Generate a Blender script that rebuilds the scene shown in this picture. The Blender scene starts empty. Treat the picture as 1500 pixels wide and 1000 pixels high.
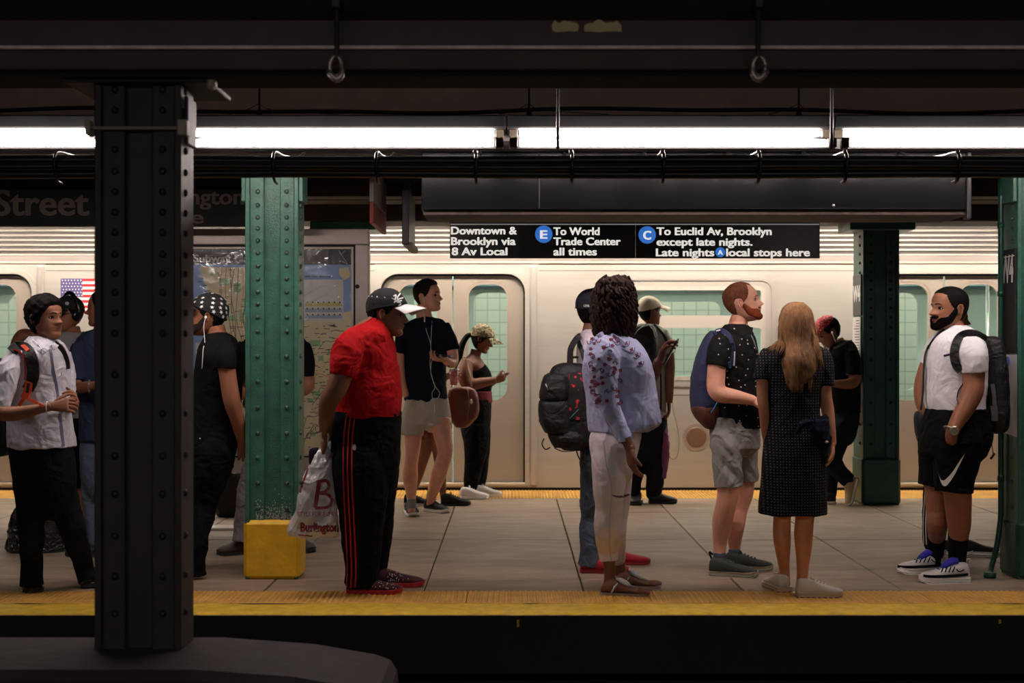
import bpy, bmesh, math, random
import numpy as np
from mathutils import Vector, Matrix
from mathutils.bvhtree import BVHTree

SC = bpy.context.scene
COL = SC.collection
PI = math.pi
F = 2000.0            # focal length in pixels of the 1500 px wide frame
CAMZ = 1.32
HOR = 510.0

# ------------------------------------------------------------------ camera, world, exposure
cam_data = bpy.data.cameras.new('camera')
cam_data.lens = 48.0
cam_data.sensor_width = 36.0
cam_data.shift_y = 10.0 / 1500.0
cam_data.dof.use_dof = True
cam_data.dof.focus_distance = 8.3
cam_data.dof.aperture_fstop = 2.8
cam_data.clip_end = 100
cam = bpy.data.objects.new('camera', cam_data)
cam.location = (0, 0, CAMZ)
cam.rotation_euler = (PI / 2, 0, 0)
COL.objects.link(cam)
SC.camera = cam
world = bpy.data.worlds.new('world')
SC.world = world
world.use_nodes = True
world.node_tree.nodes['Background'].inputs[0].default_value = (0.75, 0.66, 0.6, 1)
world.node_tree.nodes['Background'].inputs[1].default_value = 0.015
SC.view_settings.view_transform = 'Standard'
SC.view_settings.look = 'None'
SC.view_settings.gamma = 1.0
SC.view_settings.use_curve_mapping = False
SC.view_settings.exposure = 0.0
TUBE_E = 54.0          # strength of the platform fluorescent tubes
FAR_E = 72.0           # tubes along the far platform edge
BACK_E = 30.0          # tubes over the photographer's platform
CAR_E = 30.0            # strip lights in the train

rnd = random.Random(7)

# ------------------------------------------------------------------ materials
def lin(c):
    out = []
    for v in c[:3]:
        v = v / 255.0
        out.append(v / 12.92 if v <= 0.04045 else ((v + 0.055) / 1.055) ** 2.4)
    return (out[0], out[1], out[2], 1.0)

MATS = {}
def mat(name, col, rough=0.6, metal=0.0, bump=None, var=None, spec=0.5, sheen=0.0, col2=None, emit=0.0, sss=0.0, coat=0.0, stretch=None, fold=None):
    if name in MATS:
        return MATS[name]
    m = bpy.data.materials.new(name)
    m.use_nodes = True
    nt = m.node_tree
    b = nt.nodes['Principled BSDF']
    b.inputs['Base Color'].default_value = lin(col)
    b.inputs['Roughness'].default_value = rough
    b.inputs['Metallic'].default_value = metal
    b.inputs['Specular IOR Level'].default_value = spec
    b.inputs['Sheen Weight'].default_value = sheen
    b.inputs['Coat Weight'].default_value = coat
    if sss:
        b.inputs['Subsurface Weight'].default_value = sss
        b.inputs['Subsurface Radius'].default_value = (0.02, 0.008, 0.004)
        b.inputs['Subsurface Scale'].default_value = 0.3
    if emit:
        b.inputs['Emission Color'].default_value = lin(col)
        b.inputs['Emission Strength'].default_value = emit
    tc = nt.nodes.new('ShaderNodeTexCoord')
    src = tc.outputs['Object']
    if stretch:
        mp = nt.nodes.new('ShaderNodeMapping')
        mp.inputs['Scale'].default_value = stretch
        nt.links.new(src, mp.inputs['Vector'])
        src = mp.outputs['Vector']
    if var or col2:
        sc_, amt = var if var else (6.0, 0.5)
        n = nt.nodes.new('ShaderNodeTexNoise')
        n.inputs['Scale'].default_value = sc_
        n.inputs['Detail'].default_value = 6
        n.inputs['Roughness'].default_value = 0.65
        nt.links.new(src, n.inputs['Vector'])
        cr = nt.nodes.new('ShaderNodeValToRGB')
        c1 = lin(col)
        if col2:
            c2 = lin(col2)
        else:
            c2 = tuple(min(1, v * (1 + amt)) for v in c1[:3]) + (1,)
            c1 = tuple(v * (1 - amt) for v in c1[:3]) + (1,)
        cr.color_ramp.elements[0].color = c1
        cr.color_ramp.elements[1].color = c2
        cr.color_ramp.elements[0].position = 0.35
        cr.color_ramp.elements[1].position = 0.68
        nt.links.new(n.outputs['Fac'], cr.inputs['Fac'])
        nt.links.new(cr.outputs['Color'], b.inputs['Base Color'])
    nrm = None
    for spec_b, st_ in ((fold, 'f'), (bump, 'b')):
        if not spec_b:
            continue
        sc_, s_ = spec_b[:2]
        n2 = nt.nodes.new('ShaderNodeTexNoise')
        n2.inputs['Scale'].default_value = sc_
        n2.inputs['Detail'].default_value = 4 if st_ == 'b' else 2
        n2.inputs['Distortion'].default_value = 0.0 if st_ == 'b' else 1.2
        nt.links.new(src, n2.inputs['Vector'])
        bp = nt.nodes.new('ShaderNodeBump')
        bp.inputs['Strength'].default_value = s_
        bp.inputs['Distance'].default_value = 0.01 if st_ == 'b' else 0.05
        nt.links.new(n2.outputs['Fac'], bp.inputs['Height'])
        if nrm:
            nt.links.new(nrm, bp.inputs['Normal'])
        nrm = bp.outputs['Normal']
    if nrm:
        nt.links.new(nrm, b.inputs['Normal'])
    MATS[name] = m
    return m

def cloth(name, col, rough=0.9, var=0.06, fold=0.4):
    return mat(name, col, rough, spec=0.12, var=(9, var), bump=(260, 0.08), fold=(8, fold))

def skin(name, col):
    return mat(name, col, 0.5, spec=0.4, var=(14, 0.1), bump=(120, 0.06))

def dotted(name, base, dot, scale, thr, rough=0.85, randomness=0.0):
    """cloth printed with small motifs: a Voronoi cell pattern over the cloth's own coordinates"""
    m = mat(name, base, rough, spec=0.2, fold=(10, 0.4))
    nt = m.node_tree
    b = nt.nodes['Principled BSDF']
    tc = nt.nodes.new('ShaderNodeTexCoord')
    mp = nt.nodes.new('ShaderNodeMapping')
    mp.inputs['Rotation'].default_value = (PI / 2, 0, 0)
    v = nt.nodes.new('ShaderNodeTexVoronoi')
    v.voronoi_dimensions = '2D'
    v.inputs['Scale'].default_value = scale
    v.inputs['Randomness'].default_value = randomness
    lt = nt.nodes.new('ShaderNodeMath')
    lt.operation = 'LESS_THAN'
    lt.inputs[1].default_value = thr
    mx = nt.nodes.new('ShaderNodeMix')
    mx.data_type = 'RGBA'
    mx.inputs[6].default_value = lin(base)
    mx.inputs[7].default_value = lin(dot)
    nt.links.new(tc.outputs['Object'], mp.inputs['Vector'])
    nt.links.new(mp.outputs['Vector'], v.inputs['Vector'])
    nt.links.new(v.outputs['Distance'], lt.inputs[0])
    nt.links.new(lt.outputs[0], mx.inputs[0])
    nt.links.new(mx.outputs[2], b.inputs['Base Color'])
    return m

def glassy(name, tint, gloss=0.08, rough=0.05, bump=None, film=0.0):
    m = bpy.data.materials.new(name)
    m.use_nodes = True
    nt = m.node_tree
    nt.nodes.clear()
    out = nt.nodes.new('ShaderNodeOutputMaterial')
    tr = nt.nodes.new('ShaderNodeBsdfTransparent')
    tr.inputs[0].default_value = lin(tint)
    gl = nt.nodes.new('ShaderNodeBsdfGlossy')
    gl.inputs['Roughness'].default_value = rough
    last = tr.outputs[0]
    if film:
        df = nt.nodes.new('ShaderNodeBsdfDiffuse')
        df.inputs[0].default_value = (0.75, 0.74, 0.74, 1)
        m0 = nt.nodes.new('ShaderNodeMixShader')
        m0.inputs[0].default_value = film
        nt.links.new(last, m0.inputs[1])
        nt.links.new(df.outputs[0], m0.inputs[2])
        last = m0.outputs[0]
    mx = nt.nodes.new('ShaderNodeMixShader')
    mx.inputs[0].default_value = gloss
    if bump:
        n = nt.nodes.new('ShaderNodeTexNoise')
        n.inputs['Scale'].default_value = bump[0]
        n.inputs['Distortion'].default_value = 1.5
        bp = nt.nodes.new('ShaderNodeBump')
        bp.inputs['Strength'].default_value = bump[1]
        bp.inputs['Distance'].default_value = 0.03
        tc = nt.nodes.new('ShaderNodeTexCoord')
        nt.links.new(tc.outputs['Object'], n.inputs['Vector'])
        nt.links.new(n.outputs['Fac'], bp.inputs['Height'])
        nt.links.new(bp.outputs[0], gl.inputs['Normal'])
    nt.links.new(last, mx.inputs[1])
    nt.links.new(gl.outputs[0], mx.inputs[2])
    nt.links.new(mx.outputs[0], out.inputs[0])
    MATS[name] = m
    return m

# ------------------------------------------------------------------ geometry helpers
def at(x, y, d):
    """the point seen at pixel x, y at distance d from the camera"""
    return Vector(((x - 750.0) * d / F, d, CAMZ - (y - HOR) * d / F))

def ground(x, y):
    d = F * CAMZ / (y - HOR)
    return Vector(((x - 750.0) * d / F, d, 0.0))

class Geo:
    def __init__(self):
        self.V = []
        self.F = []
    def add(self, V, Fc):
        n = len(self.V)
        self.V.extend([tuple(v) for v in V])
        self.F.extend([tuple(i + n for i in f) for f in Fc])
        return self
    def merge(self, g):
        return self.add(g.V, g.F)

def crom(rows, sub):
    """Catmull-Rom through rows of numbers"""
    A = np.array(rows, float)
    if len(A) < 3 or sub <= 1:
        if sub <= 1:
            return A
        t = np.linspace(0, 1, sub + 1)[:, None]
        return A[0] * (1 - t) + A[-1] * t
    P0 = np.vstack([2 * A[0] - A[1], A, 2 * A[-1] - A[-2]])
    out = []
    for i in range(1, len(P0) - 2):
        a, b, c, d = P0[i - 1], P0[i], P0[i + 1], P0[i + 2]
        for k in range(sub):
            t = k / sub
            out.append(0.5 * (2 * b + (c - a) * t + (2 * a - 5 * b + 4 * c - d) * t * t + (3 * b - a - 3 * c + d) * t ** 3))
    out.append(A[-1])
    return np.array(out)

def loft(rings, n=20, ex=2.0, cap=True):
    """rings: (centre, axis a, axis b) with the axes carrying the half sizes"""
    V, Fc = [], []
    e = 2.0 / ex
    for (c, a, b) in rings:
        for k in range(n):
            t = 2 * PI * k / n
            ct, st = math.cos(t), math.sin(t)
            u = math.copysign(abs(ct) ** e, ct)
            w = math.copysign(abs(st) ** e, st)
            V.append((c[0] + a[0] * u + b[0] * w, c[1] + a[1] * u + b[1] * w, c[2] + a[2] * u + b[2] * w))
    m = len(rings)
    for i in range(m - 1):
        for k in range(n):
            k2 = (k + 1) % n
            Fc.append((i * n + k, i * n + k2, (i + 1) * n + k2, (i + 1) * n + k))
    if cap:
        Fc.append(tuple(range(n - 1, -1, -1)))
        Fc.append(tuple((m - 1) * n + k for k in range(n)))
    return V, Fc

def tube(pts, rad, n=12, sub=4, round_ends=False, flat=1.0, ref=None):
    """round tube through 3-D points with radii; flat squeezes it along the second axis"""
    if not hasattr(rad, '__len__'):
        rad = [rad] * len(pts)
    A = crom([tuple(p) + (r,) for p, r in zip(pts, rad)], sub)
    C = A[:, :3]
    R = np.maximum(A[:, 3], 1e-4)
    T = np.gradient(C, axis=0)
    T /= np.maximum(np.linalg.norm(T, axis=1), 1e-9)[:, None]
    up = np.array(ref if ref is not None else (0.13, 1.0, 0.07), float)
    rings = []
    a = up - T[0] * np.dot(up, T[0])
    if np.linalg.norm(a) < 1e-3:
        a = np.cross(T[0], (1, 0, 0))
    a /= np.linalg.norm(a)
    fr = []
    for i in range(len(C)):
        a = a - T[i] * np.dot(a, T[i])
        a /= max(np.linalg.norm(a), 1e-9)
        b = np.cross(T[i], a)
        fr.append((a.copy(), b))
    if round_ends:
        for s in (0.3, 0.75):
            k = math.sqrt(1 - (1 - s) ** 2)
            rings.append((C[0] - T[0] * R[0] * (1 - s) * 0.9, fr[0][0] * R[0] * k, fr[0][1] * R[0] * k * flat))
    for i in range(len(C)):
        rings.append((C[i], fr[i][0] * R[i], fr[i][1] * R[i] * flat))
    if round_ends:
        for s in (0.75, 0.3):
            k = math.sqrt(1 - (1 - s) ** 2)
            rings.append((C[-1] + T[-1] * R[-1] * (1 - s) * 0.9, fr[-1][0] * R[-1] * k, fr[-1][1] * R[-1] * k * flat))
    return loft(rings, n)

def box(x0, x1, y0, y1, z0, z1):
    V = [(x0, y0, z0), (x1, y0, z0), (x1, y1, z0), (x0, y1, z0), (x0, y0, z1), (x1, y0, z1), (x1, y1, z1), (x0, y1, z1)]
    Fc = [(0, 3, 2, 1), (4, 5, 6, 7), (0, 1, 5, 4), (1, 2, 6, 5), (2, 3, 7, 6), (3, 0, 4, 7)]
    return V, Fc

def rbox(x0, x1, y0, y1, z0, z1, r=0.01, seg=2):
    bm = bmesh.new()
    V, Fc = box(x0, x1, y0, y1, z0, z1)
    vs = [bm.verts.new(v) for v in V]
    for f in Fc:
        bm.faces.new([vs[i] for i in f])
    bmesh.ops.bevel(bm, geom=list(bm.edges), offset=r, segments=seg, affect='EDGES', profile=0.5)
    bm.verts.index_update()
    out = [tuple(v.co) for v in bm.verts], [tuple(v.index for v in f.verts) for f in bm.faces]
    bm.free()
    return out

def ball(c, r, n=10, m=7, ax=None):
    """ellipsoid; ax: three axis vectors"""
    c = Vector(c)
    if ax is None:
        rr = r if hasattr(r, '__len__') else (r, r, r)
        ax = (Vector((rr[0], 0, 0)), Vector((0, rr[1], 0)), Vector((0, 0, rr[2])))
    V, Fc = [tuple(c - ax[2])], []
    for i in range(1, m):
        p = -PI / 2 + PI * i / m
        for k in range(n):
            t = 2 * PI * k / n
            V.append(tuple(c + ax[0] * (math.cos(p) * math.cos(t)) + ax[1] * (math.cos(p) * math.sin(t)) + ax[2] * math.sin(p)))
    V.append(tuple(c + ax[2]))
    L = len(V) - 1
    for k in range(n):
        Fc.append((0, 1 + (k + 1) % n, 1 + k))
        Fc.append((L, 1 + (m - 2) * n + k, 1 + (m - 2) * n + (k + 1) % n))
    for i in range(m - 2):
        for k in range(n):
            a, b = 1 + i * n + k, 1 + i * n + (k + 1) % n
            Fc.append((a, b, b + n, a + n))
    return V, Fc

def cylinder(p0, p1, r, n=12):
    return tube([p0, p1], [r, r], n, 1)

def base_of(V):
    A = np.array(V)
    return Vector(((A[:, 0].min() + A[:, 0].max()) / 2, (A[:, 1].min() + A[:, 1].max()) / 2, A[:, 2].min()))

def root_loc(p):
    while p.parent:
        p = p.parent
    return p.location

def tags(o, label=None, cat=None, group=None, kind=None):
    if label: o['label'] = label
    if cat: o['category'] = cat
    if group: o['group'] = group
    if kind: o['kind'] = kind
    return o

def mk(name, geo, m, parent=None, label=None, cat=None, group=None, kind=None, smooth=False, mats=None, fmat=None):
    """one mesh object out of world-space geometry; its origin sits at its base or its thing's base"""
    V, Fc = (geo.V, geo.F) if isinstance(geo, Geo) else geo
    org = root_loc(parent) if parent else base_of(V)
    me = bpy.data.meshes.new(name)
    A = np.array(V, float) - np.array(org)
    me.from_pydata(A.tolist(), [], Fc)
    if mats:
        for q in mats: me.materials.append(q)
        if fmat: me.polygons.foreach_set('material_index', fmat)
    else:
        me.materials.append(m)
    if smooth:
        me.polygons.foreach_set('use_smooth', [True] * len(me.polygons))
    me.update()
    o = bpy.data.objects.new(name, me)
    if parent: o.parent = parent
    else: o.location = org
    COL.objects.link(o)
    return tags(o, label, cat, group, kind)

def thing(name, label, cat, loc, group=None, kind=None):
    o = bpy.data.objects.new(name, None)
    o.empty_display_size = 0.1
    o.location = loc
    COL.objects.link(o)
    return tags(o, label, cat, group, kind)

def inst(name, src, loc, parent, rot=None):
    """another copy of a small part sharing its mesh; loc in world space"""
    o = bpy.data.objects.new(name, src)
    o.parent = parent
    o.location = Vector(loc) - root_loc(parent)
    if rot: o.rotation_euler = rot
    COL.objects.link(o)
    return o

def eval_mesh(o):
    COL.objects.link(o)
    dg = bpy.context.evaluated_depsgraph_get()
    me = bpy.data.meshes.new_from_object(o.evaluated_get(dg), depsgraph=dg)
    COL.objects.unlink(o)
    return me

def arrays(me):
    n = len(me.vertices)
    co = np.empty(n * 3); me.vertices.foreach_get('co', co)
    return co.reshape(-1, 3), [tuple(p.vertices) for p in me.polygons]

def remesh(geo, voxel, iters=3, ratio=1.0, fold=None, seed=0):
    me = bpy.data.meshes.new('tmp')
    me.from_pydata(geo.V, [], geo.F)
    o = bpy.data.objects.new('tmp', me)
    r = o.modifiers.new('r', 'REMESH'); r.mode = 'VOXEL'; r.voxel_size = voxel; r.use_smooth_shade = True
    if iters:
        s = o.modifiers.new('s', 'SMOOTH'); s.factor = 0.5; s.iterations = iters
    if ratio < 1:
        d = o.modifiers.new('d', 'DECIMATE'); d.ratio = ratio
    out = eval_mesh(o)
    bpy.data.objects.remove(o); bpy.data.meshes.remove(me)
    if fold:
        n = len(out.vertices)
        co = np.empty(n * 3); out.vertices.foreach_get('co', co); co = co.reshape(-1, 3)
        no = np.empty(n * 3); out.vertices.foreach_get('normal', no); no = no.reshape(-1, 3)
        rs = np.random.RandomState(seed)
        h = np.zeros(n)
        amp, scale = fold
        for i in range(5):
            k = rs.normal(size=3) * scale * (0.7 + 0.35 * i)
            k[2] *= 0.55
            w = rs.normal(size=3) * scale * 0.6
            ph = co @ k + 1.3 * np.sin(co @ w + rs.rand() * 6) + rs.rand() * 6
            h += (1 - 2 * np.abs(np.sin(ph))) ** 3 / (1 + 0.4 * i)
        co = co + no * (h * amp * 0.5)[:, None]
        out.vertices.foreach_set('co', co.ravel())
        out.update()
    V, Fc = arrays(out)
    bpy.data.meshes.remove(out)
    g = Geo(); g.V = [tuple(v) for v in V]; g.F = Fc
    return g

def curve_plate(outline, holes, thick, y, flip=False):
    """a plate in the X-Z plane with holes; outline and holes are lists of (x, z); y is its front face"""
    cu = bpy.data.curves.new('c', 'CURVE'); cu.dimensions = '2D'; cu.fill_mode = 'BOTH'; cu.extrude = thick / 2
    for pl in [outline] + holes:
        s = cu.splines.new('POLY'); s.points.add(len(pl) - 1)
        for i, (a, b) in enumerate(pl): s.points[i].co = (a, b, 0, 1)
        s.use_cyclic_u = True
    o = bpy.data.objects.new('c', cu)
    me = eval_mesh(o)
    V, Fc = arrays(me)
    bpy.data.objects.remove(o); bpy.data.curves.remove(cu); bpy.data.meshes.remove(me)
    W = [(v[0], y + thick / 2 - v[2], v[1]) for v in V]
    return W, Fc

def rrect(x0, x1, z0, z1, r, n=6):
    if not hasattr(r, '__len__'): r = (r, r, r, r)      # bl, br, tr, tl
    out = []
    for (cx, cz, a0, rr) in ((x0 + r[0], z0 + r[0], PI, r[0]), (x1 - r[1], z0 + r[1], 1.5 * PI, r[1]), (x1 - r[2], z1 - r[2], 0, r[2]), (x0 + r[3], z1 - r[3], PI / 2, r[3])):
        if rr <= 1e-6:
            out.append((cx, cz)); continue
        for k in range(n + 1):
            t = a0 + PI / 2 * k / n
            out.append((cx + rr * math.cos(t), cz + rr * math.sin(t)))
    return out

def text_mesh(s, bold=0.02, shear=0, depth=0.0):
    """text outline as triangles in local x, z with its real bounds"""
    cu = bpy.data.curves.new('t', 'FONT'); cu.body = s; cu.size = 1.0; cu.offset = bold; cu.extrude = depth; cu.resolution_u = 3
    o = bpy.data.objects.new('t', cu)
    me = eval_mesh(o)
    V, Fc = arrays(me)
    bpy.data.objects.remove(o); bpy.data.curves.remove(cu); bpy.data.meshes.remove(me)
    return V, Fc

def text_box(s, x0, x1, zb, cap, y, bold=0.03):
    """text stretched to x0..x1, baseline zb, capital height cap, facing -Y at depth y"""
    V, Fc = text_mesh(s, min(bold, .012))
    mn, mx = V[:, 0].min(), V[:, 0].max()
    k = (x1 - x0) / max(mx - mn, 1e-6)
    kz = cap / 0.73
    g = Geo()
    e = bold * .55 * kz
    for i, dx in enumerate((-e, 0, e)):          # heavier strokes without closing the counters
        g.add([(x0 + (v[0] - mn) * k + dx, y - .0002 * i, zb + v[1] * kz) for v in V], Fc)
    return g

def bvh_of(*geos):
    V, Fc = [], []
    for g in geos:
        V2, F2 = (g.V, g.F) if isinstance(g, Geo) else g
        n = len(V)
        V.extend([Vector(v) for v in V2]); Fc.extend([tuple(i + n for i in f) for f in F2])
    return BVHTree.FromPolygons(V, Fc)

CAMP = Vector((0, 0, CAMZ))
def hit(bvh, x, y, dflt, lo=0.0):
    dr = (at(x, y, 1.0) - CAMP).normalized()
    h = bvh.ray_cast(CAMP + dr * lo, dr, 30)
    if h[0] is None:
        return at(x, y, dflt) , dr
    return h[0], dr

def stroke(bvh, pts, w, thick=0.004, dflt=8.0, lift=0.001, sub=6, lo=0.0, widths=None, keep=True):
    """a band of real thickness laid on a surface along a path given in pixels; w = width in metres"""
    rows = [(p[0], p[1], (widths[i] if widths else w)) for i, p in enumerate(pts)]
    A = crom(rows, sub)
    C = []
    last = dflt
    for (x, y, ww) in A:
        h, dr = hit(bvh, x, y, last, lo)
        if keep: last = h.y
        C.append((h, dr, ww))
    V, Fc = [], []
    n = len(C)
    for i, (h, dr, ww) in enumerate(C):
        a = C[max(i - 1, 0)][0]; b = C[min(i + 1, n - 1)][0]
        t = (b - a)
        s = t.cross(dr)
        if s.length < 1e-6: s = Vector((1, 0, 0))
        s.normalize()
        nn = s.cross(t).normalized()
        if nn.dot(dr) > 0: nn = -nn
        hw = ww / 2
        q = h + nn * lift
        V += [tuple(q - s * hw), tuple(q + s * hw), tuple(q + s * hw * 0.85 + nn * thick), tuple(q - s * hw * 0.85 + nn * thick)]
    for i in range(n - 1):
        for k in range(4):
            a, b = i * 4 + k, i * 4 + (k + 1) % 4
            Fc.append((a, b, b + 4, a + 4))
    Fc += [(3, 2, 1, 0), tuple((n - 1) * 4 + k for k in range(4))]
    return V, Fc

def drape(bvh, W, lift, dflt):
    """push flat print (world points near the surface) onto the surface along the viewing lines, real lift"""
    out = []
    for v in W:
        v = Vector(v)
        dr = (v - CAMP).normalized()
        h = bvh.ray_cast(CAMP, dr, 30)
        q = h[0] if h[0] is not None else CAMP + dr * ((dflt) / dr.y)
        out.append(tuple(q - dr * lift))
    return out

# ------------------------------------------------------------------ people
HEAD = np.array([
    # z, x front, x back, half width     (unit = head height, z from the chin)
    (0.000, .30, .06, .07), (0.02, .345, .02, .13), (0.06, .375, -.05, .185), (0.12, .38, -.14, .23),
    (0.19, .375, -.22, .262), (0.27, .378, -.29, .285), (0.35, .37, -.36, .302), (0.44, .358, -.415, .318),
    (0.52, .36, -.445, .326), (0.60, .385, -.46, .330), (0.70, .385, -.462, .334), (0.78, .355, -.44, .325),
    (0.86, .295, -.385, .290), (0.92, .215, -.31, .235), (0.965, .13, -.23, .165), (0.99, .06, -.15, .10), (1.0, -.02, -.07, .04)])

def head_ring(z):
    z = min(max(z, 0), 1)
    return [float(np.interp(z, HEAD[:, 0], HEAD[:, i])) for i in (1, 2, 3)]

def gs(x, s):
    return math.exp(-0.5 * (x / s) ** 2)

def head_pt(th, z, t=0.0, face=True):
    """surface point in head units; th 0 = front; t = offset outwards"""
    xf, xb, w = head_ring(z)
    cx, a = (xf + xb) / 2, (xf - xb) / 2
    c, s = math.cos(th), math.sin(th)
    e = 2 / 2.25
    x = cx + a * math.copysign(abs(c) ** e, c)
    y = w * math.copysign(abs(s) ** e, s)
    if face and c > 0:
        ay = abs(y)
        if 0.30 < z < 0.62:
            k = (0.58 - z) / 0.20
            k = min(max(k, 0), 1)
            under = 1 if z > 0.365 else max(0, (z - 0.315) / 0.05)
            x += (0.022 + 0.125 * k ** 1.2) * gs(y, 0.034 + 0.026 * k) * under
            x += 0.035 * gs(ay - 0.062, 0.026) * gs(z - 0.365, 0.028)
        x -= 0.036 * gs(ay - 0.135, 0.062) * gs(z - 0.505, 0.042)
        x += 0.016 * gs(z - 0.585, 0.028) * gs(ay - 0.12, 0.12)
        x += 0.030 * gs(z - 0.262, 0.022) * gs(y, 0.075) + 0.028 * gs(z - 0.215, 0.024) * gs(y, 0.065)
        x -= 0.020 * gs(z - 0.238, 0.010) * gs(y, 0.085)
        x -= 0.014 * gs(z - 0.165, 0.025) * gs(y, 0.10)
        x += 0.018 * gs(z - 0.09, 0.05) * gs(y, 0.09)
        x += 0.010 * gs(ay - 0.19, 0.06) * gs(z - 0.42, 0.06)
    p = Vector((x, y, z))
    if t:
        d = Vector((x + 0.03, y * 1.15, (z - 0.5) * (1.0 if z > 0.5 else 0.25)))
        d.normalize()
        p += d * t
    return p

def head_patch(th0, th1, z_lo, z_hi, off, n=8, m=3):
    """a thin raised patch on the face: z_lo(u), z_hi(u) with u 0..1 along th0..th1"""
    V, Fc = [], []
    for i in range(n + 1):
        u = i / n
        th = th0 + (th1 - th0) * u
        a, b = z_lo(u), z_hi(u)
        for j in range(m + 1):
            z = a + (b - a) * j / m
            edge = 0 if j in (0, m) or i in (0, n) else 1
            V.append(head_pt(th, z) + Vector((1, 0, 0)) * (off * (0.15 + 0.85 * edge)))
    for i in range(n):
        for j in range(m):
            a = i * (m + 1) + j
            Fc.append((a, a + m + 1, a + m + 2, a + 1))
    return V, Fc

def shell(tf, n=56, m=40, z0=0.0, z1=1.0, face=False):
    """closed shell over the head, thickness tf(theta, z) (negative hides under the skin)"""
    V, Fc = [], []
    for i in range(m + 1):
        u = i / m
        z = z0 + (z1 - z0) * (math.sin(u * PI / 2) ** 0.9 if z1 >= 1 else u)
        for k in range(n):
            th = -PI + 2 * PI * k / n
            V.append(head_pt(th, z, tf(th, z), face))
    for i in range(m):
        for k in range(n):
            a, b = i * n + k, i * n + (k + 1) % n
            Fc.append((a, b, b + n, a + n))
    Fc.append(tuple(range(n - 1, -1, -1)))
    Fc.append(tuple(m * n + k for k in range(n)))
    return V, Fc

def smooth01(x):
    x = min(max(x, 0), 1)
    return x * x * (3 - 2 * x)

def line_of(tab):
    T = np.array(tab, float)
    return lambda th: float(np.interp(abs(math.degrees(th)), T[:, 0], T[:, 1]))

HAIRLINES = {
    'short': line_of([(0, .86), (30, .84), (50, .80), (62, .66), (72, .52), (84, .46), (92, .60), (108, .58), (118, .34), (140, .2), (180, .18)]),
    'receding': line_of([(0, .86), (25, .90), (42, .92), (56, .80), (68, .58), (84, .46), (92, .60), (108, .58), (118, .34), (140, .2), (180, .18)]),
    'cap_back': line_of([(0, .2), (78, .4), (92, .6), (108, .58), (118, .3), (140, .16), (180, .14)]),
    'full': line_of([(0, .80), (35, .76), (58, .60), (75, .40), (88, .34), (100, .30), (120, .12), (180, .05)]),
}

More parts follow.
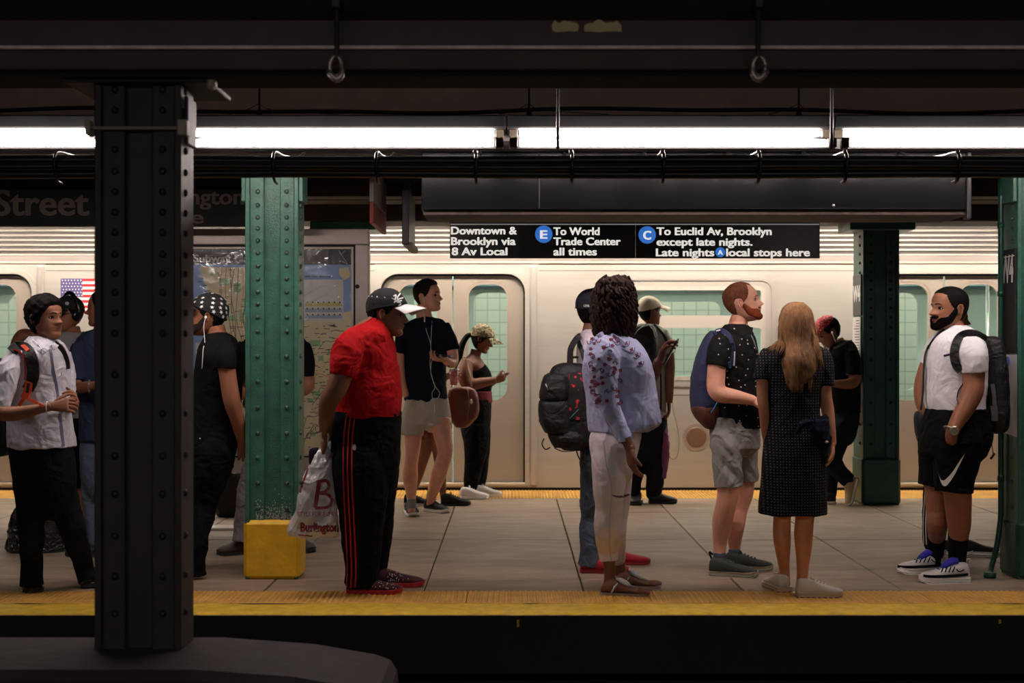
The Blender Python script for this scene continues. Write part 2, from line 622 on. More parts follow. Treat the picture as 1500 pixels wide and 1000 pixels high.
class Fig:
    def __init__(self, d, foot, label, cat='person', group=None, name='person', vox=0.0055):
        self.d = d
        self.root = thing(name, label, cat, foot, group)
        self.parts = {}
        self.raw = {}
        self.vox = vox
        self.built = {}
    def p(self, x, y, dy=0.0):
        return at(x, y, self.d + dy)
    def s(self, dy=0.0):
        return (self.d + dy) / F
    def g(self, part):
        return self.parts.setdefault(part, Geo())
    def r(self, part):
        return self.raw.setdefault(part, Geo())
    def trunk(self, part, rings, ex=2.3, sub=4, inner=0.80, n=28):
        """rings: y, x left, x right (pixels), half depth (metres), depth shift (metres)"""
        rows = [tuple(q) + ((0.0,) if len(q) < 5 else ()) for q in rings]
        A = crom(rows, sub)
        if part in ('trousers', 'shorts'):
            y, xl, xr, hd, dy = A[-1]
            w = xr - xl
            A = np.vstack([A, (y + w * .16, xl + w * .03, xr - w * .03, hd * .92, dy), (y + w * .34, xl + w * .09, xr - w * .09, hd * .74, dy), (y + w * .5, xl + w * .2, xr - w * .2, hd * .5, dy), (y + w * .58, xl + w * .36, xr - w * .36, hd * .2, dy)]) if part == 'trousers' else np.vstack([A, (y + w * .10, xl + w * .08, xr - w * .08, hd * .85, dy), (y + w * .18, xl + w * .2, xr - w * .2, hd * .5, dy)])
        for prt, k in ((part, 1.0), ('body', inner)):
            if not k: continue
            R = []
            for (y, xl, xr, hd, dy) in A:
                c = self.p((xl + xr) / 2, y, dy)
                hw = abs(xr - xl) / 2 * self.s(dy)
                R.append((c, Vector((hw * k, 0, 0)), Vector((0, hd * k, 0))))
            self.g(prt).add(*loft(R, n, ex))
    def limb(self, part, pts, inner=0.74, n=16, flat=1.0, sub=4, round_ends=False, ref=None):
        """pts: x, y, depth shift, radius in pixels"""
        if part in ('trousers', 'shorts'):
            a = pts[0]
            pts = [(a[0], a[1] - a[3] * .95, a[2] * .7, a[3] * .35), (a[0], a[1] - a[3] * .6, a[2] * .85, a[3] * .78)] + list(pts)
        P3 = [self.p(q[0], q[1], q[2]) for q in pts]
        R = [q[3] * self.s(q[2]) for q in pts]
        self.g(part).add(*tube(P3, R, n, sub, round_ends, flat, ref))
        if part != 'body' and inner:
            self.g('body').add(*tube(P3, [v * inner for v in R], n, sub, round_ends, flat, ref))
    # ---------------------------------------------------------------- head
    def head(self, cx, cy, H, yaw, pitch=0, roll=0, dy=0.0, skin_raw=True, eyes=True, eye_col=(40, 25, 15), lip=None, brow=None, brow_w=.017, ears=True, brow_mat=None):
        self.H = H
        self.M = Matrix.Translation(self.p(cx, cy, dy)) @ Matrix.Rotation(math.radians(yaw), 4, 'Z') @ Matrix.Rotation(math.radians(pitch), 4, 'Y') @ Matrix.Rotation(math.radians(roll), 4, 'X') @ Matrix.Scale(H, 4) @ Matrix.Translation((0.03, 0, -0.5))
        self.yaw = yaw
        T = lambda VF: ([tuple(self.M @ Vector(v)) for v in VF[0]], VF[1])
        self.T = T
        n, m = 64, 56
        V, Fc = [], []
        for i in range(m + 1):
            z = i / m
            z = 1 - (1 - z) ** 1.25 if z > .5 else z
            for k in range(n):
                u = -1 + 2 * k / n
                th = PI * (0.55 * u + 0.45 * u ** 3)      # denser at the front
                V.append(head_pt(th, z))
        for i in range(m):
            for k in range(n):
                a, b = i * n + k, i * n + (k + 1) % n
                Fc.append((a, b, b + n, a + n))
        Fc.append(tuple(range(n - 1, -1, -1))); Fc.append(tuple(m * n + k for k in range(n)))
        self.r('body').add(*T((V, Fc)))
        if ears:
            for sgn in (-1, 1):
                C = Vector((-.045, .325 * sgn, .47))
                rings = []
                pts = []
                for q in range(13):
                    a = math.radians(-70 + 300 * q / 12)
                    pts.append(C + Vector((-0.012 - 0.055 * math.cos(a) * (1 if math.sin(a) > 0 else .7), sgn * (0.03 + 0.02 * (math.cos(a) > 0)), 0.105 * math.sin(a))))
                self.r('body').add(*T(tube(pts, .016, 6, 2)))
                self.r('body').add(*T(ball(C + Vector((-.005, 0, 0)), 1, 10, 7, (Vector((.05, 0, .01)), Vector((-.01 * 0, .028, 0)), Vector((-.01, 0, .095))))))
        face = abs(((yaw - 90 + 180) % 360) - 180) > 35
        if eyes and face:
            for sgn in (-1, 1):
                th = 0.40 * sgn
                sp = head_pt(th, .505)
                c = sp + Vector((-.028, 0, 0))
                self._mk('eye', T(ball(c, .046, 10, 8)), mat('eye_white', (205, 195, 185), .25))
                e = self.built['eye']
                ic = c + Vector((.034, .004 * sgn, -.002))
                self._mk('iris', T(ball(ic, (.014, .021, .021), 8, 6)), mat('iris_' + str(eye_col[0]), eye_col, .2), parent=e)
                lid = head_patch(th - .24, th + .24, lambda u: .518 + .012 * math.sin(PI * u), lambda u: .527 + .020 * math.sin(PI * u), .020, 8, 2)
                self._mk('eyelash', T(lid), mat('lash', (22, 15, 12), .8))
                low = head_patch(th - .22, th + .22, lambda u: .470 - .008 * math.sin(PI * u), lambda u: .488 - .010 * math.sin(PI * u), .016, 8, 2)
                self.r('body').add(*T(low))
                bm_ = brow_mat or mat('brow_dark', brow or (25, 17, 13), .9)
                w = brow_w
                b = head_patch(.13 * sgn, .62 * sgn, lambda u: .568 + .03 * math.sin(PI * min(u * .8 + .12, 1)), lambda u: .568 + w * 1.9 * (1 - .5 * u) + .03 * math.sin(PI * min(u * .8 + .12, 1)), .010, 8, 3)
                self._mk('eyebrow', T(b), bm_)
            lm = lip or mat('lips', (120, 62, 55), .45)
            l1 = head_patch(-.25, .25, lambda u: .240, lambda u: .243 + .030 * math.sin(PI * u) ** .7, .006, 12, 3)
            l2 = head_patch(-.23, .23, lambda u: .233 - .032 * math.sin(PI * u) ** .7, lambda u: .234, .007, 12, 3)
            g = Geo(); g.add(*T(l1)); g.add(*T(l2))
            self._mk('lips', g, lm)
    def _mk(self, name, geo, m, parent=None, smooth=True, label=None):
        o = mk(name, geo, m, parent or self.root, smooth=smooth, label=label)
        self.built[name] = o
        return o
    def hair(self, m, style='short', t=.035, seed=1, rough=0.0, name='hair', fringe=0.0, tz=None):
        ln = HAIRLINES[style]
        rs = random.Random(seed)
        ph = [rs.uniform(0, 6) for _ in range(6)]
        def tf(th, z):
            zl = ln(th)
            k = smooth01((z - zl + .02) / .07)
            v = -.012 + (t + .012) * k
            if tz: v *= (1 + tz * smooth01((z - .6) / .4) * k)
            if rough and k > 0:
                v += rough * k * (math.sin(th * 9 + ph[0] + 5 * z) * math.sin(z * 34 + ph[1]) + .6 * math.sin(th * 23 + ph[2]) * math.sin(z * 61 + ph[3]))
            if fringe:
                v += fringe * k * smooth01(math.cos(th)) * smooth01((z - .75) / .15)
            return v
        return self._mk(name, self.T(shell(tf, 72, 60)), m)
    def beard(self, m, t=.03, sides=.5, name='beard', moust=True, low=0.0):
        def tf(th, z):
            a = abs(math.degrees(th))
            if a > 100: return -.03
            top = float(np.interp(a, [0, 12, 22, 34, 50, 64, 80, 92], [.185, .19, .25, .30, .30, .32, sides, sides]))
            k = smooth01((top - z) / .035)
            if moust:
                k = max(k, smooth01((.030 - abs(z - .298)) / .015) * smooth01((26 - a) / 6))
            k *= smooth01((96 - a) / 10)
            zb = float(np.interp(a, [0, 60, 95], [-.02, .02, .16])) + low
            k *= smooth01((z - zb + .02) / .05)
            return -.02 + (t + .02) * k
        V, Fc = shell(tf, 90, 44, 0.0, .62, True)
        if t > 0:
            pass
        return self._mk(name, self.T((V, Fc)), m)
    def cap(self, m, brim_m=None, t=.05, z_front=.74, z_back=.50, brim=.42, brim_lift=0.0, name='cap', flip=0.0, brim_yaw=0.0, label=None, brim_label=None, button=True, back_gap=False):
        def ln(th):
            c = math.cos(th - math.radians(brim_yaw))
            return z_back + (z_front - z_back) * (c + 1) / 2
        self.capline = ln
        def tf(th, z):
            k = smooth01((z - ln(th)) / .03)
            rim = .012 * math.exp(-((z - ln(th) - .03) / .02) ** 2)
            return -.03 + (t + .03 + .03 * smooth01((z - .8) / .2)) * k + rim
        self.captf = tf
        o = self._mk(name, self.T(shell(tf, 80, 70)), m, label=label)
        by = math.radians(brim_yaw)
        V = []
        n, q = 18, 6
        for i in range(n + 1):
            a = -1.05 + 2.1 * i / n
            base = head_pt(a + by, ln(a + by) + .015, t * .8, False)
            L = brim * (math.cos(a * .95)) ** .75
            for j in range(q + 1):
                u = j / q
                p = base + Vector((math.cos(a * .35 + by), math.sin(a * .35 + by), 0)) * (L * u)
                p.z += -.13 * (abs(a) / 1.05) ** 2 * (.35 + .65 * u) * .8 - (.07 - brim_lift) * u * u + brim_lift * u * .3 + .05 * (1 - (a / 1.05) ** 2) * 0
                V.append(p)
        k = len(V)
        V2 = [Vector(v) + Vector((0, 0, -.018)) for v in V]
        Fc = []
        w = q + 1
        for i in range(n):
            for j in range(q):
                a = i * w + j
                Fc.append((a, a + w, a + w + 1, a + 1))
                Fc.append((k + a, k + a + 1, k + a + w + 1, k + a + w))
        for i in range(n):
            a = i * w + q; b = a + w
            Fc.append((a, b, b + k, a + k))
            a = i * w; b = a + w
            Fc.append((b, a, a + k, b + k))
        for j in range(q):
            Fc.append((j, j + 1, j + 1 + k, j + k))
            a = n * w + j
            Fc.append((a + 1, a, a + k, a + 1 + k))
        if brim:
            mk('brim', self.T((V + V2, Fc)), brim_m or m, o, smooth=True, label=brim_label)
        if button:
            mk('button', self.T(ball((-.045, 0, 1.0 + t + .03), (.03, .03, .016), 8, 6)), brim_m or m, o, smooth=True)
        return o
    # ---------------------------------------------------------------- hands and feet
    def hand(self, wrist, fdir, pnorm, size=.18, thumb=1, curl=(25, 30, 20), part='body', spread=6, thumb_out=38, curls=None):
        """wrist point, direction of the fingers, palm normal (the side fingers curl to); thumb = +1/-1 side"""
        f = Vector(fdir).normalized()
        n = Vector(pnorm); n = (n - f * n.dot(f)).normalized()
        s = f.cross(n).normalized() * thumb
        k = size / .18
        w = Vector(wrist)
        R = []
        for (u, hw, ht) in ((-.012, .024, .019), (.0, .025, .018), (.02, .032, .017), (.05, .040, .0155), (.078, .042, .013), (.092, .038, .010)):
            R.append((w + f * u * k, s * hw * k, n * ht * k))
        g = self.r(part)
        g.add(*loft(R, 16, 2.6))
        lens = (.92, 1.02, .95, .76)
        for i in range(4):
            off = (.030 - .0203 * i) * k
            a0 = math.radians(spread * (1.5 - i))
            dr = (f * math.cos(a0) + s * math.sin(a0)).normalized()
            p = w + f * (.082 + (.004 if i in (1, 2) else -.003)) * k + s * off
            cs = curls[i] if curls else curl
            pts = [p - f * .02 * k]
            pts.append(p)
            ang = 0
            L = [.043 * lens[i], .027 * lens[i], .021 * lens[i]]
            for j in range(3):
                ang += math.radians(cs[j])
                v = dr * math.cos(ang) + n * math.sin(ang)
                p = p + v * L[j] * k
                pts.append(p)
            g.add(*tube(pts, [.0092 * k, .0092 * k, .0085 * k, .0078 * k, .0062 * k], 8, 2, True))
        a0 = math.radians(thumb_out)
        p = w + f * .022 * k + s * .022 * k
        pts = [p]
        v = (f * math.cos(a0) + s * math.sin(a0)).normalized()
        p = p + v * .038 * k; pts.append(p)
        v = (v + n * .45).normalized()
        p = p + v * .030 * k; pts.append(p)
        v = (v + n * .25 + f * .3).normalized()
        p = p + v * .024 * k; pts.append(p)
        g.add(*tube(pts, [.014 * k, .0125 * k, .0098 * k, .0072 * k], 8, 3, True))
    def shoe(self, heel, toe, m_up, m_sole, height=.085, width=.098, sole=.026, up=None, laces=None, flare=.004, scallop=0, opening=.3, label=None, tall=0.0, name='shoe', toe_cap=None, stripe=None):
        """heel and toe: 3-D points on the ground"""
        h, t = Vector(heel), Vector(toe)
        L = (t - h).length
        x = (t - h).normalized()
        u = Vector(up) if up else Vector((0, 0, 1))
        u = (u - x * u.dot(x)).normalized()
        s = x.cross(u).normalized()
        k = width / .098
        prof = [(.0, .018, .055), (.02, .030, .075), (.07, .037, .092), (.16, .040, .095), (.30, .040, .090), (.42, .041, .078), (.55, .045, .062), (.70, .049, .050), (.83, .047, .042), (.93, .037, .034), (.985, .020, .026), (1.0, .008, .020)]
        hk = height / .09
        R = []
        for (a, hw, ht) in prof:
            ht = ht * hk + (tall if a < .35 else 0)
            hw *= k
            c = h + x * (a * L) + u * (sole * .6 + ht / 2)
            R.append((c, s * hw, u * ht / 2))
        A = crom([tuple(c) + tuple(a) + tuple(b) for c, a, b in R], 3)
        R = [(r[:3], r[3:6], r[6:9]) for r in A]
        o = mk(name, loft(R, 18, 2.7), m_up, self.root, smooth=True, label=label)
        # sole
        S = []
        n = 40
        V, Fc = [], []
        def outline(a):
            pr = np.array(prof)
            return float(np.interp(a, pr[:, 0], pr[:, 1])) * k
        pts = []
        for i in range(n + 1):
            a = i / n
            a2 = (1 - math.cos(a * PI)) / 2
            pts.append((a2, (outline(a2) + flare + (.012 * (1 - a2 / .15) if a2 < .15 else 0)) * math.sqrt(min(1, (a2 + .002) / .045)) * math.sqrt(min(1, (1.002 - a2) / .03))))
        loop = [(a, w) for a, w in pts] + [(a, -w) for a, w in reversed(pts)]
        m2 = len(loop)
        for zz, gr in ((0, -.003), (sole * .25, 0.0), (sole * .8, 0.0), (sole, -.004)):
            for j, (a, w) in enumerate(loop):
                sc = scallop * (.5 + .5 * math.sin(a * L / .017 * PI)) if scallop else 0
                w2 = w + math.copysign(gr + sc, w)
                lift = .012 * max(0, (a - .8) / .2) ** 2
                V.append(tuple(h + x * (a * L * (1.02) - .01 * L) + s * w2 + u * (zz + lift)))
        for i in range(3):
            for j in range(m2):
                a, b = i * m2 + j, i * m2 + (j + 1) % m2
                Fc.append((a, b, b + m2, a + m2))
        Fc.append(tuple(range(m2 - 1, -1, -1))); Fc.append(tuple(3 * m2 + j for j in range(m2)))
        sb_ = mk('sole', (V, Fc), m_sole, o, smooth=False)
        if sole > .022 and not scallop:
            V2 = []
            for zz, gr in ((-.001, -.002), (.0065, .0015)):
                for j, (a, w) in enumerate(loop):
                    lift = .012 * max(0, (a - .8) / .2) ** 2
                    V2.append(tuple(h + x * (a * L * 1.02 - .01 * L) + s * (w + math.copysign(gr, w)) + u * (zz + lift)))
            mk('outsole', (V2, [(j, (j + 1) % m2, m2 + (j + 1) % m2, m2 + j) for j in range(m2)] + [tuple(range(m2 - 1, -1, -1)), tuple(m2 + j for j in range(m2))]), MATS['black_rubber_sole'], o)
        if laces:
            g = Geo()
            for i in range(5):
                a = .34 + .07 * i
                hw = outline(a) * .55
                ht = float(np.interp(a, [q[0] for q in prof], [q[2] for q in prof])) * hk + sole * .6
                c = h + x * (a * L) + u * ht
                g.add(*tube([c - s * hw - u * .012, c - s * hw * .5 + u * .002, c + x * .006 + u * .005, c + s * hw * .5 + u * .002, c + s * hw - u * .012], .0028, 5, 2))
            a = .31; ht = float(np.interp(a, [q[0] for q in prof], [q[2] for q in prof])) * hk + sole * .6
            c = h + x * (a * L) + u * (ht + .003)
            for sg in (-1, 1):
                g.add(*tube([c, c + s * sg * .02 + u * .012, c + s * sg * .035 + x * .01, c + s * sg * .015 + x * .01, c], .0025, 5, 3))
            mk('laces', g, laces, o, smooth=True)
        if toe_cap:
            R2 = [(r[0], Vector(r[1]) * 1.03, Vector(r[2]) * 1.04) for r in R[-8:]]
            mk('toe_cap', loft(R2, 18, 2.7), toe_cap, o, smooth=True)
        return o
    # ---------------------------------------------------------------- finish
    def build(self, mats_, vox=None, fold=None, ratio=.45, names=None):
        """mats_: part -> (material, fold amplitude, fold scale)"""
        for i, (part, geo) in enumerate(list(self.parts.items())):
            mm = mats_.get(part)
            if mm is None: raise KeyError(part)
            m_, fa, fs = mm if isinstance(mm, tuple) else (mm, 0, 0)
            v = (vox or self.vox) * (1.0 if part == 'body' else 1.25)
            g = remesh(geo, v, 4 if part == 'body' else 3, 1.0, (fa, fs) if fa else None, seed=i * 13 + int(self.d * 100) % 97)
            if part in self.raw: g.merge(self.raw[part])
            self.built[part + '_geo'] = g
            self._mk(part.rstrip('0123456789'), g, m_)
        for part, geo in self.raw.items():
            if part not in self.parts:
                mm = mats_[part]
                self._mk(part, geo, mm[0] if isinstance(mm, tuple) else mm)
                self.built[part + '_geo'] = geo
        return self
    def bvh(self, *parts):
        return bvh_of(*[self.built[p + '_geo'] for p in parts])

def wire(name, pts, r, m, label, cat='earphones', parent=None, n=6, sub=6, group=None):
    V = tube(pts, r, n, sub)
    return mk(name, V, m, parent, label, cat if not parent else None, group, smooth=True)

# ================================================================== the setting
M_floor = mat('concrete_floor', (148, 127, 108), .62, bump=(45, .3), var=(4.5, .24), stretch=(.5, 1.6, 1))
M_dark = mat('sooty_concrete', (26, 22, 20), .9, bump=(20, .4), var=(4, .3))
M_beam = mat('brown_beam_paint', (50, 38, 37), .5, bump=(16, .2), var=(7, .2))
M_pale = mat('grey_painted_beam', (206, 197, 192), .85, bump=(30, .2), var=(3, .12))
M_green = mat('green_column_paint', (50, 98, 82), .38, bump=(90, .35), var=(14, .22), spec=.5)
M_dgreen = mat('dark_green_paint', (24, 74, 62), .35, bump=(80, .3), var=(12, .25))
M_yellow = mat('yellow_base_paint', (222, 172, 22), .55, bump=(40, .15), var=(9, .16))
M_edge = mat('yellow_edge_paint', (206, 168, 40), .6, bump=(26, .35), var=(16, .2))
M_tact = mat('tactile_yellow', (212, 160, 72), .5, bump=(50, .1), var=(7, .16))
M_black = mat('black_metal', (20, 20, 22), .4, bump=(60, .08), var=(6, .3))
M_sheet = mat('black_sheet_metal', (19, 19, 21), .24, metal=.5, bump=(4, .5), var=(4, .3))
M_rust = mat('brown_steel', (58, 46, 38), .7, bump=(30, .3), var=(5, .35))
M_steel = mat('stainless_steel', (198, 192, 182), .34, metal=.35, bump=(20, .04), var=(2.5, .05), stretch=(.3, 1, 6))
M_steel2 = mat('fluted_steel', (206, 198, 190), .3, metal=.5)
M_gap = mat('black_rubber', (24, 19, 17), .7)
M_white = mat('white_print', (236, 236, 232), .6)
M_tube = mat('fluorescent_tube', (255, 238, 232), .3, emit=TUBE_E)
M_tubeF = mat('fluorescent_tube_far', (255, 242, 228), .3, emit=FAR_E)
M_tubeB = mat('fluorescent_tube_behind', (255, 246, 240), .3, emit=BACK_E)
M_strip = mat('train_strip_light', (248, 255, 246), .3, emit=CAR_E)
M_ceil = mat('dark_ceiling', (52, 46, 44), .9, bump=(10, .3), var=(2, .2))

# ---- platform floor in scored slabs
fl = thing('floor', None, None, (0, 9.5, 0), kind='structure')
mk('bedding', box(-8, 8, 6.8, 12.69, -.30, -.012), mat('joint_dirt', (38, 33, 29), .95), fl)
xs = [0.39 + 0.87 * k for k in range(-8, 8)]
ys = [7.42, 7.81, 9.42, 11.0, 12.02]
r1 = random.Random(3)
for i in range(len(xs) - 1):
    for j in range(4):
        dz = r1.uniform(-.0012, .0012)
        mk('slab', rbox(xs[i] + .004, xs[i + 1] - .004, ys[j] + .003, ys[j + 1] - .003, -.03, dz, .004, 1), M_floor, fl)

def tactile(name, y0, y1, xa, xb, panel):
    st = thing(name, None, None, ((xa + xb) / 2, (y0 + y1) / 2, 0), kind='structure')
    x = xa
    while x < xb - .01:
        mk('tactile_panel', rbox(x + .002, x + panel - .002, y0, y1, -.02, .001, .003, 1), M_tact, st)
        x += panel
    g = Geo()
    sp = .030
    nx, ny = int((xb - xa) / sp), int((y1 - y0) / sp)
    for i in range(nx):
        for j in range(ny):
            cx, cy = xa + (i + .5) * sp, y0 + (j + .5) * sp
            V, Fc = [], []
            for (rr, z) in ((.0115, .001), (.0065, .006)):
                for k in range(6):
                    t = PI / 3 * k
                    V.append((cx + rr * math.cos(t), cy + rr * math.sin(t), z))
            for k in range(6):
                Fc.append((k, (k + 1) % 6, 6 + (k + 1) % 6, 6 + k))
            Fc.append((6, 7, 8, 9, 10, 11))
            g.add(V, Fc)
    mk('bumps', g, M_tact, st, kind='stuff')
    return st
tactile('trim_1', 7.09, 7.42, -3.9, 3.9, 1.22)
tactile('trim_2', 12.02, 12.68, -5.2, 5.4, 1.22)
# front nosing with a ragged painted lower edge
g = Geo()
n = 240
V, Fc = [], []
for i in range(n + 1):
    x = -4.2 + 8.4 * i / n
    j = r1.uniform(-.004, .004)
    V += [(x, 7.09, -.004), (x, 6.86, -.004), (x, 6.822 + j, -.012), (x, 6.805 + j, -.03 - abs(r1.gauss(0, .006))), (x, 7.09, -.05)]
for i in range(n):
    for k in range(5):
        a, b = i * 5 + k, i * 5 + (k + 1) % 5
        Fc.append((a, a + 5, b + 5, b))
g.add(V, Fc)
mk('trim_3', g, M_edge, kind='structure')
# chips out of the painted edge and drips below it
for (cx, w) in ((1.45 - 2.7, .22), (2.6, .08), (.1, .06), (3.05, .07), (-2.5, .1)):
    V = [];
    for k in range(14):
        t = 2 * PI * k / 14
        V.append((cx + w * math.cos(t) * r1.uniform(.7, 1), 7.075 + .014 * math.sin(t) * r1.uniform(.5, 1), -.0025))
    mk('trim_4', (V, [tuple(range(14))]), M_gap, kind='structure')
for cx in (2.43, 2.62, 2.9, 2.97, .03, -1.9):
    mk('trim_5', rbox(cx - .006, cx + .006, 6.797, 6.806, -.03 - r1.uniform(.015, .045), -.03, .002, 1), M_edge, kind='structure')
mk('wall_platform', box(-8, 8, 7.1, 12.6, -1.35, -.30), M_dark, kind='structure')
mk('trim_6', box(-8, 8, 6.81, 7.1, -.22, -.03), mat('platform_lip', (20, 17, 15), .85, bump=(20, .4)), kind='structure')
mk('ground', box(-9, 9, -1.2, 7.1, -1.5, -1.35), M_dark, kind='structure')
rails = thing('track', 'dark track bed in front of the platform edge', 'railway track', (0, 5.9, -1.35))
for y in (5.4, 6.35, 3.6, 2.6):
    mk('rail', rbox(-9, 9, y - .035, y + .035, -1.29, -1.15, .012, 1), mat('rail_steel', (70, 62, 58), .35, metal=.8), rails)
for k in range(22):
    mk('sleeper', rbox(-7 + k * .66, -6.76 + k * .66, 2.2, 6.7, -1.36, -1.29, .01, 1), M_rust, rails)
mk('floor_near', box(-9, 9, -6, -1.2, -1.4, 0), M_floor, kind='structure')

mk('ceiling', box(-9, 9, -6, 17.2, 3.25, 3.4), M_ceil, kind='structure')
mk('wall_back', box(-9, 9, -6.2, -6.0, 0, 3.3), mat('tile_wall_rear', (120, 112, 104), .5), kind='structure')
for nm, x in (('wall_left', -9.1), ('wall_right', 9.0)):
    mk(nm, box(x, x + .1, -6, 17.2, -1.4, 3.3), M_dark, kind='structure')

# ---- beam over the front row of columns
mk('ceiling_beam', rbox(-8, 8, 7.56, 8.1, 2.47, 3.25, .01, 1), M_pale, kind='structure')
mk('ceiling_beam', rbox(-8, 8, 7.575, 8.1, 2.395, 2.468, .006, 1), mat('beam_lower_toned', (92, 84, 80), .85, bump=(30, .2), var=(3, .2)), kind='structure')  # same beam face, colour darkened to offset the glare of the tubes
mk('ceiling_beam', rbox(-8, 8, 11.45, 11.95, 2.385, 3.25, .01, 1), M_rust, kind='structure')
# structure between the beams: dark ledges over the platform
for (z0, z1, y0, y1) in ((2.42, 2.52, 9.9, 10.1), (2.60, 2.66, 9.6, 9.9), (2.50, 2.56, 10.9, 11.2)):
    mk('ceiling_beam', rbox(-8, 8, y0, y1, z0, z1, .006, 1), M_rust, kind='structure')

# ---- the near beam across the tracks, on the near column
nb = thing('ceiling_beam', None, None, (0, 5, 2.31), kind='structure')
mk('web', box(-8, 8, 5.0, 5.2, 2.5, 3.25), mat('near_black', (17, 13, 12), .9), nb)  # near-black sheet added to keep the space above the beam dark
mk('fascia', rbox(-8, 8, 4.90, 5.2, 2.395, 2.502, .006, 1), M_beam, nb)
mk('lip', rbox(-8, 8, 4.855, 5.2, 2.385, 2.397, .003, 1), mat('beam_edge_highlight', (235, 212, 206), .4, var=(9, .3)), nb)  # pale colour paints the highlight along the lip
mk('lower_fascia', rbox(-8, 8, 4.87, 5.22, 2.312, 2.387, .006, 1), mat('near_redbrown', (60, 42, 40), .6, var=(5, .2)), nb)
mk('soffit', box(-8, 8, 4.9, 5.12, 2.295, 2.313), mat('near_black', (17, 13, 12), .9), nb)
for (xa, xb, sd) in ((808, 848, 1), (856, 910, 2)):
    rr = random.Random(sd)
    top = [(xa + (xb - xa) * k / 9, 29 + (rr.uniform(0, 6) if 0 < k < 9 else 9)) for k in range(10)]
    bot = [(xa + (xb - xa) * k / 5 + rr.uniform(-2, 2), 47 + rr.uniform(-1, 1)) for k in range(5, -1, -1)]
    pl = [at(x, y, 4.9) for x, y in top + bot]
    V = [(p.x, 4.899, p.z) for p in pl] + [(p.x, 4.893, p.z) for p in pl]
    k = len(pl)
    mk('bare_patch', (V, [tuple(range(k)), tuple(range(2 * k - 1, k - 1, -1))] + [(i, (i + 1) % k, k + (i + 1) % k, k + i) for i in range(k)]), mat('bare_plaster', (196, 184, 140), .8), nb)

# ---- columns
def rivet_mesh():
    V, Fc = ball((0, 0, 0), (.0135, .011, .0135), 8, 6)
    me = bpy.data.meshes.new('rivet')
    me.from_pydata(V, [], Fc)
    me.polygons.foreach_set('use_smooth', [True] * len(Fc))
    return me

def column(xc, yf, w, z0, z1, m_, label, rivets, base=None, base_m=None, cap=None, dp=.33, m_riv=None, rx=.25, base_w=0):
    t = thing('column', label, 'column', (xc, yf + dp / 2, z0))
    x0, x1 = xc - w / 2, xc + w / 2
    ft = .026
    mk('flange', rbox(x0, x0 + ft, yf, yf + dp, z0, z1, .004, 1), m_, t)
    mk('flange', rbox(x1 - ft, x1, yf, yf + dp, z0, z1, .004, 1), m_, t)
    sw = (w - 2 * ft) * .31
    mk('web', rbox(x0 + ft - .002, x1 - ft + .002, yf + .045, yf + dp - .045, z0, z1, .002, 1), m_, t)
    for a, b in ((x0 + ft, x0 + ft + sw), (x1 - ft - sw, x1 - ft)):
        mk('angle', rbox(a - .003, b, yf + .018, yf + .046, z0, z1, .004, 1), m_, t)
        mk('angle', rbox(a - .003, b, yf + dp - .046, yf + dp - .018, z0, z1, .004, 1), m_, t)
    me = rivet_mesh(); me.materials.append(m_riv or m_)
    for z in rivets:
        for a in (x0 + ft + sw * .55, x1 - ft - sw * .55):
            inst('rivet', me, (a, yf + .016, z), t)
        if z1 - z < .35 or rx > .5:
            pass
    for i, z in enumerate(rivets):
        if i % 1 == 0:
            inst('rivet', me, (x0 - .002, yf + dp * .3, z), t, (0, 0, PI / 2))
            inst('rivet', me, (x1 + .002, yf + dp * .3, z), t, (0, 0, PI / 2))
    if base:
        b = base_w or .010
        mk('base', rbox(x0 - b, x1 + b, yf - .010, yf + dp + .010, z0, base, .022, 1), base_m, t)
    if cap:
        cw, cz = cap
        mk('cap_plate', rbox(xc - cw / 2, xc + cw / 2, yf - .05, yf + dp + .05, z1 - cz, z1, .005, 1), m_, t)
    return t

def zs(ypx, d):
    return CAMZ - (ypx - HOR) * d / F
def zy(ys_, d): return [zs(y, d) for y in ys_]
riv1 = zy([280, 300, 318, 334, 352, 370, 389, 408, 427, 445, 464, 485, 522, 559, 597, 635, 671, 708, 745], 7.8)
M_rivet = mat('rivet_paint', (52, 78, 68), .35, var=(20, .3))
column(at(398, 0, 7.8).x, 7.8, .304, 0, 2.4, M_green, 'bright green riveted steel column with a yellow painted base beside the subway map', riv1, zs(762, 7.8), M_yellow, m_riv=M_rivet, dp=.22)
colr = column(at(1530, 0, 7.8).x, 7.8, .304, 0, 2.4, M_green, 'green riveted column at the right edge carrying a W4 sign and a paper notice', riv1, .33, M_dgreen, m_riv=M_rivet, dp=.27)
rivb = zy([345, 358, 371, 384, 398, 411, 424, 438, 451, 465, 480, 497, 527, 556, 590, 622, 650], 11.5)
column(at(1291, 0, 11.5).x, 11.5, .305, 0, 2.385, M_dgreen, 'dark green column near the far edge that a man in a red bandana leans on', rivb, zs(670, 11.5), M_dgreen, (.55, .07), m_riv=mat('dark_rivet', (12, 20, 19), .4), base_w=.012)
column(at(503, 0, 11.5).x, 11.5, .305, 0, 2.385, M_dgreen, 'dark column hidden behind the subway map with only its black cap showing', rivb, zs(670, 11.5), M_dgreen, (.55, .07), m_riv=mat('dark_rivet', (12, 20, 19), .4), base_w=.012)
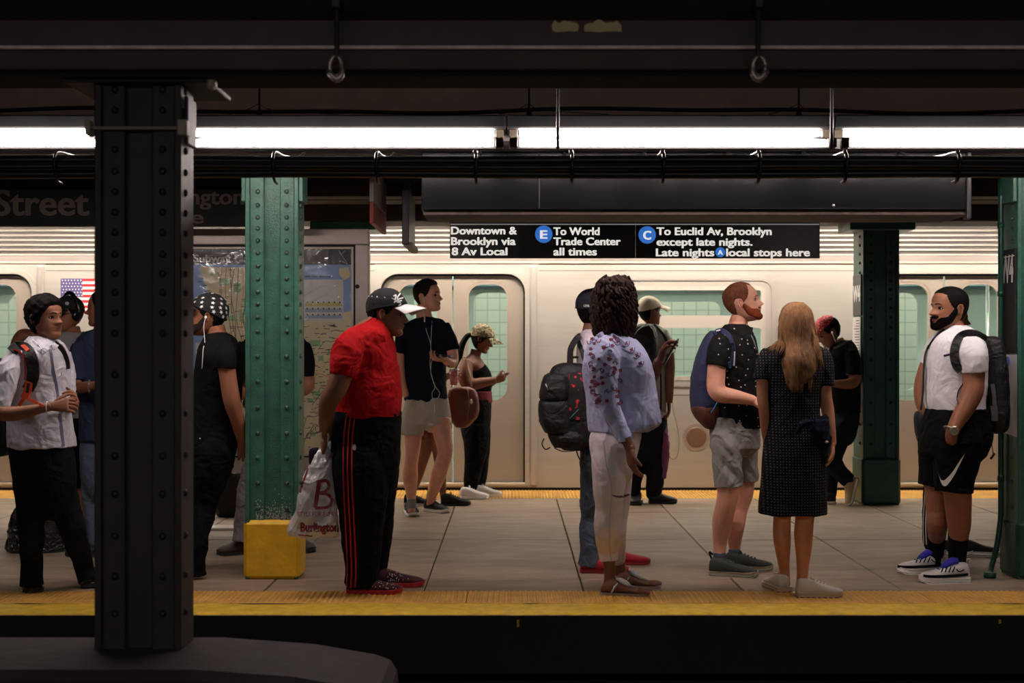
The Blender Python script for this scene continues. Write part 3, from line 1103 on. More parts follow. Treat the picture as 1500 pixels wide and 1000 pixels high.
# scuffed paint above the yellow base: scattered bare flecks, each a thin chip
g = Geo()
rr = random.Random(11)
cx = at(398, 0, 7.8).x
for k in range(420):
    x = cx + rr.uniform(-.095, .115); z = .338 + abs(rr.gauss(0, .045)) + .003
    r_ = rr.uniform(.0012, .0042)
    yy = 7.8 + (.0165 if abs(x - cx) > .052 else .0435)
    V = [(x + r_ * math.cos(a) * rr.uniform(.5, 1), yy - .001, z + r_ * 1.5 * math.sin(a) * rr.uniform(.5, 1)) for a in (0, 1.2, 2.4, 3.6, 5.0)]
    g.add(V, [(0, 1, 2, 3, 4)])
# (chips belong to the column)
col1 = [o for o in COL.objects if o.get('label', '').startswith('bright green')][0]
mk('paint_chips', g, mat('bare_steel', (190, 196, 196), .4, metal=.3), col1, kind='stuff')
# gusset angles at the top of the two front columns
for xc, t in ((at(398, 0, 7.8).x, col1), (at(1530, 0, 7.8).x, colr)):
    for sg in (-1, 1):
        x = xc + sg * (.152 + .012)
        mk('gusset', rbox(x - .012, x + .012, 7.81, 7.99, 2.16, 2.40, .004, 1), M_green, t)
# conduits beside the columns
t = thing('conduit', 'thin green conduit running down beside the right hand column and bending to the floor', 'pipe', (at(1472, 0, 8.05).x, 8.05, 0))
P_ = [at(1466, y, 8.0) for y in (262, 400, 560, 690, 745)] + [at(1465, 765, 8.0), at(1460, 800, 8.0), at(1452, 832, 8.0), ground(1450, 846)]
mk('pipe', tube(P_, .016, 10, 4), M_dgreen, t, smooth=True)
b = ground(1450, 846)
mk('foot', cylinder(b, b + Vector((0, 0, .03)), .036, 12), M_dgreen, t, smooth=True)
for y in (330, 430, 700):
    mk('coupling', cylinder(at(1466, y - 4, 8.0), at(1466, y + 4, 8.0), .020, 10), M_dgreen, t, smooth=True)
t = mk('conduit', tube([at(1255, y, 11.80) for y in (340, 500, 600, 700, 733)], .018, 8, 3), M_rust, None, 'brown pipe running down beside the dark green column', 'pipe', smooth=True)
t = mk('conduit', tube([at(439, y, 8.06) for y in (262, 400, 560, 700, 758)], .016, 8, 3), mat('grey_conduit', (120, 130, 125), .4), None, 'pale conduit strapped behind the bright green column', 'pipe', smooth=True)

# near column, between the tracks
M_nearc = mat('near_column_paint', (36, 27, 26), .6, bump=(14, .25), var=(5, .2))
rivn = zy([130, 160, 218, 250, 280, 310, 340, 372, 400, 428, 458, 488, 549, 606, 668, 724, 786, 845, 900], 5.0)
ncol = column(at(201.5, 0, 5.0).x, 5.0, .318, .12, 2.30, M_nearc, 'dark brown riveted column in front of the tracks, out of focus', rivn, dp=.2, m_riv=mat('near_rivet', (27, 20, 19), .55))
xc = at(201.5, 0, 5).x
mk('cap_plate', rbox(xc - .26, xc + .27, 4.95, 5.35, 2.285, 2.305, .004, 1), M_nearc, ncol)
mk('plate_end', rbox(xc + .262, xc + .294, 4.95, 5.0, 2.262, 2.312, .008, 1), mat('worn_grey', (150, 140, 125), .6), ncol)
mk('strap', rbox(xc - .168, xc + .175, 4.982, 4.992, 2.118, 2.130, .002, 1), mat('worn_strap', (120, 108, 96), .5), ncol)
for sg, w in ((-1, .01), (1, .018)):
    x = xc + sg * .172
    mk('bracket', rbox(x - w, x + w, 4.96, 5.02, 2.095, 2.152, .004, 1), mat('worn_grey', (150, 140, 125), .6), ncol)
mk('bracket', rbox(xc + .165, xc + .180, 5.02, 5.16, 2.07, 2.25, .006, 1), M_nearc, ncol)
# low parapet the near column stands on
V, Fc = [], []
sec = [(-4.5, .215), (-1.1, .215), (-.75, .19), (-.52, .150), (-.465, .130), (-.440, .09), (-.435, .02), (-.435, -1.35)]
for y in (4.66, 4.70, 5.22, 5.26):
    for (x, z) in sec:
        V.append((x, y, z - (.03 if y in (4.66, 5.26) and z > -1 else 0)))
    V.append((-4.5, y, -1.35))
m_ = len(sec) + 1
for i in range(3):
    for k in range(m_):
        a, b = i * m_ + k, i * m_ + (k + 1) % m_
        Fc.append((a, b, b + m_, a + m_))
Fc += [tuple(range(m_ - 1, -1, -1)), tuple(3 * m_ + k for k in range(m_))]
mk('wall_parapet', (V, Fc), mat('parapet_concrete', (36, 26, 24), .85, bump=(12, .4), var=(4, .25)), kind='structure')

# hooks hanging from the near beam
M_hook = mat('hook_steel', (170, 160, 155), .35, metal=.8)
for (px, lab) in ((492, 'metal shackle hanging from the near beam, above the man in the red shirt'), (1112, 'metal shackle hanging from the near beam, above the woman with long hair')):
    d = 4.80
    p = at(px, 0, d)
    z = lambda y: zs(y, d)
    t = thing('beam_hook', lab, 'hook', (p.x, d, z(118)))
    sg = -1 if px > 700 else 1
    mk('rod', tube([(p.x, 4.84, z(-8)), (p.x, 4.82, z(30)), (p.x + .004 * sg, d, z(72)), (p.x, d, z(88))], .009, 8, 3), mat('dark_hook', (48, 42, 40), .5), t, smooth=True)
    mk('clamp', rbox(p.x - .016, p.x + .016, 4.79, 4.90, z(12), z(-6), .004, 1), mat('dark_hook', (48, 42, 40), .5), t)
    ring = [(p.x + .030 * math.cos(a) * .75, d, z(97) + .034 * math.sin(a)) for a in [2 * PI * k / 12 for k in range(13)]]
    mk('ring', tube(ring, .008, 8, 2), M_hook, t, smooth=True)
    mk('shackle_pin', tube([(p.x - .030 * sg, d, z(103)), (p.x + .004 * sg, d, z(116)), (p.x + .024 * sg, d, z(104)), (p.x + .014 * sg, d, z(92))], [.010, .013, .010, .006], 8, 3), M_hook, t, smooth=True)

# ---- front edge lights
def tube_light(xa, xb, label):
    t = thing('fluorescent_light', label, 'light fixture', ((xa + xb) / 2, 7.2, 2.33), 'tube lights along the near platform edge')
    mk('housing', rbox(xa - .065, xb + .065, 7.16, 7.40, 2.474, 2.545, .008, 1), M_black, t)
    mk('shade_plate', rbox(xa - .05, xb + .05, 7.30, 7.33, 2.385, 2.462, .003, 1), M_black, t)  # added plate: shields the beam face and darkens the gap between tubes
    for (y, z, r) in ((7.10, 2.387, .018), (7.24, 2.458, .014)):
        mk('tube', cylinder((xa, y, z), (xb, y, z), r, 14), M_tube, t, smooth=True)
        for x in (xa - .03, xb + .03):
            mk('lamp_holder', rbox(x - .022, x + .022, y - .022, y + .022, z - .026, z + .026, .005, 1), mat('lamp_holder', (70, 62, 50), .5), t)
e = lambda x: at(x, 0, 7.1).x
for (a, b, lb) in ((-210, 238, 'fluorescent tube fixture at the left edge, above the man in the white shirt'), (276, 723, 'fluorescent tube fixture above the bright green column'), (761, 1210, 'fluorescent tube fixture above the overhead direction sign'), (1246, 1695, 'fluorescent tube fixture above the bearded man in the white tee')):
    tube_light(e(a), e(b), lb)
# sagging cable on top of the housings
pts = []
for i in range(41):
    x = -4 + 8 * i / 40
    pts.append((x, 7.22, 2.576 + .010 * math.sin(x * 2.1) + .006 * math.sin(x * 5)))
mk('cable', tube(pts, .012, 6, 2), M_black, None, 'black cable lying along the top of the tube lights', 'cable', smooth=True)
for px, lb in ((380, 'thin hanger rod with wires above the green column'), (775, 'thin hanger rod above the gap between two tube lights'), (1170, 'thin hanger rod left of the thick rod over the dark column')):
    p = at(px, 0, 7.25)
    t = thing('hanger_rod', lb, 'hanger', (p.x, 7.25, 2.54))
    mk('rod', cylinder((p.x, 7.25, 2.55), (p.x, 7.25, 3.26), .006, 6), M_black, t)
    mk('clip', tube([(p.x, 7.25, 2.60), (p.x, 7.25, 2.575), (p.x, 7.25, 2.55)], [.006, .012, .022], 8, 2), M_black, t)
    for sg in (-1, 1):
        mk('guy_wire', tube([(p.x, 7.25, 2.62), (p.x + sg * .07, 7.25, 2.585), (p.x + sg * (.16 if sg < 0 else .42), 7.24, 2.560)], .0022, 5, 3), M_black, t)
for px, lb in ((817, 'thicker black rod passing in front of the tube light'), (1218, 'thicker black rod at the gap between two tube lights')):
    mk('hanger_rod', cylinder(at(px, 219, 7.02), at(px + 1, 118, 7.02) + Vector((0, 0, .58)), .009, 8), M_black, None, lb, 'hanger', smooth=True)

# ---- pipes slung under the beam
pipes = thing('pipe_run', 'bundle of black pipes strapped along the platform edge below the tube lights', 'pipes', (0, 6.6, 2.12))
for (z, y, r) in ((2.222, 6.56, .024), (2.188, 6.53, .019), (2.158, 6.56, .022), (2.19, 6.62, .03)):
    mk('pipe', tube([(-6 + 12 * i / 12, y, z + .004 * math.sin(i * 1.9 + z * 40)) for i in range(13)], r, 12, 2), M_black, pipes, smooth=True)
for px in (80, 400, 551, 697, 838, 972, 1113, 1240, 1405):
    p = at(px, 0, 6.5)
    mk('strap', tube([(p.x, 7.48, 2.39), (p.x, 7.2, 2.325), (p.x, 6.8, 2.275), (p.x, 6.56, 2.262), (p.x, 6.50, 2.235), (p.x, 6.495, 2.18), (p.x, 6.53, 2.125), (p.x, 6.6, 2.118)], .006, 6, 3, flat=1.6), M_black, pipes, smooth=True)
    if px > 600:
        mk('strap_nut', ball((p.x - .004, 6.515, 2.258), (.011, .011, .013), 8, 6), mat('strap_nut', (150, 145, 142), .4, metal=.6), pipes, smooth=True)

# ---- black sheet metal box over the platform
bx0, bx1 = at(617, 0, 7.5).x, at(1418, 0, 7.5).x
t = thing('sheet_metal_box', 'long black sheet metal box hanging above the direction sign', 'metal box', ((bx0 + bx1) / 2, 7.7, 2.07))
mk('body', rbox(bx0, bx1, 7.5, 7.555, 2.08, 2.40, .006, 1), M_sheet, t)
mk('back', rbox(bx0, bx1, 7.556, 7.85, 2.08, 2.39, .006, 1), M_black, t)
mk('bottom_lip', rbox(bx0 + .01, bx1 + .01, 7.52, 7.95, 2.052, 2.079, .004, 1), M_rust, t)
mk('end_flange', rbox(bx1 - .01, bx1 + .014, 7.48, 7.555, 2.03, 2.40, .004, 1), M_black, t)
mk('seam', rbox(at(789, 0, 7.5).x, at(791, 0, 7.5).x, 7.496, 7.5, 2.09, 2.39, .001, 1), M_black, t)
mk('rivet', ball(at(1221, 301, 7.497), .009, 8, 6), M_hook, t, smooth=True)

# ---- direction sign
D = 10.4
sx0, sx1 = at(659, 0, D).x, at(1201, 0, D).x
M_sign = mat('sign_black', (26, 25, 28), .35, var=(3, .1))
t = thing('direction_sign', 'long black overhead sign giving downtown train directions in white letters', 'sign', ((sx0 + sx1) / 2, D, zs(378, D)))
xm = at(931, 0, D).x
mk('panel', rbox(sx0, xm - .002, D, D + .05, zs(378, D), zs(318, D), .003, 1), M_sign, t)
mk('panel', rbox(xm + .002, sx1, D, D + .05, zs(378, D), zs(318, D), .003, 1), M_sign, t)
mk('white_line', box(sx0 + .005, sx1 - .005, D - .002, D, zs(329.0, D), zs(327.9, D)), mat('glow_line', (200, 198, 194), .5, emit=.4), t)  # emission added so the line shows in the shade
M_glow = mat('glow_letters', (255, 252, 244), .5, emit=.75)  # added glow: brightens letters that the beam above shades
M_glowblue = mat('glow_route_blue', (62, 132, 232), .5, emit=.55)  # same added glow for the route roundels
def line(s, xa, xb, base, cap, d, parent, m_=M_white, name='lettering', bold=.035, dy=.002):
    return mk(name, text_box(s, at(xa, 0, d).x, at(xb, 0, d).x, zs(base, d), cap * d / F, d - dy, bold), m_, parent)
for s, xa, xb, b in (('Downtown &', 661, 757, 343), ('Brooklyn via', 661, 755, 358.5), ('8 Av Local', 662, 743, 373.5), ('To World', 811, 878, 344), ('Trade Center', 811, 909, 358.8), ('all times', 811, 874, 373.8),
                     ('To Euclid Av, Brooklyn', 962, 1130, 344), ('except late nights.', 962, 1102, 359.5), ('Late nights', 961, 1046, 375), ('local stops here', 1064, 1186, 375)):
    line(s, xa, xb, b, 11.6, D, t, M_glow)
def disc(cx, cy, r, d, parent, m_, name='roundel'):
    c = at(cx, cy, d)
    rr_ = r * d / F
    return mk(name, tube([(c.x, d - .0035, c.z), (c.x, d - .001, c.z)], [rr_, rr_], 32, 1, ref=(1, 0, 0)), m_, parent)
M_blue = mat('route_blue', (62, 132, 232), .5)
for cx, cy, r, s, w, cp in ((796.5, 343, 12.7, 'E', 10, 12.4), (948, 344, 12.7, 'C', 11, 13), (1055, 369.3, 7.2, 'A', 7, 7)):
    disc(cx, cy, r, D, t, M_glowblue)
    line(s, cx - w / 2, cx + w / 2, cy + cp / 2, cp, D, t, M_glow, dy=.0045, bold=.045)
for px in (700, 1160):
    p = at(px, 0, D + .02)
    mk('hanger', cylinder((p.x, D + .02, zs(320, D)), (p.x, D + .02, 3.26), .008, 6), M_black, t)

# ---- station name sign, unlit
D = 9.5
x0, x1 = at(-260, 0, D).x, at(443, 0, D).x
M_shaded = mat('shaded_letters', (96, 88, 84), .8)  # letters greyed: the shadow on the sign is put into the colour
M_signd = mat('sign_black_matt', (12, 11, 12), .8)
t = thing('station_sign', 'large unlit black station name sign behind the near column', 'sign', ((x0 + x1) / 2, D, zs(331, D)))
mk('board', rbox(x0, x1, D, D + .06, zs(331, D), zs(262, D), .004, 1), M_signd, t)
line('W 4 Street', -128, 130, 315, 39, D, t, M_shaded, bold=.03)
line('Washington', 182, 357, 299, 24, D, t, M_shaded, bold=.03)
line('Square', 182, 298, 327, 20, D, t, M_shaded, bold=.03)
for px in (30, 330):
    p = at(px, 0, D + .02)
    mk('hanger', cylinder((p.x, D + .03, zs(264, D)), (p.x, D + .03, 3.26), .008, 6), M_black, t)
# the torn-edged hanging things seen edge on
t = thing('hanging_sign', 'narrow hanging sign seen edge-on, white above and red below', 'sign', at(549, 331, 9.2))
x = at(549, 0, 9.2).x
mk('upper', rbox(x - .016, x + .014, 9.0, 9.9, zs(300, 9.2), zs(250, 9.2), .004, 1), mat('sign_white', (150, 140, 136), .5), t)
mk('lower', rbox(x - .016, x + .014, 9.0, 9.9, zs(331, 9.2), zs(300, 9.2), .004, 1), mat('sign_red', (150, 40, 34), .5), t)
t = thing('hanging_sign', 'narrow black hanging sign seen edge-on with a pale lower corner', 'sign', at(596, 362, 9.6))
x = at(595, 0, 9.6).x
mk('plate', rbox(x - .03, x + .02, 9.6, 10.2, zs(358, 9.6), zs(250, 9.6), .004, 1), M_black, t)
mk('end_cap', rbox(x - .01, x + .045, 9.62, 10.18, zs(363, 9.6), zs(354, 9.6), .006, 1), mat('worn_grey', (150, 140, 125), .6), t)

# ---- W4 sign and notice on the flank of the right hand column
xf = at(1530, 0, 7.8).x - .152
t = thing('column_sign', 'small black W4 sign on the flank of the right column', 'sign', (xf - .01, 7.97, 1.48))
ya, yb = 7.815, 8.045
mk('plate', rbox(xf - .012, xf - .001, ya, yb, zs(516, 7.95), zs(366, 7.95), .002, 1), mat('sign_black_matt2', (14, 13, 15), .8), t)
V, Fc = text_mesh('W4', .05)
mn, mx = V[:, 0].min(), V[:, 0].max()
W = [(xf - .0135, yb - .02 - (v[0] - mn) / (mx - mn) * (yb - ya - .04), zs(412, 7.95) + v[1] / .73 * .15) for v in V]
mk('lettering', (W, Fc), M_white, t)
mk('white_line', box(xf - .0138, xf - .012, ya + .01, yb - .01, zs(377, 7.95), zs(375.6, 7.95)), M_white, t)
M_paper = mat('paper_notice', (214, 208, 206), .7, var=(10, .05))
M_ink = mat('print_ink', (60, 60, 70), .8)
t = thing('paper_notice', 'white printed service notice taped below the W4 sign', 'notice', (xf - .01, 7.95, 1.1))
V, Fc = [], []
for i in range(9):
    u = i / 8
    y = 8.10 - .30 * u
    xx = xf - .004 - .022 * math.sin(u * PI) ** 2
    V += [(xx, y, zs(519, 7.95)), (xx, y, zs(628 + 10 * u, 7.95) + .35 * (1 - u) * 0 ), (xx - .002, y, zs(628 + 10 * u, 7.95)), (xx - .002, y, zs(519, 7.95))]
for i in range(8):
    for k in range(4):
        a, b = i * 4 + k, i * 4 + (k + 1) % 4
        Fc.append((a, b, b + 4, a + 4))
sheet = mk('sheet', (V, Fc), M_paper, t)
g = Geo()
for k in range(24):
    z = zs(545 + k * 3.3, 7.95)
    w = rnd.uniform(.08, .2)
    g.add(*box(xf - .0305, xf - .0290, 8.06 - w, 8.06, z, z + .004))
mk('print_lines', g, M_ink, t, kind='stuff')
mk('roundel_print', tube([(xf - .0285, 7.88, zs(529, 7.95)), (xf - .0305, 7.88, zs(529, 7.95))], [.03, .03], 20, 1, ref=(0, 1, 0)), M_blue, t)
# the same on the dark column
xf = at(1291, 0, 11.5).x - .153
t = thing('column_sign', 'small black station sign on the flank of the dark green column', 'sign', (xf - .01, 11.66, 1.5))
mk('plate', rbox(xf - .012, xf - .001, 11.53, 11.80, zs(462, 11.6), zs(402, 11.6), .002, 1), M_sign, t)
W4 = text_mesh('W4', .05)
V = W4[0]; mn, mx = V[:, 0].min(), V[:, 0].max()
mk('lettering', ([(xf - .0135, 11.79 - (v[0] - mn) / (mx - mn) * .24, zs(440, 11.6) + v[1] / .73 * .13) for v in V], W4[1]), M_white, t)
t = thing('paper_notice', 'pale paper notice on the flank of the dark green column', 'notice', (xf - .01, 11.66, 1.0))
mk('sheet', rbox(xf - .014, xf - .010, 11.54, 11.80, zs(530, 11.6), zs(464, 11.6), .001, 1), M_paper, t)
g = Geo()
for k in range(14):
    z = zs(470 + k * 4, 11.6)
    g.add(*box(xf - .0152, xf - .014, 11.57, 11.57 + rnd.uniform(.1, .2), z, z + .006))
mk('print_lines', g, M_ink, t, kind='stuff')

# ---- subway map board
D = 9.9
X = lambda x: at(x, 0, D).x
Z = lambda y: zs(y, D)
t = thing('map_board', 'large framed subway map on two posts behind the bright green column', 'map board', (X(401), D + .06, 0))
M_frame = mat('board_frame_steel', (196, 184, 176), .4, metal=.25, var=(5, .08))
mk('header', rbox(X(262), X(540), D, D + .12, Z(358), Z(335), .006, 1), M_frame, t)
mk('frame', rbox(X(520), X(540), D, D + .12, Z(693), Z(358), .006, 1), M_frame, t)
mk('frame', rbox(X(262), X(276), D, D + .12, Z(693), Z(358), .006, 1), M_frame, t)
mk('frame', rbox(X(276), X(520), D, D + .12, Z(693), Z(670), .006, 1), M_frame, t)
mk('back', box(X(263), X(539), D + .06, D + .11, Z(690), Z(340)), M_frame, t)
inn = rrect(X(276), X(520), Z(670), Z(358), .001)
hole = rrect(X(278), X(517.5), Z(668), Z(361), .001)
mk('gasket', curve_plate(inn, [hole], .02, D + .015), M_gap, t)
mk('inner_trim', curve_plate(hole, [rrect(X(280), X(514), Z(666), Z(364), .001)], .01, D + .025), M_frame, t)
for px in (287, 472):
    mk('post', rbox(X(px) - .03, X(px) + .03, D + .03, D + .10, 0, Z(690), .006, 1), M_frame, t)
mk('base_plate', rbox(X(270), X(345), D - .02, D + .16, 0, .02, .004, 1), M_frame, t)
disc(523.5, 419.5, 3.2, D, t, M_gap, 'lock')
mp = mk('map_sheet', box(X(279), X(515), D + .035, D + .04, Z(667), Z(363)), mat('map_water', (150, 182, 230), .6, var=(3, .05)), t)
def flat(name, pts, m_, k, parent=mp):
    """flat print: polygon at the k-th ink layer"""
    yy = D + .035 - .0006 * k
    return mk(name, ([(X(x), yy, Z(y)) for x, y in pts], [tuple(range(len(pts) - 1, -1, -1))]), m_, parent)
flat('title_band', [(279, 363), (515, 363), (515, 387), (279, 387)], M_sign, 1)
M_ttl = mat('title_grey', (214, 210, 206), .6)
mk('title', text_box('Subway Map', X(282), X(372), Z(383), 11 * D / F, D + .033, .03), M_ttl, mp)
M_land = mat('map_land', (236, 224, 182), .6, var=(5, .06))
M_park = mat('map_park', (160, 204, 146), .6)
rr = random.Random(5)
def wob(pts, a=2.5, k=3):
    out = []
    n = len(pts)
    for i in range(n):
        x0_, y0_ = pts[i]; x1_, y1_ = pts[(i + 1) % n]
        for j in range(k):
            u = j / k
            out.append((x0_ + (x1_ - x0_) * u + rr.uniform(-a, a) * (j > 0), y0_ + (y1_ - y0_) * u + rr.uniform(-a, a) * (j > 0)))
    return out
flat('land', wob([(292, 389), (372, 389), (372, 560), (356, 600), (340, 560), (322, 500), (308, 455), (300, 420)]), M_land, 1)
flat('land', wob([(430, 470), (513, 455), (513, 560), (505, 600), (492, 640), (470, 662), (440, 668), (400, 668), (400, 500)]), M_land, 1)
flat('land', wob([(496, 392), (510, 390), (512, 404), (504, 410), (496, 402)], 1), M_land, 1)
flat('land', wob([(360, 560), (402, 520), (430, 470), (440, 668), (352, 668), (340, 640)]), M_land, 1)
for q in range(26):
    cx, cy = rr.choice([(rr.uniform(305, 365), rr.uniform(395, 520)), (rr.uniform(440, 508), rr.uniform(475, 640))])
    w, h = rr.uniform(2, 8), rr.uniform(2, 7)
    flat('park', wob([(cx - w, cy - h), (cx + w, cy - h), (cx + w, cy + h), (cx - w, cy + h)], 1.2, 2), M_park, 2)
LC = [mat('line_' + n_, c_, .6) for n_, c_ in (('blue', (40, 70, 150)), ('orange', (222, 110, 40)), ('red', (200, 50, 50)), ('green', (40, 130, 70)), ('brown', (130, 90, 50)), ('grey', (120, 120, 120)), ('yellow', (226, 186, 50)), ('dark', (70, 66, 96)))]
def route(pts, w, m_, k, nm='route_line'):
    A = crom(pts, 4)
    V, Fc = [], []
    for i in range(len(A)):
        a, b = A[max(i - 1, 0)], A[min(i + 1, len(A) - 1)]
        tx, ty = b - a
        L = math.hypot(tx, ty) or 1
        nx, ny = -ty / L * w / 2, tx / L * w / 2
        for s_ in (1, -1):
            V.append((X(A[i][0] + nx * s_), D + .035 - .0006 * k, Z(A[i][1] + ny * s_)))
    for i in range(len(A) - 1):
        Fc.append((2 * i, 2 * i + 1, 2 * i + 3, 2 * i + 2))
    mk(nm, (V, Fc), m_, mp)
for q in range(8):
    x0_ = 318 + q * 6
    route([(x0_, 392), (x0_ + rr.uniform(-5, 5), 430), (x0_ + rr.uniform(-8, 6), 470), (x0_ + 8 + rr.uniform(-6, 6), 520), (x0_ + 18, 575)], .9, LC[q % 7], 3)
for q in range(13):
    x0_, y0_ = rr.uniform(440, 470), rr.uniform(500, 660)
    route([(x0_, y0_), (x0_ + rr.uniform(5, 20), y0_ - rr.uniform(5, 25)), (x0_ + rr.uniform(20, 35), y0_ - rr.uniform(10, 30)), (min(x0_ + rr.uniform(40, 60), 512), y0_ - rr.uniform(30, 50))], .8, LC[(q * 3 + 7) % 8], 3)
g = Geo()
for q in range(300):
    if rr.random() < .45: x_, y_ = rr.uniform(284, 366), rr.uniform(392, 600)
    else: x_, y_ = rr.uniform(440, 508), rr.uniform(474, 662)
    w = rr.uniform(2, 9)
    V = [(X(x_), D + .0328, Z(y_)), (X(x_ + w), D + .0328, Z(y_)), (X(x_ + w), D + .0328, Z(y_ + .9)), (X(x_), D + .0328, Z(y_ + .9))]
    g.add(V, [(3, 2, 1, 0)])
mk('place_names', g, mat('map_ink', (92, 88, 92), .8), mp, kind='stuff')
M_tbl = mat('table_print', (226, 226, 222), .6)
for (a, b, c, d_) in ((285, 502, 297, 518), (285, 524, 297, 534), (285, 540, 297, 556)):
    flat('legend_box', [(a, b), (c, b), (c, d_), (a, d_)], M_tbl, 2)
flat('service_table', [(444, 409), (502, 409), (502, 471), (444, 471)], M_tbl, 2)
for y_, m_ in ((446, mat('row_yellow', (206, 204, 130), .6)), (455, mat('row_blue', (170, 188, 214), .6)), (464, mat('row_blue', (170, 188, 214), .6))):
    flat('table_row', [(446, y_ - 3), (500, y_ - 3), (500, y_ + 2), (446, y_ + 2)], m_, 3)
    for q in range(7):
        disc_x = 449 + q * 8
        flat('table_mark', [(disc_x - 1, y_ - 4.5), (disc_x + 1, y_ - 4.5), (disc_x + 1, y_ - 2.5), (disc_x - 1, y_ - 2.5)], M_ink, 4)
mk('table_title', text_box('York City Subway', X(442), X(484), Z(405.5), 3.2 * D / F, D + .033, .03), M_ink, mp)
# clear film over the map, creased: pale ridges paint the glare on its creases
g = Geo()
for pts in ([(288, 405), (300, 398), (322, 380), (334, 372), (318, 371), (300, 376)], [(287, 412), (300, 414), (322, 402), (333, 388)], [(338, 392), (350, 384), (366, 376), (340, 382)], [(322, 442), (346, 426), (366, 414)], [(330, 462), (352, 458), (368, 452)], [(446, 432), (460, 424), (476, 417), (482, 428), (462, 438), (446, 444)],
            [(446, 470), (462, 462), (480, 454)], [(497, 368), (503, 378), (508, 386), (500, 382)], [(346, 470), (360, 464), (368, 466)], [(505, 366), (499, 372), (496, 366)]):
    P3 = [(X(x_), D + .026, Z(y_)) for x_, y_ in pts]
    g.add(*tube(P3, .0026, 5, 5, flat=.5))
mk('film_crease_glare', g, mat('film_crease_glare', (216, 218, 220), .2, coat=.5), t, smooth=True, kind='stuff')
mk('clear_film', box(X(279), X(515), D + .027, D + .028, Z(667), Z(363)), glassy('clear_film', (254, 254, 254), .025, .08, (5, .35)), t)

# ================================================================== the train
D = 12.75
X = lambda x: at(x, 0, D).x
Z = lambda y: zs(y, D)
train = thing('train', 'silver subway train standing at the far edge of the platform', 'train', (0, 14.2, 0))
doors_c = [663 - 722, 663, 663 + 722]
win_c = [302, 1024, 1746]
XL, XR = X(-420), X(1900)
HW = 106
zt = Z(385)
out = [(XL, .02), (XR, .02), (XR, zt), (XL, zt)]
holes = []
for c in doors_c:
    holes.append(rrect(X(c - HW), X(c + HW), Z(709), Z(401), (.012, .012, .17, .17), 8))
for c in win_c:
    holes.append(rrect(X(c - 100), X(c + 96), Z(556), Z(420), .07, 6))
mk('side_panel', curve_plate(out, holes, .04, D), M_steel, train)
# raised rims round doors and windows
for c in doors_c:
    o_ = rrect(X(c - HW - 7), X(c + HW + 7), Z(712), Z(394.5), (.02, .02, .19, .19), 8)
    i_ = rrect(X(c - HW), X(c + HW), Z(709), Z(401), (.012, .012, .17, .17), 8)
    mk('door_frame', curve_plate(o_, [i_], .05, D - .014), M_steel, train)
    i2 = rrect(X(c - HW + 2.5), X(c + HW - 2.5), Z(706), Z(404.5), (.01, .01, .16, .16), 8)
    mk('door_seal', curve_plate(i_, [i2], .02, D + .01), M_gap, train)
for c in win_c:
    o_ = rrect(X(c - 118), X(c + 112), Z(566), Z(406), .12, 8)
    i_ = rrect(X(c - 112), X(c + 106), Z(562), Z(411), .10, 8)
    mk('window_rim', curve_plate(o_, [i_], .012, D - .010), M_steel2, train)
    w = mk('window_frame', curve_plate(rrect(X(c - 101), X(c + 97), Z(557), Z(419), .07, 6), [rrect(X(c - 95), X(c + 91), Z(462), Z(425), .02, 5), rrect(X(c - 95), X(c + 91), Z(551), Z(480), .03, 5)], .03, D - .004), mat('window_frame_white', (206, 196, 184), .35, metal=.2), train)
    mk('pane', box(X(c - 96), X(c + 92), D + .03, D + .034, Z(552), Z(424)), glassy('train_glass', (242, 248, 244), .06, .03), w)
M_door = mat('door_steel', (180, 168, 154), .36, metal=.35, var=(2, .05))
for c in doors_c:
    for sg in (-1, 1):
        a, b = (c - HW + 2, c - 1.2) if sg < 0 else (c + 1.2, c + HW - 2)
        rr4 = (.004, .004, .003, .16) if sg < 0 else (.004, .004, .16, .003)
        wa, wb = (a + 20, b - 18) if sg < 0 else (a + 18, b - 20)
        o_ = rrect(X(a), X(b), Z(706), Z(404), rr4, 8)
        i_ = rrect(X(wa), X(wb), Z(590), Z(412), .14, 8)
        i2 = rrect(X(wa + 4), X(wb - 4), Z(586), Z(416), .125, 8)
        dr = mk('door_leaf', curve_plate(o_, [i_], .035, D + .045), M_door, train)
        mk('window_seal', curve_plate(i_, [i2], .03, D + .05), mat('window_seal_pale', (176, 160, 146), .35, metal=.2), dr)
        mk('pane', box(X(wa + 3), X(wb - 3), D + .07, D + .074, Z(587), Z(416)), MATS['train_glass'], dr)
    mk('sill_plate', rbox(X(c - HW), X(c + HW), D - .03, D + .10, Z(711), Z(706.5), .003, 1), mat('sill_bright', (214, 204, 190), .3, metal=.4), train)
    # grab handle plate between door and panel
    x_ = X(c + HW + 12)
    mk('door_post', rbox(x_ - .03, x_ + .035, D - .022, D + .01, Z(712), Z(388), .016, 2), M_steel2, train)
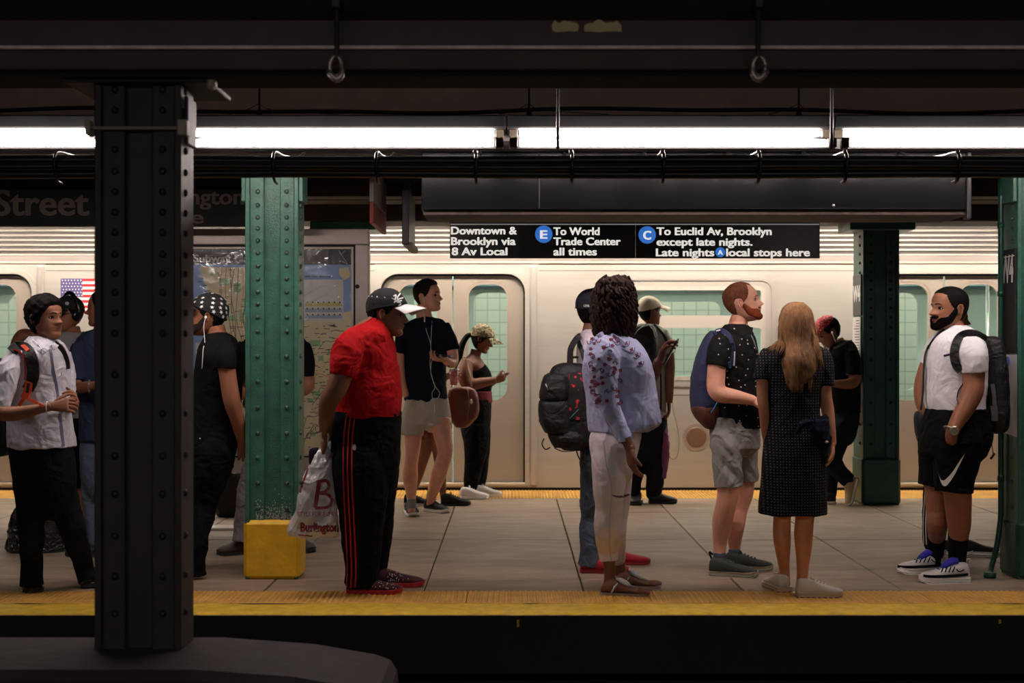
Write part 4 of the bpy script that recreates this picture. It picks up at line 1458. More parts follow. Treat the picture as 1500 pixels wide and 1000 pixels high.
# body seams
for y_, h in ((578, 1.0), (386.5, 1.3), (396, .8)):
    segs = []
    prev = -420
    for c in sorted(doors_c):
        segs.append((prev, c - HW - 8)); prev = c + HW + 20
    segs.append((prev, 1900))
    for a, b in segs:
        mk('body_seam', box(X(a), X(b), D - .0015, D, Z(y_ + h), Z(y_)), mat('seam_shadow_gap', (92, 78, 68), .6), train)
mk('skirt', box(XL, XR, D + .01, D + .05, -.25, .02), M_rust, train)
mk('roof_side', box(XL, XR, D + .015, D + .05, zt, 2.75), mat('roof_rib_shade', (70, 62, 58), .6), train)  # colour darkened to paint the shade between the ribs
mk('roof_band', rbox(XL, XR, D - .002, D + .02, Z(383.5), Z(371.5), .001, 1), mat('roof_band_grey', (150, 140, 134), .4, metal=.3), train)
mk('drip_rail', rbox(XL, XR, D - .014, D + .02, Z(386), Z(383), .003, 1), mat('sill_bright', (214, 204, 190), .3, metal=.4), train)
mk('drip_rail', rbox(XL, XR, D - .008, D + .02, Z(374.5), Z(372.5), .003, 1), M_steel2, train)
y_ = 366
while y_ > 290:
    mk('roof_rib', cylinder((XL, D + .006, Z(y_)), (XR, D + .006, Z(y_)), .0115, 10), M_steel2, train, smooth=True)
    y_ -= 7.1
# round port and fittings
c = at(1020, 640, D)
mk('speaker_port', tube([(c.x, D - .004, c.z), (c.x, D + .002, c.z)], [.125, .125], 28, 1, ref=(1, 0, 0)), mat('port_ring', (176, 160, 146), .4, metal=.3), train)
mk('port_plate', tube([(c.x, D - .010, c.z), (c.x, D - .004, c.z)], [.085, .095], 24, 1, ref=(1, 0, 0)), mat('port_brown', (122, 92, 74), .5), train)
# flag decal
fl_ = thing('flag_decal', None, None, (0, 0, 0)); fl_.parent = train
fl_.name = 'flag_decal'; fl_.location = (0, 0, 0)
def on_train(name, x0_, x1_, y0_, y1_, m_, k, parent):
    return mk(name, ([(X(x0_), D - .001 - .0006 * k, Z(y0_)), (X(x1_), D - .001 - .0006 * k, Z(y0_)), (X(x1_), D - .001 - .0006 * k, Z(y1_)), (X(x0_), D - .001 - .0006 * k, Z(y1_))], [(3, 2, 1, 0)]), m_, parent)
M_fr = mat('flag_red', (214, 44, 52), .5); M_fw = mat('flag_white', (238, 230, 218), .5); M_fb = mat('flag_blue', (78, 72, 128), .5)
bpy.data.objects.remove(fl_)
fl_ = on_train('flag_decal', 89, 170, 408, 459, M_fw, 0, train)
for k in range(7):
    y0_ = 408 + k * 51 / 6.5 * 1.0
    on_train('stripe', 89, 170, y0_, min(y0_ + 3.9, 459), M_fr, 1, fl_)
on_train('canton', 89, 121, 408, 435, M_fb, 2, fl_)
g = Geo()
for i in range(7):
    for j in range(6):
        if (i + j) % 2 and False: continue
        cx, cy = 91.5 + i * 4.5 + (j % 2) * 1.6, 410.5 + j * 4.4
        V = []
        for k in range(10):
            a = PI / 2 + k * PI / 5
            r_ = 1.5 if k % 2 == 0 else .65
            V.append((X(cx + r_ * math.cos(a)), D - .0032, Z(cy - r_ * math.sin(a))))
        g.add(V, [tuple(range(10))])
mk('stars', g, M_fw, fl_)

# interior
Y1 = 15.5
mk('car_floor', box(XL, XR, D + .1, Y1, -.02, .03), mat('car_floor', (92, 96, 98), .5), train)
mk('car_ceiling', box(XL, XR, D + .05, Y1, 2.28, 2.34), mat('car_ceiling', (222, 226, 220), .5), train)
out = [(XL, .02), (XR, .02), (XR, 2.3), (XL, 2.3)]
holes = []
def XB(x, d): return at(x, 0, d).x
for k in range(-4, 6):
    c_ = X(663) + k * 4.6 / 2
    if k % 2 == 0:
        for sg in (-1, 1):
            m0 = c_ + sg * .34
            holes.append(rrect(m0 - .22, m0 + .22, .85, 1.95, .12, 6))
    else:
        holes.append(rrect(c_ - .62, c_ + .62, 1.02, 1.85, .08, 6))
mk('far_side_wall', curve_plate(out, holes, .04, Y1), mat('car_lining', (206, 216, 206), .4), train)
for k in range(-4, 6):
    c_ = X(663) + k * 4.6 / 2
    if k % 2:
        mk('seat_bench', rbox(c_ - 1.0, c_ + 1.0, Y1 - .5, Y1 - .02, .38, .46, .03, 2), mat('seat_blue_grey', (120, 128, 134), .4), train)
        mk('seat_bench', rbox(c_ - 1.0, c_ + 1.0, Y1 - .12, Y1 - .02, .46, .9, .03, 2), mat('seat_blue_grey', (120, 128, 134), .4), train)
    mk('grab_pole', cylinder((c_ + .9, 14.2, .03), (c_ + .9, 14.2, 2.28), .018, 10), M_steel2, train, smooth=True)
for y_ in (13.25, 15.0):
    mk('strip_light', box(XL, XR, y_ - .05, y_ + .05, 2.262, 2.28), M_strip, train)
mk('advert_cove', rbox(XL, XR, 15.1, 15.46, 1.98, 2.2, .03, 1), mat('advert_grey', (96, 112, 116), .5), train)
# tiled wall of the station beyond the train
m = mat('tile_wall', (196, 222, 204), .25)
nt = m.node_tree
bt = nt.nodes.new('ShaderNodeTexBrick')
bt.offset = 0.0
bt.inputs['Scale'].default_value = 1.0
bt.inputs['Brick Width'].default_value = .152
bt.inputs['Row Height'].default_value = .152
bt.inputs['Mortar Size'].default_value = .006
bt.inputs['Color1'].default_value = lin((214, 228, 218)); bt.inputs['Color2'].default_value = lin((222, 232, 222)); bt.inputs['Mortar'].default_value = lin((176, 192, 180))
tc = nt.nodes.new('ShaderNodeTexCoord'); mp_ = nt.nodes.new('ShaderNodeMapping'); mp_.inputs['Rotation'].default_value = (PI / 2, 0, 0)
nt.links.new(tc.outputs['Object'], mp_.inputs['Vector']); nt.links.new(mp_.outputs['Vector'], bt.inputs['Vector'])
nt.links.new(bt.outputs['Color'], nt.nodes['Principled BSDF'].inputs['Base Color'])
mk('wall_far', box(-9, 9, 16.9, 17.1, -1.4, 3.25), m, kind='structure')
mk('ground_far', box(-9, 9, 12.7, 16.9, -1.5, -1.35), M_dark, kind='structure')
mk('far_wall_fill', cylinder((-8.5, 16.2, 2.9), (8.5, 16.2, 2.9), .02, 10), M_tubeF, None, 'unseen tube added to light the tiled wall beyond the train', 'light fixture')  # added lamp, out of view, only to brighten the far tiles

# tubes along the far platform edge (over the train side) and over the platform behind the camera
ORD = ['leftmost', 'second from the left', 'third from the left', 'middle', 'third from the right', 'second from the right', 'rightmost']
for k in range(-3, 4):
    x0_ = k * 1.72
    t = thing('fluorescent_light', 'fluorescent fixture behind the far beam over the train side, ' + ORD[k + 3], 'light fixture', (x0_, 12.12, 2.5), 'tube lights along the far platform edge')
    mk('housing', rbox(x0_ - .83, x0_ + .83, 12.0, 12.2, 2.56, 2.62, .008, 1), M_black, t)
    for xx in (-.6, .6):
        mk('hanger', cylinder((x0_ + xx, 12.1, 2.6), (x0_ + xx, 12.1, 3.26), .008, 6), M_black, t)
    for y_ in (12.06, 12.16):
        mk('tube', cylinder((x0_ - .78, y_, 2.53), (x0_ + .78, y_, 2.53), .019, 12), M_tubeF, t, smooth=True)
    t = thing('fluorescent_light', 'fluorescent fixture over the opposite platform, ' + ORD[k + 3] + ' of the row', 'light fixture', (x0_, -1.4, 2.45), 'tube lights over the opposite platform')
    mk('housing', rbox(x0_ - .83, x0_ + .83, -1.5, -1.3, 2.56, 2.62, .008, 1), M_black, t)
    for xx in (-.6, .6):
        mk('hanger', cylinder((x0_ + xx, -1.4, 2.6), (x0_ + xx, -1.4, 3.26), .008, 6), M_black, t)
    for y_ in (-1.44, -1.34):
        mk('tube', cylinder((x0_ - .78, y_, 2.53), (x0_ + .78, y_, 2.53), .019, 12), M_tubeB, t, smooth=True)

# ================================================================== the people, left to right
def gd(f, x, y):
    """depth shift of the ground point seen at x, y"""
    return F * CAMZ / (y - HOR) - f.d

HAIRM = lambda n, c: mat('hair_' + n, c, .75, spec=.15, bump=(90, .5), var=(60, .3), stretch=(1, 1, .35))
H_black = HAIRM('black', (14, 11, 10))
H_dark = HAIRM('dark_brown', (34, 24, 19))
S_brown = skin('skin_brown', (150, 98, 72))
S_deep = skin('skin_deep_brown', (120, 76, 56))
S_dark = skin('skin_dark_brown', (128, 84, 62))
S_mid = skin('skin_warm_brown', (148, 94, 66))
S_light = skin('skin_light', (214, 160, 134))
S_pink = skin('skin_fair', (226, 164, 138))
S_tan = skin('skin_tan', (196, 132, 100))
L_dark = mat('lips_dark', (112, 62, 54), .45)
L_pink = mat('lips_pink', (190, 108, 100), .45)
C_black = cloth('black_cotton', (17, 16, 18), var=.15)
C_black2 = cloth('black_trouser_cloth', (14, 14, 16), var=.15, fold=.6)
M_sneakblack = mat('black_shoe_mesh', (22, 22, 24), .7, bump=(120, .3))
M_solew = mat('white_rubber_sole', (246, 242, 236), .6)
M_soleb = mat('black_rubber_sole', (24, 22, 22), .6)
M_wirew = mat('white_cable', (232, 230, 226), .5)
M_nylon = mat('black_nylon', (15, 15, 17), .6, bump=(160, .3), fold=(12, .35), var=(8, .2))
M_screen = mat('phone_glass', (16, 17, 20), .12, spec=.8)

def pack(name, label, rings, d, m_, group=None, ex=2.8, fold=(.004, 16), cat='backpack', vox=.009, extra=None):
    """rings: y, x left, x right, half depth, depth shift"""
    R = []
    A = crom([tuple(q) + ((0.,) if len(q) < 5 else ()) for q in rings], 4)
    for (y, xl, xr, hd, dy) in A:
        c = at((xl + xr) / 2, y, d + dy)
        R.append((c, Vector((abs(xr - xl) / 2 * (d + dy) / F, 0, 0)), Vector((0, hd, 0))))
    g = Geo(); g.add(*loft(R, 28, ex))
    g = remesh(g, vox, 3, 1, fold, 5)
    b = base_of(g.V)
    t = thing(name, label, cat, b, group)
    mk('body', g, m_, t, smooth=True)
    return t, g
def pocket(t, rings, d, m_, name='pocket', ex=3.2, vox=.008, fold=(.003, 18)):
    R = []
    A = crom([tuple(q) + ((0.,) if len(q) < 5 else ()) for q in rings], 3)
    for (y, xl, xr, hd, dy) in A:
        R.append((at((xl + xr) / 2, y, d + dy), Vector((abs(xr - xl) / 2 * (d + dy) / F, 0, 0)), Vector((0, hd, 0))))
    g = Geo(); g.add(*loft(R, 24, ex))
    g = remesh(g, vox, 2, 1, fold, 9)
    return mk(name, g, m_, t, smooth=True)
def surf_strap(t, bv, pts, w, m_, dflt, thick=.008, name='strap', lift=.001, sub=6):
    return mk(name, stroke(bv, pts, w, thick, dflt, lift, sub), m_, t, smooth=False)
def phone(label, c, ex, ey, sz=(.072, .15, .009), m_=None, group=None, case=(26, 26, 30)):
    """c centre, ex width direction, ey length direction"""
    c = Vector(c); ex = Vector(ex).normalized(); ey = Vector(ey); ey = (ey - ex * ey.dot(ex)).normalized(); ez = ex.cross(ey)
    def bx(w, l, h, off, r):
        V, Fc = rbox(-w / 2, w / 2, -l / 2, l / 2, -h / 2, h / 2, r, 2)
        return [tuple(c + ex * v[0] + ey * v[1] + ez * (v[2] + off)) for v in V], Fc
    t = thing('phone', label, 'phone', c - Vector((0, 0, sz[1] / 2)), group)
    mk('case', bx(sz[0], sz[1], sz[2], 0, .003), mat('phone_case_%d' % case[0], case, .4), t, smooth=False)
    mk('screen', bx(sz[0] - .006, sz[1] - .012, .002, sz[2] / 2, .0006), M_screen, t)
    mk('back', bx(sz[0] - .006, sz[1] - .012, .002, -sz[2] / 2, .0006), mat('phone_back', (40, 42, 48), .3), t)
    return t
def earbuds(label, pts, d, r=.0024, extra=(), bud=None):
    P3 = [at(p[0], p[1], d + (p[2] if len(p) > 2 else 0)) for p in pts]
    t = thing('earphones', label, 'earphones', min(P3, key=lambda v: v.z))
    mk('cable', tube(P3, r, 6, 6), M_wirew, t, smooth=True)
    for e_ in extra:
        P4 = [at(p[0], p[1], d + (p[2] if len(p) > 2 else 0)) for p in e_]
        mk('cable', tube(P4, r, 6, 6), M_wirew, t, smooth=True)
    mk('earbud', ball(P3[0], (.009, .009, .011), 8, 6), M_wirew, t, smooth=True)
    return t

# ---------------------------------------------------------------- 1 white shirt
f = Fig(7.29, ground(60, 872), 'young man in a white rolled-sleeve shirt and dark trousers at the left edge')
f.head(65, 466, .226, -24, -2, dy=0)
f.limb('body', [(60, 515, .0, 17), (62, 495, .0, 14.5), (62, 480, -.0, 14.5)], round_ends=False)
f.trunk('shirt', [(492, 44, 78, .07), (499, 36, 86, .10), (508, 27, 93, .15), (522, 16, 97, .19), (545, 12, 100, .18), (575, 12, 101, .165), (605, 14, 102, .165), (635, 13, 106, .17), (655, 13, 109, .175)])
f.limb('shirt', [(26, 514, -.15, 13), (13, 540, -.21, 17), (8, 565, -.24, 17), (3, 588, -.27, 15.5), (1, 600, -.28, 15)])
f.limb('body', [(3, 585, -.27, 11), (0, 602, -.29, 11.5), (18, 606, -.31, 11), (42, 602, -.33, 9), (66, 597, -.34, 6.8), (76, 595, -.34, 6.5)])
f.limb('shirt', [(92, 515, .14, 13), (98, 545, .17, 13), (100, 572, .12, 11), (101, 578, .10, 11)])
f.limb('body', [(100, 572, .12, 8), (101, 590, .05, 8.5), (104, 596, -.03, 7), (108, 592, -.12, 6.5)])
f.trunk('trousers', [(646, 16, 106, .14), (665, 16, 108, .145), (690, 18, 110, .15), (712, 22, 110, .14)], inner=.8)
dl, dr = gd(f, 48, 866), gd(f, 130, 860)
f.limb('trousers', [(40, 700, -.03, 23), (44, 740, -.03, 21), (45, 775, -.03, 19), (46, 820, dl, 16.5), (46, 845, dl, 17), (46, 857, dl, 18)])
f.limb('trousers', [(84, 700, .05, 25), (95, 740, .06, 22), (108, 780, .08, 19), (122, 825, dr, 15), (130, 852, dr, 16)])
f.hand(f.p(76, 595, -.34), (1, .1, .12), (.1, .9, -.35), .165, 1, curl=(40, 40, 25))
f.hand(f.p(109, 593, -.13), (.3, -.7, .45), (-.75, -.6, -.2), .165, -1, curl=(35, 40, 30))
f.build({'body': S_brown, 'shirt': (cloth('white_shirt_cotton', (208, 206, 216), var=.03, fold=.6), .010, 11), 'trousers': (cloth('navy_black_trousers', (20, 21, 28), fold=.6), .006, 12)})
f.hair(H_black, 'full', .055, 3, .016, tz=.35, fringe=.02)
cg = Geo()
for pts in ([(42, 496), (46, 500), (54, 508), (60, 514), (66, 512), (70, 508)], [(85, 499), (83, 503), (79, 508), (75, 509)]):
    cg.add(*stroke(f.bvh('shirt'), pts, .030, .007, 7.2, .002))
mk('collar', cg, MATS['white_shirt_cotton'], f.root)
mk('placket', stroke(f.bvh('shirt'), [(73, 512), (77, 540), (82, 565), (86, 600), (90, 635), (92, 654)], .022, .004, 7.2), mat('shirt_blue_grey', (138, 142, 168), .8), f.root)
mk('pocket_slit', stroke(f.bvh('shirt'), [(90, 545), (90, 550)], .004, .002, 7.2, .0005), C_black, f.root)
bw = tube([f.p(69 + 1.5 * math.cos(a), 596 + 8.0 * math.sin(a), -.34 + .029 * math.cos(a)) for a in [2 * PI * k / 14 for k in range(15)]], .0022, 6, 2)
mk('wristband', bw, M_wirew, f.root, smooth=True)
for (h, t_) in (((45, 858), (53, 877)), ((128, 851), (138, 866))):
    a, b = ground(*h), ground(*t_)
    b = a + (b - a).normalized() * .27
    f.shoe(a, b, mat('black_leather', (20, 18, 18), .25, coat=.3), M_soleb, .08, .1, .02)
bv = f.bvh('shirt', 'body')
t, g = pack('backpack', 'black backpack with orange strap trim worn by the man in the white shirt', [(522, -36, -6, .10, .05), (532, -44, 2, .14, .04), (570, -46, 6, .15, .03), (620, -44, 10, .15, .03), (655, -36, 13, .13, .03), (668, -26, 10, .08, .03)], 7.32, M_nylon)
M_orange = mat('orange_webbing', (232, 84, 44), .7, bump=(200, .2))
surf_strap(t, bv, [(17, 516), (26, 508), (38, 511), (46, 525), (49, 545), (46, 560), (41, 570)], .062, M_nylon, 7.1, .012)
surf_strap(t, bv, [(33, 505), (39, 511), (43, 516)], .022, M_orange, 7.1, .005, 'strap_tab', .013)
surf_strap(t, bv, [(17, 511), (27, 514), (35, 524), (37, 545), (36, 555)], .008, mat('red_piping', (196, 50, 48), .7), 7.1, .014, 'piping', .002)
surf_strap(t, bv, [(43, 556), (41, 570), (36, 582)], .040, M_orange, 7.1, .006, 'buckle_strap', .012)
surf_strap(t, bv, [(42, 560), (40, 574)], .016, M_nylon, 7.1, .006, 'buckle', .02)
surf_strap(t, bv, [(37, 580), (46, 586), (56, 591), (64, 595)], .016, M_orange, 7.1, .004, 'adjuster')
surf_strap(t, bv, [(37, 580), (32, 588), (28, 594)], .020, M_orange, 7.1, .004, 'adjuster')
surf_strap(t, bv, [(80, 503), (87, 509), (93, 518), (97, 530), (98, 540)], .036, M_nylon, 7.2, .010)
surf_strap(t, bv, [(82, 502), (90, 505), (96, 514), (99, 526)], .006, M_orange, 7.2, .012, 'piping', .002)

# ---------------------------------------------------------------- bare shoulder behind him
f = Fig(9.9, at(38, 0, 9.9) * 1.0, 'person in a dark sleeveless top, only a bare shoulder showing behind the man in white', vox=.009)
f.root.location = (f.root.location.x, 9.9, 0)
f.head(66, 474, .22, 60)
f.limb('body', [(58, 500, 0, 12), (62, 485, 0, 10), (64, 478, 0, 10)])
f.trunk('top', [(497, 44, 70, .06), (505, 36, 80, .10), (540, 34, 84, .12), (600, 32, 84, .12), (640, 30, 86, .13)])
f.limb('body', [(50, 494, -.02, 9), (34, 492, -.02, 11), (25, 510, -.02, 10.5), (22, 550, -.02, 9), (24, 590, -.02, 8), (34, 625, -.05, 6)], round_ends=True)
f.limb('body', [(70, 500, .0, 9), (84, 506, .0, 10), (90, 550, 0, 8), (88, 590, 0, 7)])
f.trunk('trousers', [(635, 32, 84, .13), (660, 30, 86, .14), (680, 32, 84, .12)])
gy = 510 + 2640 / 9.9
f.limb('trousers', [(44, 665, 0, 14), (44, 720, 0, 11), (44, gy - 8, 0, 9)])
f.limb('trousers', [(71, 665, 0, 14), (72, 720, 0, 11), (72, gy - 8, 0, 9)])
f.build({'body': S_mid, 'top': (C_black, .005, 12), 'trousers': (C_black2, .006, 12)}, vox=.009)
f.hair(H_black, 'short', .04)
for x_ in (44, 72):
    a = ground(x_, gy); f.shoe(a + Vector((0, .08, 0)), a + Vector((0.03, -.18, 0)), M_sneakblack, M_soleb)

# ---------------------------------------------------------------- 2 black cap and headphones
f = Fig(9.3, Vector((at(104, 0, 9.3).x, 9.3, 0)), 'man in a black cap, headphones and glasses standing behind the man in white', vox=.0075)
f.head(101, 461, .228, 232, 3)
f.limb('body', [(108, 505, .0, 15), (106, 490, 0, 12.5), (105, 478, 0, 12)])
f.trunk('shirt', [(486, 92, 122, .08), (493, 84, 130, .12), (510, 78, 138, .16), (540, 76, 140, .17), (590, 78, 136, .17), (612, 78, 136, .17)])
f.limb('shirt', [(84, 502, -.08, 12), (80, 530, -.10, 12), (80, 548, -.10, 12)])
f.limb('shirt', [(130, 502, .08, 12), (136, 530, .10, 12), (136, 548, .10, 12)])
f.limb('body', [(80, 540, -.10, 9), (82, 575, -.12, 8), (86, 605, -.16, 7)], round_ends=True)
f.limb('body', [(136, 540, .10, 9), (134, 575, .10, 8), (130, 605, .05, 7)], round_ends=True)
f.hand(f.p(86, 605, -.16), (.1, -.2, -1), (.5, .3, 0), .17, 1)
f.trunk('shorts', [(605, 80, 134, .15), (640, 78, 136, .16), (668, 80, 134, .14)])
gy = 510 + 2640 / 9.3
for x_ in (94, 121):
    f.limb('shorts', [(x_, 655, 0, 16), (x_, 690, 0, 15), (x_, 715, 0, 14)])
    f.limb('body', [(x_, 700, 0, 10), (x_, 735, 0, 9), (x_, gy - 8, 0, 6.5)])
f.build({'body': S_brown, 'shirt': (cloth('grey_tee', (150, 148, 150)), .006, 12), 'shorts': (C_black2, .006, 12)}, vox=.008)
f.hair(H_black, 'short', .02)
c_ = f.cap(mat('cap_black', (17, 17, 19), .8, bump=(200, .2)), None, .05, .72, .52, .30, .02)
mk('cap_logo', ball(f.M @ head_pt(.95, .80, .07), (.014, .006, .012), 8, 6), mat('grey_print', (150, 150, 150), .6), c_)
M_gl = mat('glasses_frame', (18, 16, 16), .3)
g = Geo()
for sg in (-1, 1):
    cc = head_pt(.42 * sg, .50, .0) + Vector((.05, 0, 0))
    g.add(*tube([f.M @ (cc + Vector((.0, .095 * math.cos(a), .06 * math.sin(a)))) for a in [2 * PI * k / 12 for k in range(13)]], .0022, 6, 2))
    g.add(*tube([f.M @ (cc + Vector((-.01, .09 * sg, .03))), f.M @ Vector((.15, .345 * sg, .54)), f.M @ Vector((-.05, .36 * sg, .53))], .0022, 6, 3))
g.add(*tube([f.M @ Vector((.43, -.045, .51)), f.M @ Vector((.45, 0, .52)), f.M @ Vector((.43, .045, .51))], .0022, 6, 2))
mk('glasses', g, M_gl, f.root, smooth=True)
hp = thing('headphones', 'black over-ear headphones worn over the black cap', 'headphones', f.M @ Vector((0, 0, .3)))
for sg in (-1, 1):
    c0, c1 = f.M @ Vector((-.04, .34 * sg, .47)), f.M @ Vector((-.04, .47 * sg, .47))
    mk('ear_cup', tube([c0, (c0 + c1) / 2, c1], [.036, .038, .030], 14, 2), mat('headphone_plastic', (16, 16, 18), .25), hp, smooth=True)
mk('headband', tube([f.M @ Vector((-.06 , .46 * math.cos(a), .50 + .66 * math.sin(a))) for a in [PI * k / 12 for k in range(13)]], .009, 8, 2, flat=1.6), MATS['headphone_plastic'], hp, smooth=True)
bv = f.bvh('shirt')
t = thing('crossbody_bag', 'black crossbody bag strap across the grey tee of the man in headphones', 'bag', f.p(84, 640, -.1))
surf_strap(t, bv, [(124, 488), (118, 497), (108, 512), (98, 527), (86, 548), (79, 562)], .038, M_nylon, 9.2, .006)
mk('pouch', rbox(f.p(66, 0).x, f.p(84, 0).x, 9.06, 9.16, f.p(0, 612).z, f.p(0, 572).z, .02, 2), M_nylon, t, smooth=True)

# ---------------------------------------------------------------- blue polo, mostly behind the near column
f = Fig(8.7, Vector((at(146, 0, 8.7).x, 8.7, 0)), 'person in a navy blue polo and jeans, mostly hidden behind the near column', vox=.0085)
f.head(152, 452, .228, 180)
f.limb('body', [(152, 500, .0, 15), (151, 485, 0, 13), (151, 470, 0, 13)])
f.trunk('shirt', [(482, 134, 170, .08), (490, 120, 182, .12), (510, 111, 192, .17), (560, 116, 190, .17), (600, 117, 188, .17), (645, 117, 190, .17)])
f.limb('shirt', [(118, 505, -.10, 13), (110, 535, -.14, 13), (110, 558, -.16, 13)])
f.limb('body', [(110, 548, -.16, 9), (113, 566, -.17, 9), (130, 566, -.24, 8), (150, 563, -.30, 6)], round_ends=True)
f.limb('shirt', [(186, 505, .10, 13), (192, 535, .12, 13), (192, 558, .12, 13)])
f.limb('body', [(192, 548, .12, 9), (190, 590, .12, 8), (188, 625, .1, 6)], round_ends=True)
f.trunk('trousers', [(635, 120, 186, .15), (670, 118, 188, .16), (700, 120, 186, .14)])
gy = 510 + 2640 / 8.7
f.limb('trousers', [(135, 685, 0, 18), (134, 740, 0, 14), (142, gy - 9, 0, 11)])
f.limb('trousers', [(168, 685, 0, 18), (168, 740, 0, 14), (168, gy - 9, 0, 11)])
f.build({'body': S_dark, 'shirt': (cloth('navy_polo', (44, 50, 74)), .006, 12), 'trousers': (cloth('grey_blue_denim', (84, 94, 110)), .006, 12)}, vox=.0085)
f.hair(H_black, 'short', .03)
for x_ in (144, 168):
    a = ground(x_, gy); f.shoe(a + Vector((.06, 0, 0)), a + Vector((-.2, -.03, 0)), M_sneakblack, M_soleb)
mk('watch', tube([f.p(131 + 1 * math.cos(a), 566 + 9 * math.sin(a), -.245 + .036 * math.cos(a)) for a in [2 * PI * k / 14 for k in range(15)]], .006, 6, 2), mat('watch_steel', (170, 170, 172), .3, metal=.8), f.root, smooth=True)

# ---------------------------------------------------------------- rubbish bag
R = []
for (y, xl, xr, hd) in ((808, 16, 104, .17), (800, 10, 108, .20), (770, 14, 106, .20), (740, 24, 100, .17), (722, 38, 88, .12), (712, 52, 76, .06), (700, 58, 72, .03), (690, 52, 78, .05)):
    c = at((xl + xr) / 2, y, 8.95)
    R.append((c, Vector(((xr - xl) / 2 * 8.95 / F, 0, 0)), Vector((0, hd, 0))))
g = Geo(); g.add(*loft(R, 28, 2.4)); g = remesh(g, .012, 1, 1, (.022, 14), 4)
mk('rubbish_bag', g, mat('black_plastic_film', (16, 16, 18), .22, spec=.7, fold=(26, 1.0), coat=.3), None, 'shiny black plastic rubbish bag on the floor behind the man in white', 'bag', smooth=True)

# ---------------------------------------------------------------- 3 star cap
f = Fig(7.95, Vector((at(306, 0, 7.95).x, 7.95, 0)), 'bearded man in a star-printed cap and black tee leaning back on the green column')
f.head(306, 463, .232, 182, -3)
f.limb('body', [(322, 505, .0, 17), (318, 492, 0, 15), (315, 478, 0, 14)])
f.trunk('tee', [(486, 306, 333, .06), (491, 300, 341, .09), (500, 296, 348, .13), (515, 291, 352, .19), (545, 286, 354, .19), (575, 281, 354, .17), (605, 277, 353, .16), (632, 273, 352, .165), (652, 268, 351, .17)])
f.limb('tee', [(332, 508, -.13, 15), (331, 525, -.18, 17), (330, 541, -.19, 16)])
f.limb('body', [(331, 530, -.18, 13), (335, 560, -.18, 12.5), (340, 588, -.17, 12.5), (348, 615, -.13, 10.5), (354, 642, -.07, 8), (356, 652, -.05, 7)])
f.limb('tee', [(330, 508, .13, 15), (331, 541, .19, 16)])
f.limb('body', [(331, 530, .18, 12), (338, 585, .17, 11), (352, 640, .06, 7)])
f.hand(f.p(355, 648, -.06), (.1, .4, -1), (-.3, 1, 0), .17, 1)
f.trunk('trousers', [(640, 270, 349, .16), (660, 263, 347, .17), (685, 258, 340, .17)], inner=.8)
dl = gd(f, 288, 848)
f.limb('trousers', [(312, 660, -.08, 30), (304, 700, -.08, 26), (298, 745, -.07, 20), (292, 790, dl, 15), (288, 830, dl, 13), (288, 842, dl, 14)])
f.limb('trousers', [(292, 665, .10, 27), (262, 698, .10, 20), (256, 740, .12, 16), (264, 790, .12, 14), (268, 812, .12, 14)])
f.build({'body': S_brown, 'tee': (C_black, .006, 12), 'trousers': (C_black2, .009, 11)})
f.hair(H_black, 'short', .03)
f.beard(mat('stubble_black', (34, 22, 18), .9), .012, .5)
cap_m = mat('cap_black', (17, 17, 19), .8)
c_ = f.cap(cap_m, cap_m, .065, .73, .38, .44, .14)
g = Geo(); rr = random.Random(2)
T_ = f.captf
for row in range(6):
    z = .50 + row * .095
    nn = [15, 15, 14, 12, 10, 5][row]
    for k in range(nn):
        th = 2 * PI * (k + .5 * (row % 2)) / nn
        if z < f.capline(th) + .04: continue
        if z > .985: continue
        c = head_pt(th, min(z, .985), T_(th, min(z, .985)) + .012, False)
        nrm = Vector((c.x + .03, c.y, (c.z - .55) * 1.1)).normalized()
        u = nrm.cross(Vector((0, 0, 1))).normalized(); v = nrm.cross(u)
        r0 = .060; a0 = rr.uniform(0, 2)
        pts = [f.M @ (c + u * (r_ * math.cos(a0 + q * PI / 5)) + v * (r_ * math.sin(a0 + q * PI / 5))) for q in range(10) for r_ in ((r0 if q % 2 == 0 else r0 * .42),)]
        g.add([tuple(p) for p in pts], [tuple(range(10))])
mk('star_print', g, M_white, c_, kind='stuff')
for (h, t_) in (((296, 843), (262, 851)),):
    f.shoe(ground(*h), ground(*h) + Vector((-.26, -.03, 0)), mat('navy_shoe', (26, 30, 44), .6), M_soleb)
a = f.p(272, 822, .12); a.z = 0
f.shoe(a, a + Vector((-.26, 0, 0)), mat('navy_shoe', (26, 30, 44), .6), M_soleb)
mk('stud', ball(f.p(293, 642, -.17), (.004, .004, .004), 6, 5), M_white, f.root)
bv = f.bvh('tee', 'body')
t = thing('earphones', 'white earphone cable of the man in the star cap', 'earphones', f.p(297, 540, -.2))
q = f.M @ Vector((-.02, .36, .46))
mk('cable', tube([q + Vector((0, -.004, 0)), q + Vector((-.008, -.012, -.05)), f.p(300, 502, -.12), hit(bv, 298, 510, 7.8)[0] + Vector((0, -.004, 0)), hit(bv, 297, 525, 7.8)[0] + Vector((0, -.004, 0)), hit(bv, 296, 540, 7.8)[0] + Vector((0, -.004, 0))], .002, 6, 5), M_wirew, t, smooth=True)
mk('earbud', ball(q, (.008, .008, .010), 8, 6), M_wirew, t, smooth=True)

